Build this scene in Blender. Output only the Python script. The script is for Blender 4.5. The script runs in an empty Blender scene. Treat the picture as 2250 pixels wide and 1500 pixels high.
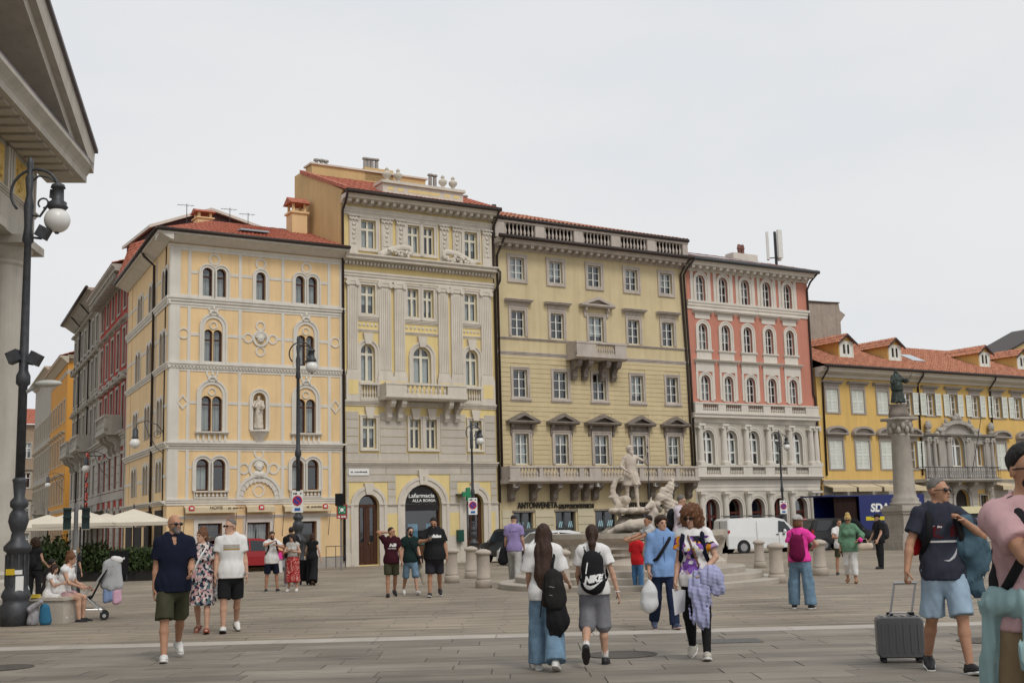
import bpy,math,random
import numpy as np
from mathutils import Matrix,Vector,Euler
from mathutils.bvhtree import BVHTree
random.seed(7);RNG=np.random.default_rng(7)
scene=bpy.context.scene
COL=scene.collection
rad=math.radians
# ---------------------------------------------------------------- camera
F_PX,CH,SL=2680.0,1.45,0.007
PITCH,ROLL=math.atan(400/F_PX),rad(-1.5)
cam_d=bpy.data.cameras.new('camera');cam=bpy.data.objects.new('camera',cam_d);COL.objects.link(cam)
cam_d.sensor_width=36;cam_d.lens=F_PX/2250*36;cam_d.clip_end=2000;cam_d.clip_start=.1
CAMR=Matrix.Rotation(math.pi/2+PITCH,3,'X')@Matrix.Rotation(ROLL,3,'Z')
cam.matrix_world=Matrix.Translation((0,0,CH))@CAMR.to_4x4()
scene.camera=cam
# ---------------------------------------------------------------- sky, sun, exposure
world=bpy.data.worlds.new('World');scene.world=world;world.use_nodes=True
nt=world.node_tree;nt.nodes.clear()
def N(nt,t,**k):
 n=nt.nodes.new(t)
 for a,b in k.items():setattr(n,a,b)
 return n
SUN_EL,SUN_AZ=52,150
out=N(nt,'ShaderNodeOutputWorld');bg=N(nt,'ShaderNodeBackground')
sky=N(nt,'ShaderNodeTexSky',sky_type='NISHITA',sun_disc=False,sun_elevation=rad(SUN_EL),sun_rotation=rad(SUN_AZ))
sky.dust_density=4;sky.air_density=1.2
skm=N(nt,'ShaderNodeVectorMath',operation='SCALE');skm.inputs['Scale'].default_value=.10
tc=N(nt,'ShaderNodeTexCoord');mp=N(nt,'ShaderNodeMapping');mp.inputs['Scale'].default_value=(1,1,2.6)
no=N(nt,'ShaderNodeTexNoise');no.inputs['Scale'].default_value=1.7;no.inputs['Detail'].default_value=6;no.inputs['Roughness'].default_value=.5
rp=N(nt,'ShaderNodeValToRGB');rp.color_ramp.elements[0].position=.33;rp.color_ramp.elements[1].position=.68
rp.color_ramp.elements[0].color=(.75,.785,.83,1);rp.color_ramp.elements[1].color=(.875,.875,.88,1)
mx=N(nt,'ShaderNodeMix',data_type='RGBA');mx.inputs['Factor'].default_value=.94
L=nt.links.new
L(tc.outputs['Generated'],mp.inputs['Vector']);L(mp.outputs['Vector'],no.inputs['Vector']);L(no.outputs['Fac'],rp.inputs['Fac'])
L(sky.outputs['Color'],skm.inputs[0]);L(skm.outputs['Vector'],mx.inputs['A']);L(rp.outputs['Color'],mx.inputs['B'])
L(mx.outputs['Result'],bg.inputs['Color']);bg.inputs['Strength'].default_value=.97;L(bg.outputs['Background'],out.inputs['Surface'])
sun_d=bpy.data.lights.new('sun','SUN');sun=bpy.data.objects.new('sun',sun_d);COL.objects.link(sun)
sun_d.energy=1.5;sun_d.angle=rad(16);sun_d.color=(1,.96,.9)
_e,_a=rad(SUN_EL),rad(SUN_AZ)
SUNV=Vector((math.sin(_a)*math.cos(_e),math.cos(_a)*math.cos(_e),math.sin(_e)))
sun.rotation_euler=SUNV.to_track_quat('Z','Y').to_euler();sun.location=SUNV*100
scene.view_settings.view_transform='Standard';scene.view_settings.look='None'
scene.view_settings.exposure=0.0;scene.view_settings.gamma=1
scene.render.engine='CYCLES'
cy=scene.cycles
cy.use_denoising=True;cy.max_bounces=5;cy.diffuse_bounces=3;cy.glossy_bounces=2;cy.transparent_max_bounces=8
cy.use_adaptive_sampling=True;cy.adaptive_threshold=.015;cy.caustics_reflective=False;cy.caustics_refractive=False
# ---------------------------------------------------------------- pixel -> place
CAMP=Vector((0,0,CH))
def ray(px,py):return CAMR@Vector(((px-1125)/F_PX,-(py-750)/F_PX,-1))
def gz(y):return-SL*y
def G(px,py):
 d=ray(px,py);return CAMP+d*(-CH/(d.z+SL*d.y))
def atY(px,py,Y):
 d=ray(px,py);return CAMP+d*(Y/d.y)
def proj(p):
 v=CAMR.transposed()@(Vector(p)-CAMP);return 1125+F_PX*v.x/-v.z,750-F_PX*v.y/-v.z
def top_of(g,py):
 lo,hi=0.,30.
 for _ in range(40):
  m=(lo+hi)/2
  if proj((g.x,g.y,g.z+m))[1]>py:lo=m
  else:hi=m
 return lo
 # ---------------------------------------------------------------- mesh helper
class MB:
 def __init__(s):s.v=[];s.f=[];s.m=[];s.cm=0
 def add(s,vs,fs):
  o=len(s.v);s.v+=[tuple(v)for v in vs];s.f+=[tuple(i+o for i in f)for f in fs];s.m+=[s.cm]*len(fs);return s
 def box(s,x0,x1,y0,y1,z0,z1):
  return s.add([(x0,y0,z0),(x1,y0,z0),(x1,y1,z0),(x0,y1,z0),(x0,y0,z1),(x1,y0,z1),(x1,y1,z1),(x0,y1,z1)],[(0,3,2,1),(4,5,6,7),(0,1,5,4),(1,2,6,5),(2,3,7,6),(3,0,4,7)])
 def hexa(s,p):
  return s.add(p,[(0,3,2,1),(4,5,6,7),(0,1,5,4),(1,2,6,5),(2,3,7,6),(3,0,4,7)])
 def ext(s,poly,y0,y1):
  n=len(poly);vs=[(x,y0,z)for x,z in poly]+[(x,y1,z)for x,z in poly]
  return s.add(vs,[tuple(range(n)),tuple(range(2*n-1,n-1,-1))]+[(i,i+n,(i+1)%n+n,(i+1)%n)for i in range(n)])
 def extx(s,poly,x0,x1):
  n=len(poly);vs=[(x0,y,z)for y,z in poly]+[(x1,y,z)for y,z in poly]
  return s.add(vs,[tuple(range(n)),tuple(range(2*n-1,n-1,-1))]+[(i,i+n,(i+1)%n+n,(i+1)%n)for i in range(n)])
 def extz(s,poly,z0,z1):
  n=len(poly);vs=[(x,y,z0)for x,y in poly]+[(x,y,z1)for x,y in poly]
  return s.add(vs,[tuple(range(n)),tuple(range(2*n-1,n-1,-1))]+[(i,i+n,(i+1)%n+n,(i+1)%n)for i in range(n)])
 def ring(s,o,i,y0,y1,closed=True):
  n=len(o);vs=[(x,y0,z)for x,z in o]+[(x,y0,z)for x,z in i]+[(x,y1,z)for x,z in o]+[(x,y1,z)for x,z in i]
  fs=[]
  for k in range(n if closed else n-1):
   j=(k+1)%n
   fs+=[(k,j,n+j,n+k),(2*n+k,3*n+k,3*n+j,2*n+j),(k,2*n+k,2*n+j,j),(n+k,n+j,3*n+j,3*n+k)]
  if not closed:fs+=[(0,n,3*n,2*n),(n-1,3*n-1,4*n-1,2*n-1)]
  return s.add(vs,fs)
 def tube(s,pts,r,n=8,caps=True,flat=1.0):
  pts=[Vector(p)for p in pts];m=len(pts)
  rs=list(r)if hasattr(r,'__len__')else[r]*m
  vs=[];fs=[];u=None
  for i in range(m):
   t=(pts[min(i+1,m-1)]-pts[max(i-1,0)]).normalized()
   if u is None:u=t.orthogonal().normalized()if abs(t.z)>.9 else Vector((0,0,1)).cross(t).normalized()
   u=(u-t*u.dot(t)).normalized();w=t.cross(u)
   for k in range(n):
    a=2*math.pi*k/n;vs.append(pts[i]+(u*math.cos(a)+w*math.sin(a)*flat)*rs[i])
  for i in range(m-1):
   for k in range(n):
    k2=(k+1)%n;fs.append((i*n+k,i*n+k2,(i+1)*n+k2,(i+1)*n+k))
  if caps:fs+=[tuple(range(n-1,-1,-1)),tuple(range((m-1)*n,m*n))]
  return s.add(vs,fs)
 def lathe(s,prof,c=(0,0,0),n=12,a0=0,q=1):
  vs=[];fs=[];m=len(prof)
  for r,z in prof:
   for k in range(n):
    a=a0+2*math.pi*k/n;vs.append((c[0]+r*math.cos(a),c[1]+r*math.sin(a)*q,c[2]+z))
  for i in range(m-1):
   for k in range(n):
    k2=(k+1)%n;fs.append((i*n+k,i*n+k2,(i+1)*n+k2,(i+1)*n+k))
  fs+=[tuple(range(n-1,-1,-1)),tuple(range((m-1)*n,m*n))]
  return s.add(vs,fs)
 def ball(s,c,r,n=8,m=6,R=None):
  rr=r if hasattr(r,'__len__')else(r,r,r);vs=[];fs=[]
  for i in range(m+1):
   t=math.pi*i/m
   for k in range(n):
    a=2*math.pi*k/n
    p=Vector((rr[0]*math.sin(t)*math.cos(a),rr[1]*math.sin(t)*math.sin(a),-rr[2]*math.cos(t)))
    if R is not None:p=R@p
    vs.append(p+Vector(c))
  for i in range(m):
   for k in range(n):
    k2=(k+1)%n;fs.append((i*n+k,i*n+k2,(i+1)*n+k2,(i+1)*n+k))
  return s.add(vs,fs)
 def xf(s,M,start=0):
  s.v[start:]=[tuple(M@Vector(p))for p in s.v[start:]];return s
 def mesh(s,name,mats,smooth=False):
  me=bpy.data.meshes.new(name);me.from_pydata(s.v,[],s.f)
  for m in(mats if isinstance(mats,(list,tuple))else[mats]):me.materials.append(m)
  if any(s.m):me.polygons.foreach_set('material_index',s.m)
  if smooth:me.polygons.foreach_set('use_smooth',[True]*len(s.f))
  me.update();return me
 def build(s,name,mats,parent=None,smooth=False,M=None):
  return link(name,s.mesh(name,mats,smooth),parent,M)
def link(name,me,parent=None,M=None):
 o=bpy.data.objects.new(name,me);COL.objects.link(o)
 if parent is not None:o.parent=parent
 if M is not None:o.matrix_local=M
 return o
def tag(o,label=None,cat=None,group=None,kind=None):
 if label:o['label']=label
 if cat:o['category']=cat
 if group:o['group']=group
 if kind:o['kind']=kind
 return o
def empty(name,label,cat,loc=(0,0,0),rz=0,group=None,M=None):
 o=bpy.data.objects.new(name,None);COL.objects.link(o);o.empty_display_size=.2
 o.matrix_world=M if M is not None else Matrix.Translation(loc)@Matrix.Rotation(rz,4,'Z')
 return tag(o,label,cat,group)
 # ---------------------------------------------------------------- materials
MATS={}
def mat(name,c,rough=.85,var=.12,sc=1.5,bump=.15,bsc=30,metal=0,rnd=.0,spec=.3,streak=0,coord='pos',c2=None,stretch=(1,1,1),spots=False):
 if name in MATS:return MATS[name]
 m=bpy.data.materials.new(name);m.use_nodes=True;t=m.node_tree;b=t.nodes['Principled BSDF'];l=t.links.new
 b.inputs['Roughness'].default_value=rough;b.inputs['Metallic'].default_value=metal;b.inputs['Specular IOR Level'].default_value=spec
 src=N(t,'ShaderNodeNewGeometry').outputs['Position']if coord=='pos' else N(t,'ShaderNodeTexCoord').outputs['Object']
 if stretch!=(1,1,1):
  mp=N(t,'ShaderNodeMapping');mp.inputs['Scale'].default_value=stretch;l(src,mp.inputs['Vector']);src=mp.outputs['Vector']
 n1=N(t,'ShaderNodeTexNoise');n1.inputs['Scale'].default_value=sc;n1.inputs['Detail'].default_value=5;n1.inputs['Roughness'].default_value=.62
 l(src,n1.inputs['Vector'])
 cr=N(t,'ShaderNodeMapRange');cr.inputs['From Min'].default_value=.3;cr.inputs['From Max'].default_value=.7;l(n1.outputs['Fac'],cr.inputs['Value'])
 mx=N(t,'ShaderNodeMix',data_type='RGBA');l(cr.outputs['Result'],mx.inputs['Factor'])
 lo=c2 or[x*(1-var)for x in c];hi=[min(1,x*(1+var*.6))for x in c]
 mx.inputs['A'].default_value=(*lo,1);mx.inputs['B'].default_value=(*hi,1);res=mx.outputs['Result']
 if streak:
  mp2=N(t,'ShaderNodeMapping');mp2.inputs['Scale'].default_value=(2.2,2.2,.16);l(src,mp2.inputs['Vector'])
  n3=N(t,'ShaderNodeTexNoise');n3.inputs['Scale'].default_value=1.6;n3.inputs['Detail'].default_value=6;l(mp2.outputs['Vector'],n3.inputs['Vector'])
  r3=N(t,'ShaderNodeMapRange');r3.inputs['From Min'].default_value=.45;r3.inputs['From Max'].default_value=.75;r3.inputs['To Max'].default_value=streak;l(n3.outputs['Fac'],r3.inputs['Value'])
  m3=N(t,'ShaderNodeMix',data_type='RGBA');m3.inputs['B'].default_value=(c[0]*.45,c[1]*.43,c[2]*.42,1)
  l(r3.outputs['Result'],m3.inputs['Factor']);l(res,m3.inputs['A']);res=m3.outputs['Result']
 if rnd:
  oi=N(t,'ShaderNodeObjectInfo');r4=N(t,'ShaderNodeMapRange');r4.inputs['To Min'].default_value=1-rnd;r4.inputs['To Max'].default_value=1+rnd
  l(oi.outputs['Random'],r4.inputs['Value']);v4=N(t,'ShaderNodeVectorMath',operation='SCALE');l(res,v4.inputs[0]);l(r4.outputs['Result'],v4.inputs['Scale']);res=v4.outputs['Vector']
 if spots:
  for sc_,th,dk in((1.1,.035,.45),(.55,.06,.7)):
   vo=N(t,'ShaderNodeTexVoronoi');vo.inputs['Scale'].default_value=sc_;l(src,vo.inputs['Vector']);q=N(t,'ShaderNodeMapRange');q.inputs['From Min'].default_value=th*.6;q.inputs['From Max'].default_value=th;q.inputs['To Min'].default_value=dk;q.inputs['To Max'].default_value=1;l(vo.outputs['Distance'],q.inputs['Value'])
   v5=N(t,'ShaderNodeVectorMath',operation='SCALE');l(res,v5.inputs[0]);l(q.outputs[0],v5.inputs['Scale']);res=v5.outputs['Vector']
  n6=N(t,'ShaderNodeTexNoise');n6.inputs['Scale'].default_value=.45;n6.inputs['Detail'].default_value=8;n6.inputs['Roughness'].default_value=.7;l(src,n6.inputs['Vector']);q=N(t,'ShaderNodeMapRange');q.inputs['From Min'].default_value=.35;q.inputs['From Max'].default_value=.6;q.inputs['To Min'].default_value=.74;q.inputs['To Max'].default_value=1.06;l(n6.outputs['Fac'],q.inputs['Value']);v6=N(t,'ShaderNodeVectorMath',operation='SCALE');l(res,v6.inputs[0]);l(q.outputs[0],v6.inputs['Scale']);res=v6.outputs['Vector']
 l(res,b.inputs['Base Color'])
 if bump:
  n2=N(t,'ShaderNodeTexNoise');n2.inputs['Scale'].default_value=bsc;n2.inputs['Detail'].default_value=4;l(src,n2.inputs['Vector'])
  bp=N(t,'ShaderNodeBump');bp.inputs['Strength'].default_value=bump;bp.inputs['Distance'].default_value=.02;l(n2.outputs['Fac'],bp.inputs['Height']);l(bp.outputs['Normal'],b.inputs['Normal'])
 MATS[name]=m;return m
def plain(name,c,rough=.5,metal=0,spec=.4):return mat(name,c,rough,.05,4,0,30,metal,spec=spec)
def glass(name,fac=.11,tint=(.82,.86,.88)):
 if name in MATS:return MATS[name]
 m=bpy.data.materials.new(name);m.use_nodes=True;t=m.node_tree;t.nodes.remove(t.nodes['Principled BSDF']);o=t.nodes['Material Output']
 a=N(t,'ShaderNodeBsdfTransparent');a.inputs['Color'].default_value=(*tint,1);g=N(t,'ShaderNodeBsdfGlossy');g.inputs['Roughness'].default_value=.03
 g.inputs['Color'].default_value=(.9,.93,.96,1)
 lw=N(t,'ShaderNodeLayerWeight');lw.inputs['Blend'].default_value=.25;ma=N(t,'ShaderNodeMath',operation='MULTIPLY_ADD');ma.inputs[1].default_value=.6;ma.inputs[2].default_value=fac
 t.links.new(lw.outputs['Fresnel'],ma.inputs[0])
 x=N(t,'ShaderNodeMixShader');t.links.new(ma.outputs[0],x.inputs['Fac']);t.links.new(a.outputs[0],x.inputs[1]);t.links.new(g.outputs[0],x.inputs[2]);t.links.new(x.outputs[0],o.inputs['Surface'])
 MATS[name]=m;return m
GL=glass('window_glass')
M_IRON=mat('dark_iron',(.07,.073,.08),.5,.3,8,.1,60,metal=.35)
M_PIPE=mat('brown_gutter',(.045,.032,.028),.5,.25,6,0)
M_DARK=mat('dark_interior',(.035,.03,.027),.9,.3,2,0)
M_CURT=mat('curtain',(.62,.64,.60),.9,.15,6,0)
M_TILE=mat('terracotta_tiles',(.46,.155,.095),.85,.45,5.5,.4,25,c2=(.22,.078,.055))
M_TILE2=mat('weathered_tiles',(.47,.20,.115),.9,.5,5,.5,25,c2=(.19,.09,.065))
M_TILE3=mat('dark_tiles',(.24,.11,.085),.9,.4,5,.5,25,c2=(.12,.065,.055))
# ---------------------------------------------------------------- ground
def paving(name,c,c2,bw,bh,joint,sc_noise,mortar=(.10,.09,.08),rough=.75,off=.5):
 m=bpy.data.materials.new(name);m.use_nodes=True;t=m.node_tree;b=t.nodes['Principled BSDF'];l=t.links.new
 geo=N(t,'ShaderNodeNewGeometry');nz=N(t,'ShaderNodeTexNoise');nz.inputs['Scale'].default_value=.8;l(geo.outputs['Position'],nz.inputs['Vector'])
 ad=N(t,'ShaderNodeVectorMath',operation='MULTIPLY_ADD');ad.inputs[1].default_value=(.5,.12,0);l(nz.outputs['Color'],ad.inputs[0]);l(geo.outputs['Position'],ad.inputs[2])
 br=N(t,'ShaderNodeTexBrick');br.offset=off;br.inputs['Scale'].default_value=1;br.inputs['Brick Width'].default_value=bw;br.inputs['Row Height'].default_value=bh
 br.inputs['Mortar Size'].default_value=joint;br.inputs['Mortar Smooth'].default_value=.3;br.inputs['Bias'].default_value=0
 br.inputs['Color1'].default_value=(*c,1);br.inputs['Color2'].default_value=(*c2,1);br.inputs['Mortar'].default_value=(*mortar,1);l(ad.outputs[0],br.inputs['Vector'])
 n1=N(t,'ShaderNodeTexNoise');n1.inputs['Scale'].default_value=sc_noise;n1.inputs['Detail'].default_value=7;n1.inputs['Roughness'].default_value=.65
 mp=N(t,'ShaderNodeMapping');mp.inputs['Scale'].default_value=(.22,1.9,1);l(geo.outputs['Position'],mp.inputs['Vector']);l(mp.outputs[0],n1.inputs['Vector'])
 r=N(t,'ShaderNodeMapRange');r.inputs['From Min'].default_value=.3;r.inputs['From Max'].default_value=.72;r.inputs['To Min'].default_value=.5;r.inputs['To Max'].default_value=1.3;l(n1.outputs['Fac'],r.inputs['Value'])
 v=N(t,'ShaderNodeVectorMath',operation='SCALE');l(br.outputs['Color'],v.inputs[0]);l(r.outputs[0],v.inputs['Scale'])
 n4=N(t,'ShaderNodeTexNoise');n4.inputs['Scale'].default_value=.33;n4.inputs['Detail'].default_value=3;l(geo.outputs['Position'],n4.inputs['Vector'])
 r4=N(t,'ShaderNodeMapRange');r4.inputs['From Min'].default_value=.35;r4.inputs['From Max'].default_value=.65;r4.inputs['To Min'].default_value=.82;r4.inputs['To Max'].default_value=1.12;l(n4.outputs['Fac'],r4.inputs['Value'])
 v2=N(t,'ShaderNodeVectorMath',operation='SCALE');l(v.outputs[0],v2.inputs[0]);l(r4.outputs[0],v2.inputs['Scale']);l(v2.outputs[0],b.inputs['Base Color'])
 b.inputs['Roughness'].default_value=rough;b.inputs['Specular IOR Level'].default_value=.25
 bp=N(t,'ShaderNodeBump');bp.inputs['Strength'].default_value=.5;bp.inputs['Distance'].default_value=.03
 hm=N(t,'ShaderNodeMath',operation='MULTIPLY_ADD');hm.inputs[1].default_value=-1.0;l(br.outputs['Fac'],hm.inputs[0]);l(n1.outputs['Fac'],hm.inputs[2]);l(hm.outputs[0],bp.inputs['Height']);l(bp.outputs[0],b.inputs['Normal'])
 return m
P_OLD=paving('sandstone_paving',(.325,.270,.203),(.268,.230,.180),1.25,.36,.012,2.6,(.165,.140,.112))
g=MB();Y0s,Y1s=-60,500
g.add([(-400,Y0s,gz(Y0s)),(400,Y0s,gz(Y0s)),(400,Y1s,gz(Y1s)),(-400,Y1s,gz(Y1s))],[(0,1,2,3)])
ground=tag(g.build('ground',P_OLD),kind='structure')
YS0=17.35;YS1=17.95
M_SLAB=mat('grey_slab',(.225,.199,.163),.7,.22,1.3,.25,22,rnd=.16,stretch=(.6,1.5,1),spots=True)
M_STRIP=mat('pale_strip',(.42,.385,.34),.75,.15,2,.2,25,rnd=.05)
M_JOINT=mat('joint_sand',(.085,.075,.065),.95,.2,8,0)
g=MB();g.add([(-60,-20,gz(-20)+.004),(60,-20,gz(-20)+.004),(60,YS0,gz(YS0)+.004),(-60,YS0,gz(YS0)+.004)],[(0,1,2,3)])
bed=tag(g.build('pavement',M_JOINT),kind='structure')
far=MB();cnt=0
y=YS0;row=0
while y>-6:
 hrow=random.choice((.44,.5,.5,.56));y0=y-hrow;x=-13-random.random()*1.2
 half=13.5
 while x<half:
  w=random.uniform(.75,1.55);x1=x+w
  j=.006;p=[(x+j,y0+j),(x1-j,y0+j),(x1-j,y-j),(x+j,y-j)]
  dz=.012+random.uniform(-.002,.002)
  vs=[(a,b,gz(b)+.003)for a,b in p]+[(a,b,gz(b)+dz)for a,b in p]
  if y0>10.2 and abs(x+w/2)<.46*y+.6 and cnt<298:
   MB().hexa(vs).build('slab',M_SLAB,bed);cnt+=1
  else:far.hexa(vs)
  x=x1
 y=y0;row+=1
tag(far.build('slab_field',M_SLAB,bed),kind='stuff')
st=tag(MB().add([(-60,YS0+.004,gz(YS0)+.006),(60,YS0+.004,gz(YS0)+.006),(60,YS1,gz(YS1)+.006),(-60,YS1,gz(YS1)+.006)],[(0,1,2,3)]).build('kerb_strip',M_JOINT),kind='structure')
x=-14.
while x<14:
 w=random.uniform(1.3,1.7);p=[(x+.005,YS0+.008),(x+w-.005,YS0+.008),(x+w-.005,YS1-.004),(x+.005,YS1-.004)]
 MB().hexa([(a,b,gz(b)+.004)for a,b in p]+[(a,b,gz(b)+.015)for a,b in p]).build('slab',M_STRIP,st);x+=w
 # ================================================================ facade toolkit
TH=rad(31.8);OY=65*CH/1.55
FO=atY(757,1160,OY);FO.z=0
class Frame:
 """a facade plane: local x along it, y inwards, z up; root is the building's Empty"""
 def __init__(s,o,ang,root=None):
  s.o=Vector((o[0],o[1],o[2]));s.ang=ang
  s.W=Matrix.Translation(s.o)@Matrix.Rotation(ang,4,'Z');s.Wi=s.W.inverted()
  s.dx=Vector((math.cos(ang),math.sin(ang),0));s.n=Vector((-math.sin(ang),math.cos(ang),0))
  s.root=root;s.M=(root.matrix_world.inverted()@s.W)if root else None
 def P(s,px,py,off=0):
  d=ray(px,py);o=s.o+s.n*off;t=(o-CAMP).dot(s.n)/d.dot(s.n);p=s.Wi@(CAMP+d*t);return p.x,p.z
 def x(s,px,py,off=0):return s.P(px,py,off)[0]
 def z(s,px,py,off=0):return s.P(px,py,off)[1]
 def build(s,mb,name,mats,parent=None,smooth=False):
  if not mb.v:return None
  return mb.build(name,mats,parent or s.root,smooth,None if parent else s.M)
 def inst(s,name,me,x,y,z,sc=(1,1,1),parent=None,rz=0):
  o=link(name,me,parent or s.root)
  M=Matrix.Translation((x,y,z))@Matrix.Rotation(rz,4,'Z')@Matrix.Diagonal((*sc,1))
  o.matrix_local=M if parent else s.M@M
  return o
 def rows(s,lst,arch=False,zb=None):
  zt=sum(s.z((a+b)/2,t)for a,b,t,c in lst)/len(lst);z0=sum(s.z((a+b)/2,c)for a,b,t,c in lst)/len(lst)
  if zb is not None:z0=zb
  return[dict(x0=s.x(a,(t+c)/2),x1=s.x(b,(t+c)/2),z0=z0,z1=zt,arch=arch)for a,b,t,c in lst]
def outline(o,g=0,gb=None,n=10,bottom=True):
 """outline of an opening grown by g (gb at the bottom), from lower left, up, over, down"""
 gb=g if gb is None else gb
 x0,x1,z0,z1=o['x0']-g,o['x1']+g,o['z0']-gb,o['z1']+g
 if o.get('arch'):
  r=(x1-x0)/2;c=(x0+x1)/2;h=min(r,z1-z0-.01);zs=z1-h
  arc=[(c-r*math.cos(math.pi*k/n),zs+h*math.sin(math.pi*k/n))for k in range(n+1)]
  return[(x0,z0)]+arc+[(x1,z0)]
 return[(x0,z0),(x0,z1),(x1,z1),(x1,z0)]
def wall(fr,x0,x1,z0,z1,ops,m,rev=.26,y=0,name='wall',parent=None):
 mb=MB();xs=sorted({x0,x1,*[o['x0']for o in ops],*[o['x1']for o in ops]});zs=sorted({z0,z1,*[o['z0']for o in ops],*[o['z1']for o in ops]})
 xs=[v for v in xs if x0<=v<=x1];zs=[v for v in zs if z0<=v<=z1]
 for k in range(len(zs)-1):
  i=0;zc=(zs[k]+zs[k+1])/2
  while i<len(xs)-1:
   free=lambda q:not any(o['x0']<(xs[q]+xs[q+1])/2<o['x1']and o['z0']<zc<o['z1']for o in ops)
   if free(i):
    j=i
    while j+1<len(xs)-1 and free(j+1):j+=1
    mb.add([(xs[i],y,zs[k]),(xs[j+1],y,zs[k]),(xs[j+1],y,zs[k+1]),(xs[i],y,zs[k+1])],[(0,1,2,3)]);i=j+1
   else:i+=1
 for o in ops:
  ol=outline(o)
  if o.get('arch'):
   arc=ol[1:-1];h=len(arc)//2
   mb.add([(o['x0'],y,o['z1'])]+[(a,y,b)for a,b in arc[:h+1]],[tuple(range(h+2))])
   mb.add([(o['x1'],y,o['z1'])]+[(a,y,b)for a,b in arc[h:]][::-1],[tuple(range(len(arc)-h+1))])
  n=len(ol);mb.add([(a,y,b)for a,b in ol]+[(a,y+rev,b)for a,b in ol],[(i,(i+1)%n,n+(i+1)%n,n+i)for i in range(n)])
 return fr.build(mb,name,m,parent)
def shell(fr,x0,x1,z0,z1,depth,m,name='body',yin=1.0,left=True,skew=0):
 """sides, back and top of a building behind its facade, and the dark rooms behind its windows"""
 mb=MB();d=depth
 if left:mb.add([(x0,0,z0),(x0,d,z0),(x0,d,z1),(x0,0,z1)],[(0,1,2,3)])
 mb.add([(x1,0,z0),(x1,d,z0),(x1,d,z1),(x1,0,z1)],[(3,2,1,0)])
 mb.add([(x0+skew,d,z0),(x1,d,z0),(x1,d,z1),(x0+skew,d,z1)],[(0,1,2,3)]);mb.add([(x0,0,z1),(x1,0,z1),(x1,d,z1),(x0+skew,d,z1)],[(0,1,2,3)])
 fr.build(mb,name,m)
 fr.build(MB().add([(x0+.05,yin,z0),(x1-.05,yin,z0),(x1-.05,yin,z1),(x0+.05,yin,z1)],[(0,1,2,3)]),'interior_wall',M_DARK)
CURT={}
def window(fr,o,mf,fw=.07,mull=1,trans=(),bars=0,y=.14,curtain=0,name='window',gl=None,solid=0,tr_w=None,muw=None):
 """frame with mullions and transoms (fractions of height), glass pane, curtain"""
 if not curtain and gl is None:curtain=random.choice((0,0,0,.4,.7,1))
 ol=outline(o);inn=outline(o,-fw);mb=MB();mb.ring(ol,inn,y,y+.07)
 x0,x1,z0,z1=o['x0']+fw,o['x1']-fw,o['z0']+fw,o['z1']-fw;H=o['z1']-o['z0'];W=o['x1']-o['x0']
 muw=muw or fw*.85;r=W/2 if o.get('arch')else 0
 for i in range(mull):
  xc=o['x0']+W*(i+1)/(mull+1);hz=z1
  if r:hz=o['z1']-r+math.sqrt(max(0,r*r-(xc-(o['x0']+o['x1'])/2)**2))-fw
  mb.box(xc-muw,xc+muw,y-.015,y+.05,z0,hz)
 for f in trans:
  zc=o['z0']+H*f;tw=tr_w or fw*.6;mb.box(x0,x1,y-.01,y+.055,zc-tw,zc+tw)
 if bars:
  for k in range(1,bars):
   zc=o['z0']+H*k/bars;mb.box(x0,x1,y+.004,y+.04,zc-.018,zc+.018)
 if solid:
  mb.box(x0,x1,y+.02,y+.06,z0,z0+H*solid)
 w=fr.build(mb,name,mf)
 p=MB();p.add([(a,y+.045,b)for a,b in inn],[tuple(range(len(inn)))]);fr.build(p,'pane',gl or GL,w)
 if curtain:
  c=MB();n=14;zb=z0+(0 if curtain>.95 else H*(1-curtain));zt=o['z1']-(r if r else fw)
  for sgn,(a,b)in enumerate(((x0,x0+(x1-x0)*.47),(x1-(x1-x0)*.47,x1))):
   vs=[]
   for i in range(n+1):
    xx=a+(b-a)*i/n;yy=y+.16+.025*math.sin(i*2.4+sgn);vs+=[(xx,yy,zb),(xx,yy,zt)]
   c.add(vs,[(2*i,2*i+2,2*i+3,2*i+1)for i in range(n)])
  fr.build(c,'curtain',M_CURT,w)
 return w
def surround(fr,o,g,p,m,name='window_surround',gb=0,y=0,step=True,inner=0):
 mb=MB();mb.ring(outline(o,g,gb),outline(o,inner,0),y-p,y+.02,closed=False)if not gb else mb.ring(outline(o,g,gb),outline(o,inner,inner),y-p,y+.02)
 if step:(mb.ring(outline(o,g,gb),outline(o,g*.62,gb*.62),y-p*1.6,y-p+.003,closed=bool(gb)))
 return fr.build(mb,name,m)
PR_STRING=[(.02,0),(-.06,0),(-.06,.3),(-.12,.42),(-.12,.62),(-.17,.75),(-.17,1),(.02,1)]
PR_CORN=[(.02,0),(-.10,0),(-.10,.22),(-.22,.34),(-.22,.42),(-.75,.50),(-.75,.72),(-.9,.86),(-.9,1),(.02,1)]
PR_SILL=[(.05,0),(-.6,0),(-.6,.25),(-1,.5),(-1,1),(.05,1)]
def mould(fr,x0,x1,z0,z1,dep,m,name='string_course',prof=PR_STRING,y=0,parent=None,ps=None):
 """moulding along the facade; profile depth scaled to dep metres"""
 mx=max(-a for a,b in prof);pf=[(y+(a*dep/mx if a<0 else a),z0+b*(z1-z0))for a,b in prof]
 return fr.build(MB().extx(pf,x0,x1),name,m,parent)
def hood(fr,o,zt,h,over,dep,m,name='window_hood'):return mould(fr,o['x0']-over,o['x1']+over,zt,zt+h,dep,m,name,PR_CORN)
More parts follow.
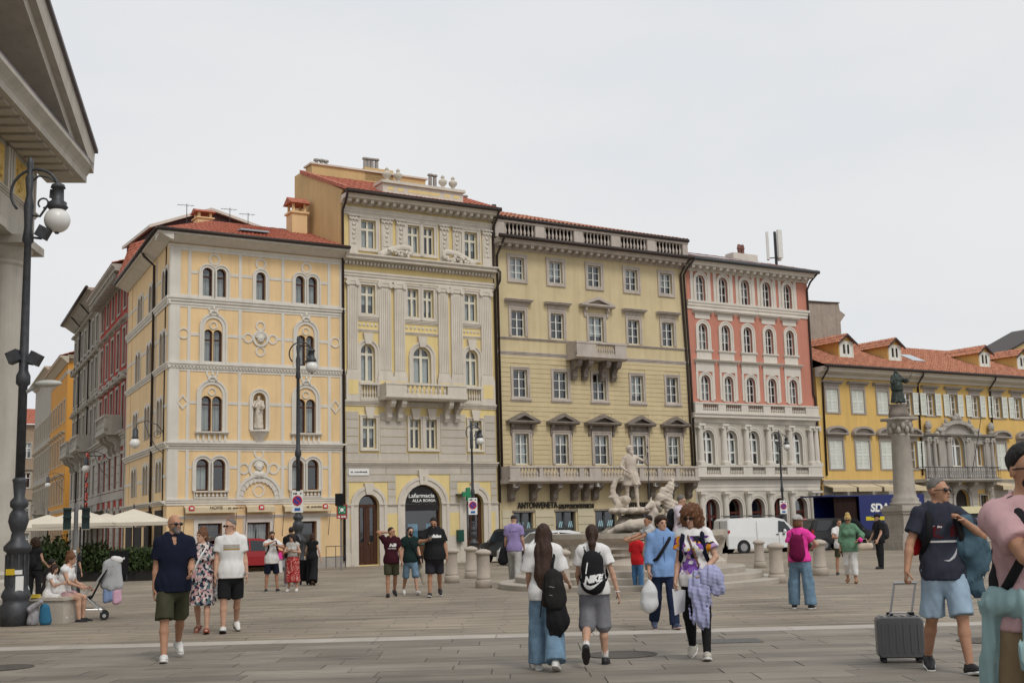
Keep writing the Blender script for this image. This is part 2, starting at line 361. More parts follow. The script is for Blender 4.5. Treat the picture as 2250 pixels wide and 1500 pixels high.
def pediment(fr,xc,w,z0,h,dep,m,arched=False,name='window_pediment',t=None):
 mb=MB();t=t or h*.26;hw=w/2
 pf=[(.02,z0),(-dep*.8,z0),(-dep,z0+t*.5),(-dep,z0+t),(.02,z0+t)]
 mb.extx(pf,xc-hw,xc+hw)
 if arched:
  n=12;out=[(xc-hw*math.cos(math.pi*k/n),z0+t+(h-t)*math.sin(math.pi*k/n))for k in range(n+1)]
  inn=[(xc-(hw-t*.9)*math.cos(math.pi*k/n),z0+t+(h-2*t)*math.sin(math.pi*k/n))for k in range(n+1)]
 else:
  out=[(xc-hw,z0+t),(xc,z0+h),(xc+hw,z0+t)];inn=[(xc-hw+t*2.2,z0+t),(xc,z0+h-t*1.15),(xc+hw-t*2.2,z0+t)]
 mb.ring(out,inn,-dep,.02,closed=False)
 mb.ext([(a,b)for a,b in inn],-dep*.25,.02)
 return fr.build(mb,name,m)
def bal_mesh(m):
 k='bal_'+m.name
 if k not in CURT:
  CURT[k]=MB().lathe([(.5,0),(.5,.07),(.3,.1),(.28,.16),(.48,.3),(.46,.38),(.2,.62),(.17,.74),(.3,.82),(.26,.88),(.48,.93),(.48,1)],n=8).mesh('baluster',m,True)
 return CURT[k]
def balustrade(fr,x0,x1,z0,z1,y,m,piers,nb,name='balustrade',th=.22,pw=.3,ends=True,gap=None):
 """rail, plinth and piers as one part, each baluster a sub-part; piers = list of (xa,xb)"""
 mb=MB();H=z1-z0;rb,rt=z0+H*.17,z1-H*.15
 mb.box(x0,x1,y-th/2,y+th/2,z0,rb);mb.box(x0-.03,x1+.03,y-th/2-.04,y+th/2+.04,rt,z1)
 if not piers:piers=[(x0,x0+.04),(x1-.04,x1)]
 for a,b in piers:mb.box(a,b,y-th/2-.012,y+th/2+.012,z0+.002,rt+.002)
 p=fr.build(mb,name,m);me=bal_mesh(m);ed=[x0]+[v for ab in piers for v in ab]+[x1]
 gaps=[(ed[i],ed[i+1])for i in range(0,len(ed),2)if ed[i+1]-ed[i]>.15]
 for a,b in gaps:
  n=nb if isinstance(nb,int)else max(1,round((b-a)/nb))
  for i in range(n):
   xx=a+(b-a)*(i+.5)/n;r=min(.17,(b-a)/n*.82)
   fr.inst('baluster',me,xx,y,rb,(r,r,rt-rb),parent=p)
 return p
UNIT={}
def unit_box(m):
 if m.name not in UNIT:UNIT[m.name]=MB().box(0,1,0,1,0,1).mesh('block',m)
 return UNIT[m.name]
def courses(fr,x0,x1,z0,z1,n,ops,m,dep=.035,joint=.022,grow=.0,block=None,name='stone_course'):
 h=(z1-z0)/n;me=unit_box(m)
 for k in range(n):
  a,b=z0+h*k,z0+h*(k+1);cuts=sorted((o['x0']-o.get('g',grow),o['x1']+o.get('g',grow))for o in ops if o['z0']-o.get('gb',grow)<b-.02 and o['z1']+o.get('g',grow)>a+.02)
  xx=x0;seg=[]
  for c,d in cuts:
   if c>xx:seg.append((xx,c))
   xx=max(xx,d)
  if xx<x1:seg.append((xx,x1))
  for c,d in seg:
   if d-c<.08:continue
   nb=1 if not block else max(1,round((d-c)/block))
   for i in range(nb):
    p,q=c+(d-c)*i/nb,c+(d-c)*(i+1)/nb
    fr.inst(name,me,p+(joint/2 if i else 0),-dep,a+joint/2,(q-p-(joint/2 if i else 0)-(joint/2 if i<nb-1 else 0),dep+.01,h-joint))
def tiles(fr,e0,e1,r0,r1,m,name='roof_tiles',pitch=.24,row=.36,amp=.055,root=None):
 """barrel tiles over the plane eave e0-e1 / ridge r0-r1 (local points), as real corrugation with lapped rows"""
 e0,e1,r0,r1=map(Vector,(e0,e1,r0,r1));nc=max(2,int((e1-e0).length/pitch));nr=max(2,int(((r0+r1)/2-(e0+e1)/2).length/row));sg=4
 nrm=(e1-e0).cross(r0-e0 if(r0-e0).length>.1 else r1-e0).normalized()
 if nrm.z<0:nrm=-nrm
 vs=[];W=nc*sg+1
 for j in range(nr):
  for e in(0,1):
   v=(j+e)/nr
   for i in range(W):
    u=i/(W-1);p=e0.lerp(e1,u).lerp(r0.lerp(r1,u),v);ph=(i%sg)/sg
    h=amp*(abs(math.sin(math.pi*ph))*1.0)+(.03 if e==0 else 0)+.006*math.sin(j*3.1+(i//sg)*1.7)
    vs.append(p+nrm*h)
 fs=[]
 for j in range(nr):
  for i in range(W-1):
   a=2*j*W+i;fs.append((a,a+1,a+W+1,a+W))
   if j<nr-1:fs.append((a+W,a+W+1,a+2*W+1,a+2*W))
 b=MB();b.add(vs,fs);o=fr.build(b,name,m);o['kind']='stuff'
 return o
def gutter(fr,x0,x1,y,z,r=.09,m=None,name='gutter'):return fr.build(MB().tube([(x0,y,z),(x1,y,z)],r,8),name,m or M_PIPE,None,True)
def pipe(fr,pts,r=.065,m=None,name='downpipe'):
 return fr.build(MB().tube(pts,r,7),name,m or M_PIPE,None,True)
def circle(c,r,n=20,q=1):return[(c[0]+r*math.cos(2*math.pi*k/n),c[1]+r*q*math.sin(2*math.pi*k/n))for k in range(n)]
def roundel(fr,x,z,r,w,p,m,name='ring'):return fr.build(MB().ring(circle((x,z),r),circle((x,z),r-w),-p,.01),name,m)
def band(fr,x0,x1,z0,z1,p,m,name='band'):return fr.inst(name,unit_box(m),x0,-p,z0,(x1-x0,p+.01,z1-z0))
def text_mesh(body,size,m,ext=.01,bold=0,name='lettering',align='LEFT',space=1.0,shear=0):
 cu=bpy.data.curves.new('text','FONT');cu.body=body;cu.size=size;cu.extrude=ext;cu.offset=bold;cu.align_x=align;cu.space_character=space;cu.shear=shear;cu.resolution_u=3
 o=bpy.data.objects.new('text',cu);COL.objects.link(o);dg=bpy.context.evaluated_depsgraph_get();me=bpy.data.meshes.new_from_object(o.evaluated_get(dg));bpy.data.objects.remove(o);bpy.data.curves.remove(cu)
 me.name=name;me.materials.clear();me.materials.append(m);return me
def scrawl(m,n=8,name='lettering',seed=1):
 """print too small to read in the photograph: a row of short uneven strokes"""
 r=random.Random(seed);mb=MB();x=0.
 for i in range(n):
  w=r.uniform(.5,.9)
  if r.random()>.15:mb.add([(x,r.uniform(0,.15),0),(x+w,r.uniform(0,.15),0),(x+w*.95,r.uniform(.6,1),0),(x+.05,r.uniform(.6,1),0)],[(0,1,2,3)])
  x+=w+.12
 return mb.mesh(name,m)
def fit_text(me,x0,x1,z0,z1,y=0):
 """lay lettering upright on a facade inside a box"""
 co=np.empty(len(me.vertices)*3,np.float32);me.vertices.foreach_get('co',co);co=co.reshape(-1,3)
 a,b=co.min(0),co.max(0);o=np.empty_like(co);o[:,0]=x0+(co[:,0]-a[0])/(b[0]-a[0])*(x1-x0);o[:,2]=z0+(co[:,1]-a[1])/(b[1]-a[1])*(z1-z0);o[:,1]=y-co[:,2]
 me.vertices.foreach_set('co',o.ravel());me.update();return me
def bldg(name,label,s0,cat='building',ang=TH,o=None):
 p=(FO+Vector((math.cos(TH),math.sin(TH),0))*s0)if o is None else Vector(o);p.z=gz(p.y)
 r=empty(name,label,cat,p,ang);return r,Frame(p,ang,r)
F0=Frame(FO,TH)
def S(px,py):return F0.x(px,py)
# ================================================================ the Venetian-style yellow corner house
def cv3(x,y):return 270+x*.2867,430+y*.2867
def cv4(x,y):return 270+x*.27337,850+y*.27337
def cv5(x,y):return 610+x*.2867,330+y*.2867
def cv6(x,y):return 740+x*.34677,740+y*.34677
def cv7(x,y):return 1080+x*.2533,440+y*.2533
def cv8(x,y):return 1080+x*.30667,800+y*.30667
def cvA(x,y):return 1490+x*.24006,500+y*.24006
def cvB(x,y):return 1490+x*.26667,860+y*.26667
def cvC(x,y):return 1760+x*.21778,640+y*.21778
def cvD(x,y):return 1760+x*.23996,900+y*.23996
def bx(cv,lst):return[(*[cv(a,0)[0],cv(b,0)[0]],cv(0,t)[1],cv(0,c)[1])for a,b,t,c in lst]
YEL=mat('venetian_yellow',(.785,.57,.315),.9,.07,.8,.1,40,streak=.2)
WHT=mat('white_stucco',(.66,.625,.56),.85,.07,1.2,.1,40,streak=.2)
BRN=mat('brown_window_frame',(.075,.028,.02),.5,.2,6,0)
s0=S(371,800)
R1,V=bldg('corner_house','yellow Venetian style corner house with white strapwork and twin arched windows',s0)
W1=S(757,900)-s0
z_eave=V.z(560,524,-.7);zc=lambda px,py:V.z(px,py)
ops1=[]
r4=V.rows(bx(cv3,[(610,687,548,787),(712,790,556,797),(1020,1092,588,823),(1322,1390,618,850),(1418,1487,625,857)]),True)
r3=V.rows(bx(cv3,[(622,687,1022,1280),(693,760,1022,1285),(1337,1400,1072,1322),(1404,1465,1075,1326)]),True)
r2=V.rows(bx(cv4,[(628,710,65,350),(716,797,65,352),(1390,1467,103,376),(1472,1548,103,378)]),True)
r1=V.rows(bx(cv4,[(587,690,573,825),(718,822,573,828),(1357,1450,585,830),(1478,1572,585,832)]),True)
zg=0.05
sh=V.rows(bx(cv4,[(600,795,1085,1400),(997,1180,1085,1420),(1430,1555,1085,1400)]),False)
for i,o in enumerate(sh):o['z0']=.12 if i==1 else .55
niche=V.rows(bx(cv4,[(1045,1145,45,345)]),True)
ops1=r4+r3+r2+r1+sh+niche
wall(V,0,W1,-.8,z_eave,ops1,YEL,rev=.3)
shell(V,0,W1,-.8,z_eave,11.5,YEL,left=False,skew=1.2)
V.build(MB().add([(niche[0]['x0'],.3,niche[0]['z0']),(niche[0]['x1'],.3,niche[0]['z0']),(niche[0]['x1'],.3,niche[0]['z1']),(niche[0]['x0'],.3,niche[0]['z1'])],[(0,1,2,3)]),'niche_back',YEL)
for k,o in enumerate(r4):window(V,o,BRN,.06,0,(.72,),curtain=1 if k!=2 else .96)
for k,o in enumerate(r3):window(V,o,BRN,.06,0,(.70,),curtain=1 if k<2 else 0)
for k,o in enumerate(r2):window(V,o,BRN,.06,0,(.76,),curtain=1 if k<2 else(0,1)[k%2])
for k,o in enumerate(r1):window(V,o,BRN,.06,0,(.77,))
for o in sh:window(V,o,BRN,.09,0,(),y=.2)
def pair(o1,o2):return dict(x0=o1['x0'],x1=o2['x1'],z0=o1['z0'],z1=o1['z1'])
for rr in(r4[:2],r4[3:5],r1[:2],r1[2:4]):
 mb=MB()
 for o in rr:
  mb.ring(outline(o,.19,0),outline(o,0,0),-.05,.02,False);mb.ring(outline(o,.19,0),outline(o,.12,0),-.09,-.047,False)
 V.build(mb,'window_surround',WHT)
surround(V,r4[2],.19,.05,WHT)
for rr in(r3[:2],r3[2:],r2[:2],r2[2:]):
 p=pair(*rr);p['arch']=True;p['z1']+=.55;surround(V,p,.24,.06,WHT,inner=.0)
 c=(p['x0']+p['x1'])/2;zs=rr[0]['z1']
 roundel(V,c,zs+.2,.19,.05,.04,WHT)
 mb=MB();zt=p['z1']+.22
 for k in range(7):a=math.pi*k/6;mb.ball((c-.17*math.cos(a),-.09,zt+.12*math.sin(a)),(.07,.06,.09),6,4)
 mb.ball((c,-.1,zt+.24),(.07,.06,.12),6,4);V.build(mb,'finial',WHT,None,True)
 roundel(V,c,zt+.34,.30,.09,.035,WHT)
for o in(r4[0],r4[2],r4[3]):
 c=o['x0']-.02 if o is not r4[2]else(o['x0']+o['x1'])/2
 c=(r4[0]['x0']+r4[1]['x1'])/2 if o is r4[0]else((r4[3]['x0']+r4[4]['x1'])/2 if o is r4[3]else c)
 roundel(V,c,o['z1']+.42,.28,.09,.035,WHT)
 # straps, panels and string courses
zf=[V.z(390,543),V.z(395,651),V.z(392,668),V.z(388,795.5),V.z(385,808),V.z(375,970),V.z(375,984),V.z(400,1104)]
SC=[]
for a,b,d in((zf[2],zf[1],.16),(zf[4],zf[3],.14),(zf[6],zf[5],.2)):
 mould(V,-.12,W1+.03,a,b,d,WHT)
mould(V,-.05,W1,zf[7]-.12,zf[7]+.18,.1,WHT);mould(V,-.1,W1,zf[0]-.05,zf[0]+.14,.08,WHT)
mb=MB();n=int(W1/.16)
for k in range(n):mb.box(.16*k,.16*k+.08,-.09,0,zf[4]+.03,zf[4]+.11)
V.build(mb,'dentils',WHT)
vx=[V.x(px,760)for px in(391,414.5,526.6,621,723,749)]
flo=[(zf[1],zf[0]),(zf[3],zf[2]),(zf[5],zf[4]),(zf[7],zf[6])]
def clear_v(x,z0,z1):return not any(o['x0']-.25<x<o['x1']+.25 and o['z0']<z1 and o['z1']>z0 for o in ops1)
for fi,(a,b)in enumerate(flo):
 for k,xx in enumerate(vx):
  if fi==3 and 1<k<4:
   pass
  band(V,xx-.075,xx+.075,a,b,.03,WHT)
 for q in((a,a+.12),(b-.12,b)):band(V,vx[0]+.08,vx[-1]-.08,q[0]+.002,q[1]-.002,.026,WHT)
 band(V,-.004,vx[0]-.07,a,b,.035,WHT);band(V,vx[-1]+.07,W1,a,b,.035,WHT)
 zm=(V.z(440,599),V.z(440,735),V.z(440,884),V.z(400,1026))[fi]
 ex=[(o['x0']-.22,o['x1']+.22)for o in ops1 if o['z0']<zm<o['z1']+.5]+[(v-.08,v+.08)for v in vx]
 if fi==1:ex.append((V.x(538,744),V.x(605,744)))
 if fi==3:ex.append((V.x(527,1029),V.x(612,1029)))
 ex.sort();xx=vx[1]
 for c,d in ex:
  if c>xx+.05 and c<vx[4]:band(V,xx,min(c,vx[4]),zm-.07,zm+.07,.022,WHT)
  xx=max(xx,d)
 if xx<vx[4]:band(V,xx,vx[4],zm-.07,zm+.07,.022,WHT)
 for xx in((vx[0]+vx[1])/2,(vx[4]+vx[5])/2):
  if fi==1:roundel(V,xx,(a+b)/2,.27,.07,.04,WHT)
  if fi==2:V.build(MB().ring([(xx-.3,zm),(xx,zm+.36),(xx+.3,zm),(xx,zm-.36)],[(xx-.2,zm),(xx,zm+.25),(xx+.2,zm),(xx,zm-.25)],-.04,.01),'diamond',WHT)
xm=V.x(572,744);zm=V.z(572,744)
for dx,dz in((-.62,0),(.62,0),(0,-.62),(0,.62)):roundel(V,xm+dx,zm+dz,.25,.08,.035,WHT)
roundel(V,xm,zm,.40,.10,.07,WHT)
def head_relief(fr,x,z,r,m,name='relief_head'):
 mb=MB();mb.ball((x,-.02,z),(r,r*.7,r*1.15),10,8);mb.ball((x,-.02-r*.7,z-r*.1),(r*.2,r*.3,r*.3),6,4);mb.ball((x,-.02-r*.5,z-r*.6),(r*.5,r*.35,r*.4),6,4)
 for k in range(9):a=math.pi*(k/8);mb.ball((x-r*math.cos(a),-.04,z+r*.3+r*.8*math.sin(a)),r*.36,6,4)
 return fr.build(mb,name,m,None,True)
head_relief(V,xm,zm,.2,WHT)
x2=V.x(568.5,1029);z2=V.z(568.5,1029);roundel(V,x2,z2,.52,.12,.07,WHT);head_relief(V,x2,z2+.08,.2,WHT);V.build(MB().ball((x2,-.02,z2-.28),(.34,.14,.2),10,6),'relief_bust',WHT,None,True)
for dx in(-.74,.74):roundel(V,x2+dx,z2,.28,.09,.035,WHT)
roundel(V,x2,z2+.74,.26,.08,.035,WHT)
xd=(sh[1]['x0']+sh[1]['x1'])/2;da=dict(x0=xd-.78,x1=xd+.78,z0=zf[7]+.1,z1=zf[7]+.1+.86,arch=True)
surround(V,da,.36,.07,WHT,name='door_arch');roundel(V,xd,da['z0']+.42,.3,.07,.03,WHT)
mb=MB()
for k in range(13):
 a=math.pi*k/12;mb.box(-.03,.03,-.09,-.06,.8,1.1);mb.xf(Matrix.Translation((xd,0,da['z0']))@Matrix.Rotation(math.pi/2-a,4,'Y'),len(mb.v)-8)
V.build(mb,'arch_ribs',WHT)
for q in(xm,(r4[0]['x0']+r4[1]['x1'])/2,(r4[3]['x0']+r4[4]['x1'])/2):
 zq=zf[0]+.42;V.build(MB().ring([(q-.5,zq),(q,zq+.2),(q+.5,zq),(q,zq-.2)],[(q-.34,zq),(q,zq+.13),(q+.34,zq),(q,zq-.13)],-.04,.01),'diamond',WHT)
for xx in vx:band(V,xx-.06,xx+.06,zf[0]+.14,z_eave-.5,.025,WHT)
for rr in(r1[:2],r1[2:]):balustrade(V,rr[0]['x0']-.12,rr[1]['x1']+.12,zf[7]+.18,rr[0]['z0']-.02,-.07,WHT,[],8,'window_balustrade',.12)
for rr in(r2[:2],r2[2:]):
 mould(V,rr[0]['x0']-.3,rr[1]['x1']+.3,rr[0]['z0']-.12,rr[0]['z0'],.2,WHT,'sill',PR_SILL)
 for k in range(6):xx=rr[0]['x0']-.15+(rr[1]['x1']-rr[0]['x0']+.3)*k/5;band(V,xx-.05,xx+.05,rr[0]['z0']-.45,rr[0]['z0']-.122,.07,WHT,'sill_bracket')
nx=(niche[0]['x0']+niche[0]['x1'])/2;surround(V,niche[0],.2,.06,WHT,'niche_surround')
V.build(MB().lathe([(.05,-.75),(.16,-.6),(.22,-.45),(.42,-.2),(.46,-.12),(.5,-.1),(.5,.0)],(nx,.05,niche[0]['z0']),14),'niche_bracket',WHT,None,True)
# eaves, roof
def eaves(fr,x0,x1,z,d,m,h=.42):return fr.build(MB().extx([(.02,z-h),(-.08,z-h),(-d*.8,z-.16),(-d,z-.14),(-d,z),(.02,z)],x0,x1),'eaves',m)
eaves(V,-.72,W1+.05,z_eave,.72,WHT);gutter(V,-.78,W1+.02,-.78,z_eave+.03)
A=rad(-64.3);cx=0
SO=V.W@Vector((0,0,0));LS=13.2
SO2=SO-Vector((math.cos(A),math.sin(A),0))*LS;V2=Frame(SO2,A,R1)
zr=z_eave+2.15
e=[V.Wi@(V2.W@Vector((0,-.75,z_eave))),Vector((-.78,-.78,z_eave)),Vector((W1,-.78,z_eave))]
rid0,rid1=Vector((3.6,5.2,zr)),Vector((W1,5.2,zr))
tiles(V,e[1],e[2],rid0,rid1,M_TILE);rb=Vector((1.2,12,zr));tiles(V,e[0],e[1],rb,rid0,M_TILE)
V.build(MB().add([e[0],rb,rid0,rid1,(W1,12,zr-.5)],[(0,1,2,3,4)]),'roof',M_TILE)
V.build(MB().box(3.7,5.2,.9,2.0,z_eave+.78,z_eave+.86).xf(Matrix.Translation((0,0,0))),'skylight',plain('skylight_glass',(.35,.42,.47),.15))
def chimney(fr,x,y,z,w,h,m,cap=M_TILE):
 mb=MB();mb.box(x-w/2,x+w/2,y-w/2,y+w/2,z-1,z+h*.6);mb.box(x-w*.6,x+w*.6,y-w*.6,y+w*.6,z+h*.6,z+h*.66)
 for a in(-1,1):
  for b in(-1,1):mb.box(x+a*w*.38-.06,x+a*w*.38+.06,y+b*w*.38-.06,y+b*w*.38+.06,z+h*.66,z+h*.9)
 o=fr.build(mb,'chimney',m)
 fr.build(MB().extx([(y-w*.7,z+h*.9),(y,z+h*1.12),(y+w*.7,z+h*.9)],x-w*.66,x+w*.66),'chimney_cap',cap,o);return o
def at_px(fr,px,py,y):x,z=fr.P(px,py,y);return x,y,z
c1=at_px(V,446,482,5.5);chimney(V,c1[0],5.5,c1[2]-.7,.8,1.1,YEL)
c1=at_px(V,652,480,4.0);chimney(V,c1[0],4.0,c1[2]-.9,.85,1.8,YEL)
def aerial(fr,px,y0,y1,yy,m=M_IRON):
 x,_,z0=at_px(fr,px,y0,yy);z1=fr.z(px,y1,yy);mb=MB();mb.tube([(x,yy,z0-.8),(x,yy,z1)],.02,5);mb.tube([(x-.5,yy,z1-.1),(x+.4,yy,z1-.05)],.012,4)
 for k in range(5):mb.tube([(x-.45+k*.18,yy-.15,z1-.1),(x-.45+k*.18,yy+.15,z1-.1)],.008,4)
 fr.build(mb,'aerial',m)
for a in((410,490,448,6),(505,482,457,7),(545,484,468,7)):aerial(V,*a)
# side facade of the corner house
z_s=z_eave;opsS=[]
for(lst,f)in(([(310,345,590,845),(208,240,710,950),(125,148,820,1040)],cv3),([(296,318,1080,1320),(194,216,1175,1400),(107,128,1255,1470)],cv3),([(285,312,115,375),(186,210,175,430),(92,115,235,475)],cv4),([(272,310,585,845),(166,204,640,865),(74,108,672,890)],cv4)):
 rr=V2.rows(bx(f,lst),True)
 zz=r4[0]if f is cv3 and lst[0][2]==590 else r3[0]if f is cv3 else r2[0]if lst[0][2]==115 else r1[0]
 for o in rr:
  o['z0'],o['z1']=zz['z0'],zz['z1'];c=(o['x0']+o['x1'])/2
  for sgn in(-1,1):opsS.append(dict(x0=c+sgn*.43-.36,x1=c+sgn*.43+.36,z0=o['z0'],z1=o['z1'],arch=True))
LSx=LS
wall(V2,0,LSx,-.8,z_eave,opsS,YEL,rev=.3,name='side_wall')
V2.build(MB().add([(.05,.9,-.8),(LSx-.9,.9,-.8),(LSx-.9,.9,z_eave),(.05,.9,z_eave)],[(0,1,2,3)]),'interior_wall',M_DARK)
for k,o in enumerate(opsS):
 window(V2,o,BRN,.06,0,(.74,),curtain=1 if k%5 else 0);surround(V2,o,.15,.05,WHT,step=False)
for a,b,d in((zf[2],zf[1],.16),(zf[4],zf[3],.14),(zf[6],zf[5],.2)):mould(V2,0,LSx+.12,a,b,d,WHT)
for a,b in flo:
 for xx in(.1,3.3,6.4,9.6,LSx-.85,LSx-.08):
  if all(not(o['x0']-.2<xx<o['x1']+.2)for o in opsS):band(V2,xx-.075,xx+.075,a,b,.03,WHT)
 zm=(a+b)/2;ex=sorted((o['x0']-.16,o['x1']+.16)for o in opsS if o['z0']<zm<o['z1']);xx=0
 for c,d in ex:
  if c>xx+.05:band(V2,xx,c,zm-.07,zm+.07,.022,WHT)
  xx=max(xx,d)
 band(V2,xx,LSx,zm-.07,zm+.07,.022,WHT)
eaves(V2,0,LSx+.72,z_eave,.72,WHT);gutter(V2,0,LSx+.76,-.78,z_eave+.03)
pipe(V2,[(9.2,-.75,z_eave),(9.2,-.6,z_eave-.3),(9.2,-.1,z_eave-.75),(9.2,-.1,.2)])
mb=MB()
for k in range(4):mb.box(.8+k*3.1,3.0+k*3.1,-.03,.02,.3,2.9)
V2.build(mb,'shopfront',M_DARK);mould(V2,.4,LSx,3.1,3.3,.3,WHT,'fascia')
# shop awnings and doorway of the corner house
AWN=mat('cream_awning',(.60,.50,.34),.9,.1,3,.1)
zaw0,zaw1=V.z(460,1124),V.z(460,1111)
RED=plain('sign_red',(.55,.03,.03));M_LTR=plain('dark_lettering',(.06,.045,.03))
for k,(a,b)in enumerate(((485,900),(980,1205),(1280,1650))):
 xa,xb=V.x(cv4(a,0)[0],1118),V.x(cv4(b,0)[0],1118)
 aw=V.build(MB().extx([(-.02,zaw1+.02),(-.34,zaw1-.08),(-.36,zaw0-.05),(-.33,zaw0-.05),(-.30,zaw1-.13),(-.02,zaw1-.06)],xa,xb),'awning',AWN)
 xr=xa+.28 if k==0 else(xb-.3 if k==2 else(xa+xb)/2)
 V.build(MB().ext([(xr-.13,zaw0+.07),(xr+.13,zaw0+.07),(xr+.13,zaw0+.25),(xr,zaw0+.29),(xr-.13,zaw0+.25)],-.385,-.33),'emblem',RED,aw)
 V.build(MB().box(xr-.07,xr+.07,-.392,-.384,zaw0+.13,zaw0+.22),'emblem_mark',plain('sign_white',(.8,.8,.78)),aw)
 if k==0:o=link('lettering',fit_text(text_mesh('HOME',.3,M_LTR,.004),xa+1.15,xa+1.75,zaw0+.12,zaw0+.27,-.375),aw);o2=link('lettering',fit_text(scrawl(M_LTR,11),xa+2.0,xa+2.75,zaw0+.12,zaw0+.2,-.375),aw)
 if k==2:link('lettering',fit_text(scrawl(M_LTR,11),xa+1.1,xa+1.9,zaw0+.12,zaw0+.2,-.375),aw)
 for xx in(xa,xb):V.build(MB().tube([(xx,-.02,zaw0-1.2),(xx,-.3,zaw0+.1)],.012,5),'awning_arm',M_IRON)
for o in sh:
 surround(V,o,.2,.05,WHT,'shop_surround',step=False)
mould(V,.3,W1-.2,sh[0]['z1']+.22,sh[0]['z1']+.36,.08,WHT)
PL=mat('grey_plinth',(.38,.35,.31),.85,.15,2,.2)
for a,b in((0,sh[0]['x0']-.2),(sh[0]['x0']-.2,sh[0]['x1']+.2),(sh[0]['x1']+.2,sh[1]['x0']-.2),(sh[1]['x1']+.2,sh[2]['x0']-.2),(sh[2]['x0']-.2,W1-.02)):band(V,a,b,-.4,.5,.05,PL,'plinth')
gd=MB();gd.box(sh[0]['x0']+.1,sh[0]['x1']-.1,.5,.85,.6,.64)
for k in range(3):gd.box(sh[0]['x0']+.1,sh[0]['x1']-.1,.5,.85,1.0+k*.45,1.03+k*.45)
V.build(gd,'shop_shelf',mat('shelf_wood',(.30,.16,.06),.6))
gm=MB()
for k in range(40):gm.ball((random.uniform(sh[0]['x0']+.15,sh[0]['x1']-.15),.65,.72+random.choice((0,.4,.85,1.3))),random.uniform(.05,.1),6,4)
o=V.build(gm,'shop_goods',mat('shop_goods',(.5,.35,.2),.6,.6,9,0));o['kind']='stuff'
# ================================================================ the pharmacy house
PYE=mat('pharmacy_yellow',(.75,.60,.285),.9,.06,.8,.08,40,streak=.14);STN=mat('grey_stone_trim',(.64,.585,.505),.85,.1,1.2,.12,35,streak=.22)
RUS=mat('rusticated_stone',(.53,.485,.42),.85,.1,1.0,.15,30,rnd=.05,streak=.15);CRM=plain('cream_frame',(.70,.66,.54),.6);DOORW=mat('door_wood',(.075,.03,.017),.45,.3,5,.1,stretch=(3,3,.4))
R2,B=bldg('pharmacy_house','pale yellow and grey stone house with giant pilasters and a pharmacy below',0)
W2=S(1090,900)
zt2=B.z(900,438,-.8);shell(B,0,W2,-.8,zt2,6.2,PYE)
t4=B.rows(bx(cv5,[(637,750,537,752),(995,1085,578,797),(1117,1197,590,800),(1430,1527,635,835)]))
t3=B.rows(bx(cv5,[(637,745,1035,1252),(993,1077,1060,1282),(1115,1192,1070,1290),(1430,1525,1105,1315)]))
t2=B.rows(bx(cv6,[(150,240,48,290),(482,595,55,290),(815,893,90,318)]),True)
t1=B.rows(bx(cv6,[(162,248,515,705),(462,530,518,710),(565,632,520,712),(838,915,535,715)]))
t0=B.rows(bx(cv6,[(135,268,995,1440),(820,930,990,1440)]),True)+B.rows(bx(cv6,[(430,665,935,1440)]),True)
for o in t0:o['z0']=.05
ops2=t4+t3+t2+t1+t0
wall(B,0,W2,-.8,zt2,ops2,PYE,rev=.28)
zq=lambda px,py:B.z(px,py)
zr0,zr1,zs0,zs1=zq(766,1026),zq(766,1014),zq(766,903),zq(766,879)
zi0,zi1=zq(766,1116),zq(766,1109)
for o in t1:o['g']=.22;o['gb']=.05
for o in t0:o['g']=.5;o['gb']=0
courses(B,.1,W2-.1,zr1+.02,zs0,6,t1,RUS,.04,.03,block=1.9)
courses(B,.1,W2-.1,zi1+.02,zr0,5,t0,RUS,.04,.03,block=2.2)
for k,o in enumerate(t4+t3):window(B,o,CRM,.07,1,(.68,),curtain=(1,1,0,0,.7,1,.8,1)[k],tr_w=.06);surround(B,o,.2,.06,STN,gb=.16)
for o in t2:window(B,o,CRM,.08,1,(.73,),curtain=1,tr_w=.06);surround(B,o,.25,.07,STN)
for o in t1:window(B,o,CRM,.07,1,(.70,),curtain=0,tr_w=.06);surround(B,o,.16,.07,STN,gb=.12)
for o in t0:surround(B,o,.42,.07,STN,'arch_surround')
for o in t2+t1+t0[:2]:
 c=(o['x0']+o['x1'])/2;h=.55;B.build(MB().ext([(c-.16,o['z1']-.02),(c+.16,o['z1']-.02),(c+.27,o['z1']+h),(c-.27,o['z1']+h)],-.17,.0),'keystone',STN)
o=t0[2];c=(o['x0']+o['x1'])/2;B.build(MB().ext([(c-.2,o['z1']),(c+.2,o['z1']),(c+.3,o['z1']+.75),(c-.3,o['z1']+.75)],-.16,0),'keystone',STN);head_relief(B,c,o['z1']+.42,.21,mat('pale_stone',(.55,.5,.42),.85))
mb0=t0
for k,o in enumerate(t0):
 d=MB();x0,x1,zt=o['x0'],o['x1'],o['z1'];y=.22;r=(x1-x0)/2;zsp=zt-r
 d.ring(outline(o),outline(o,-.1),y,y+.08);d.box(x0,x1,y-.02,y+.07,zsp-.08,zsp+.08)
 if k<2:
  d.box(x0+.05,x1-.05,y+.03,y+.07,.05,1.15);d.box((x0+x1)/2-.06,(x0+x1)/2+.06,y-.02,y+.07,.05,zsp)
  for q in(x0+.1,(x0+x1)/2-.16,(x0+x1)/2+.06,x1-.2):d.box(q,q+.1,y,y+.07,.05,zsp)
  for q in(x0+.25,(x0+x1)/2+.2):d.box(q,q+r-.5,y+.005,y+.07,.25,.95)
 dd=B.build(d,'door',DOORW);p=MB();ii=outline(o,-.1);p.add([(a,y+.05,b)for a,b in ii],[tuple(range(len(ii)))]);B.build(p,'pane',GL,dd)
 if k<2:B.build(MB().ball(((x0+x1)/2+.1,y-.06,1.1),.04,6,4),'handle',plain('brass',(.5,.35,.12),.3,1),dd)
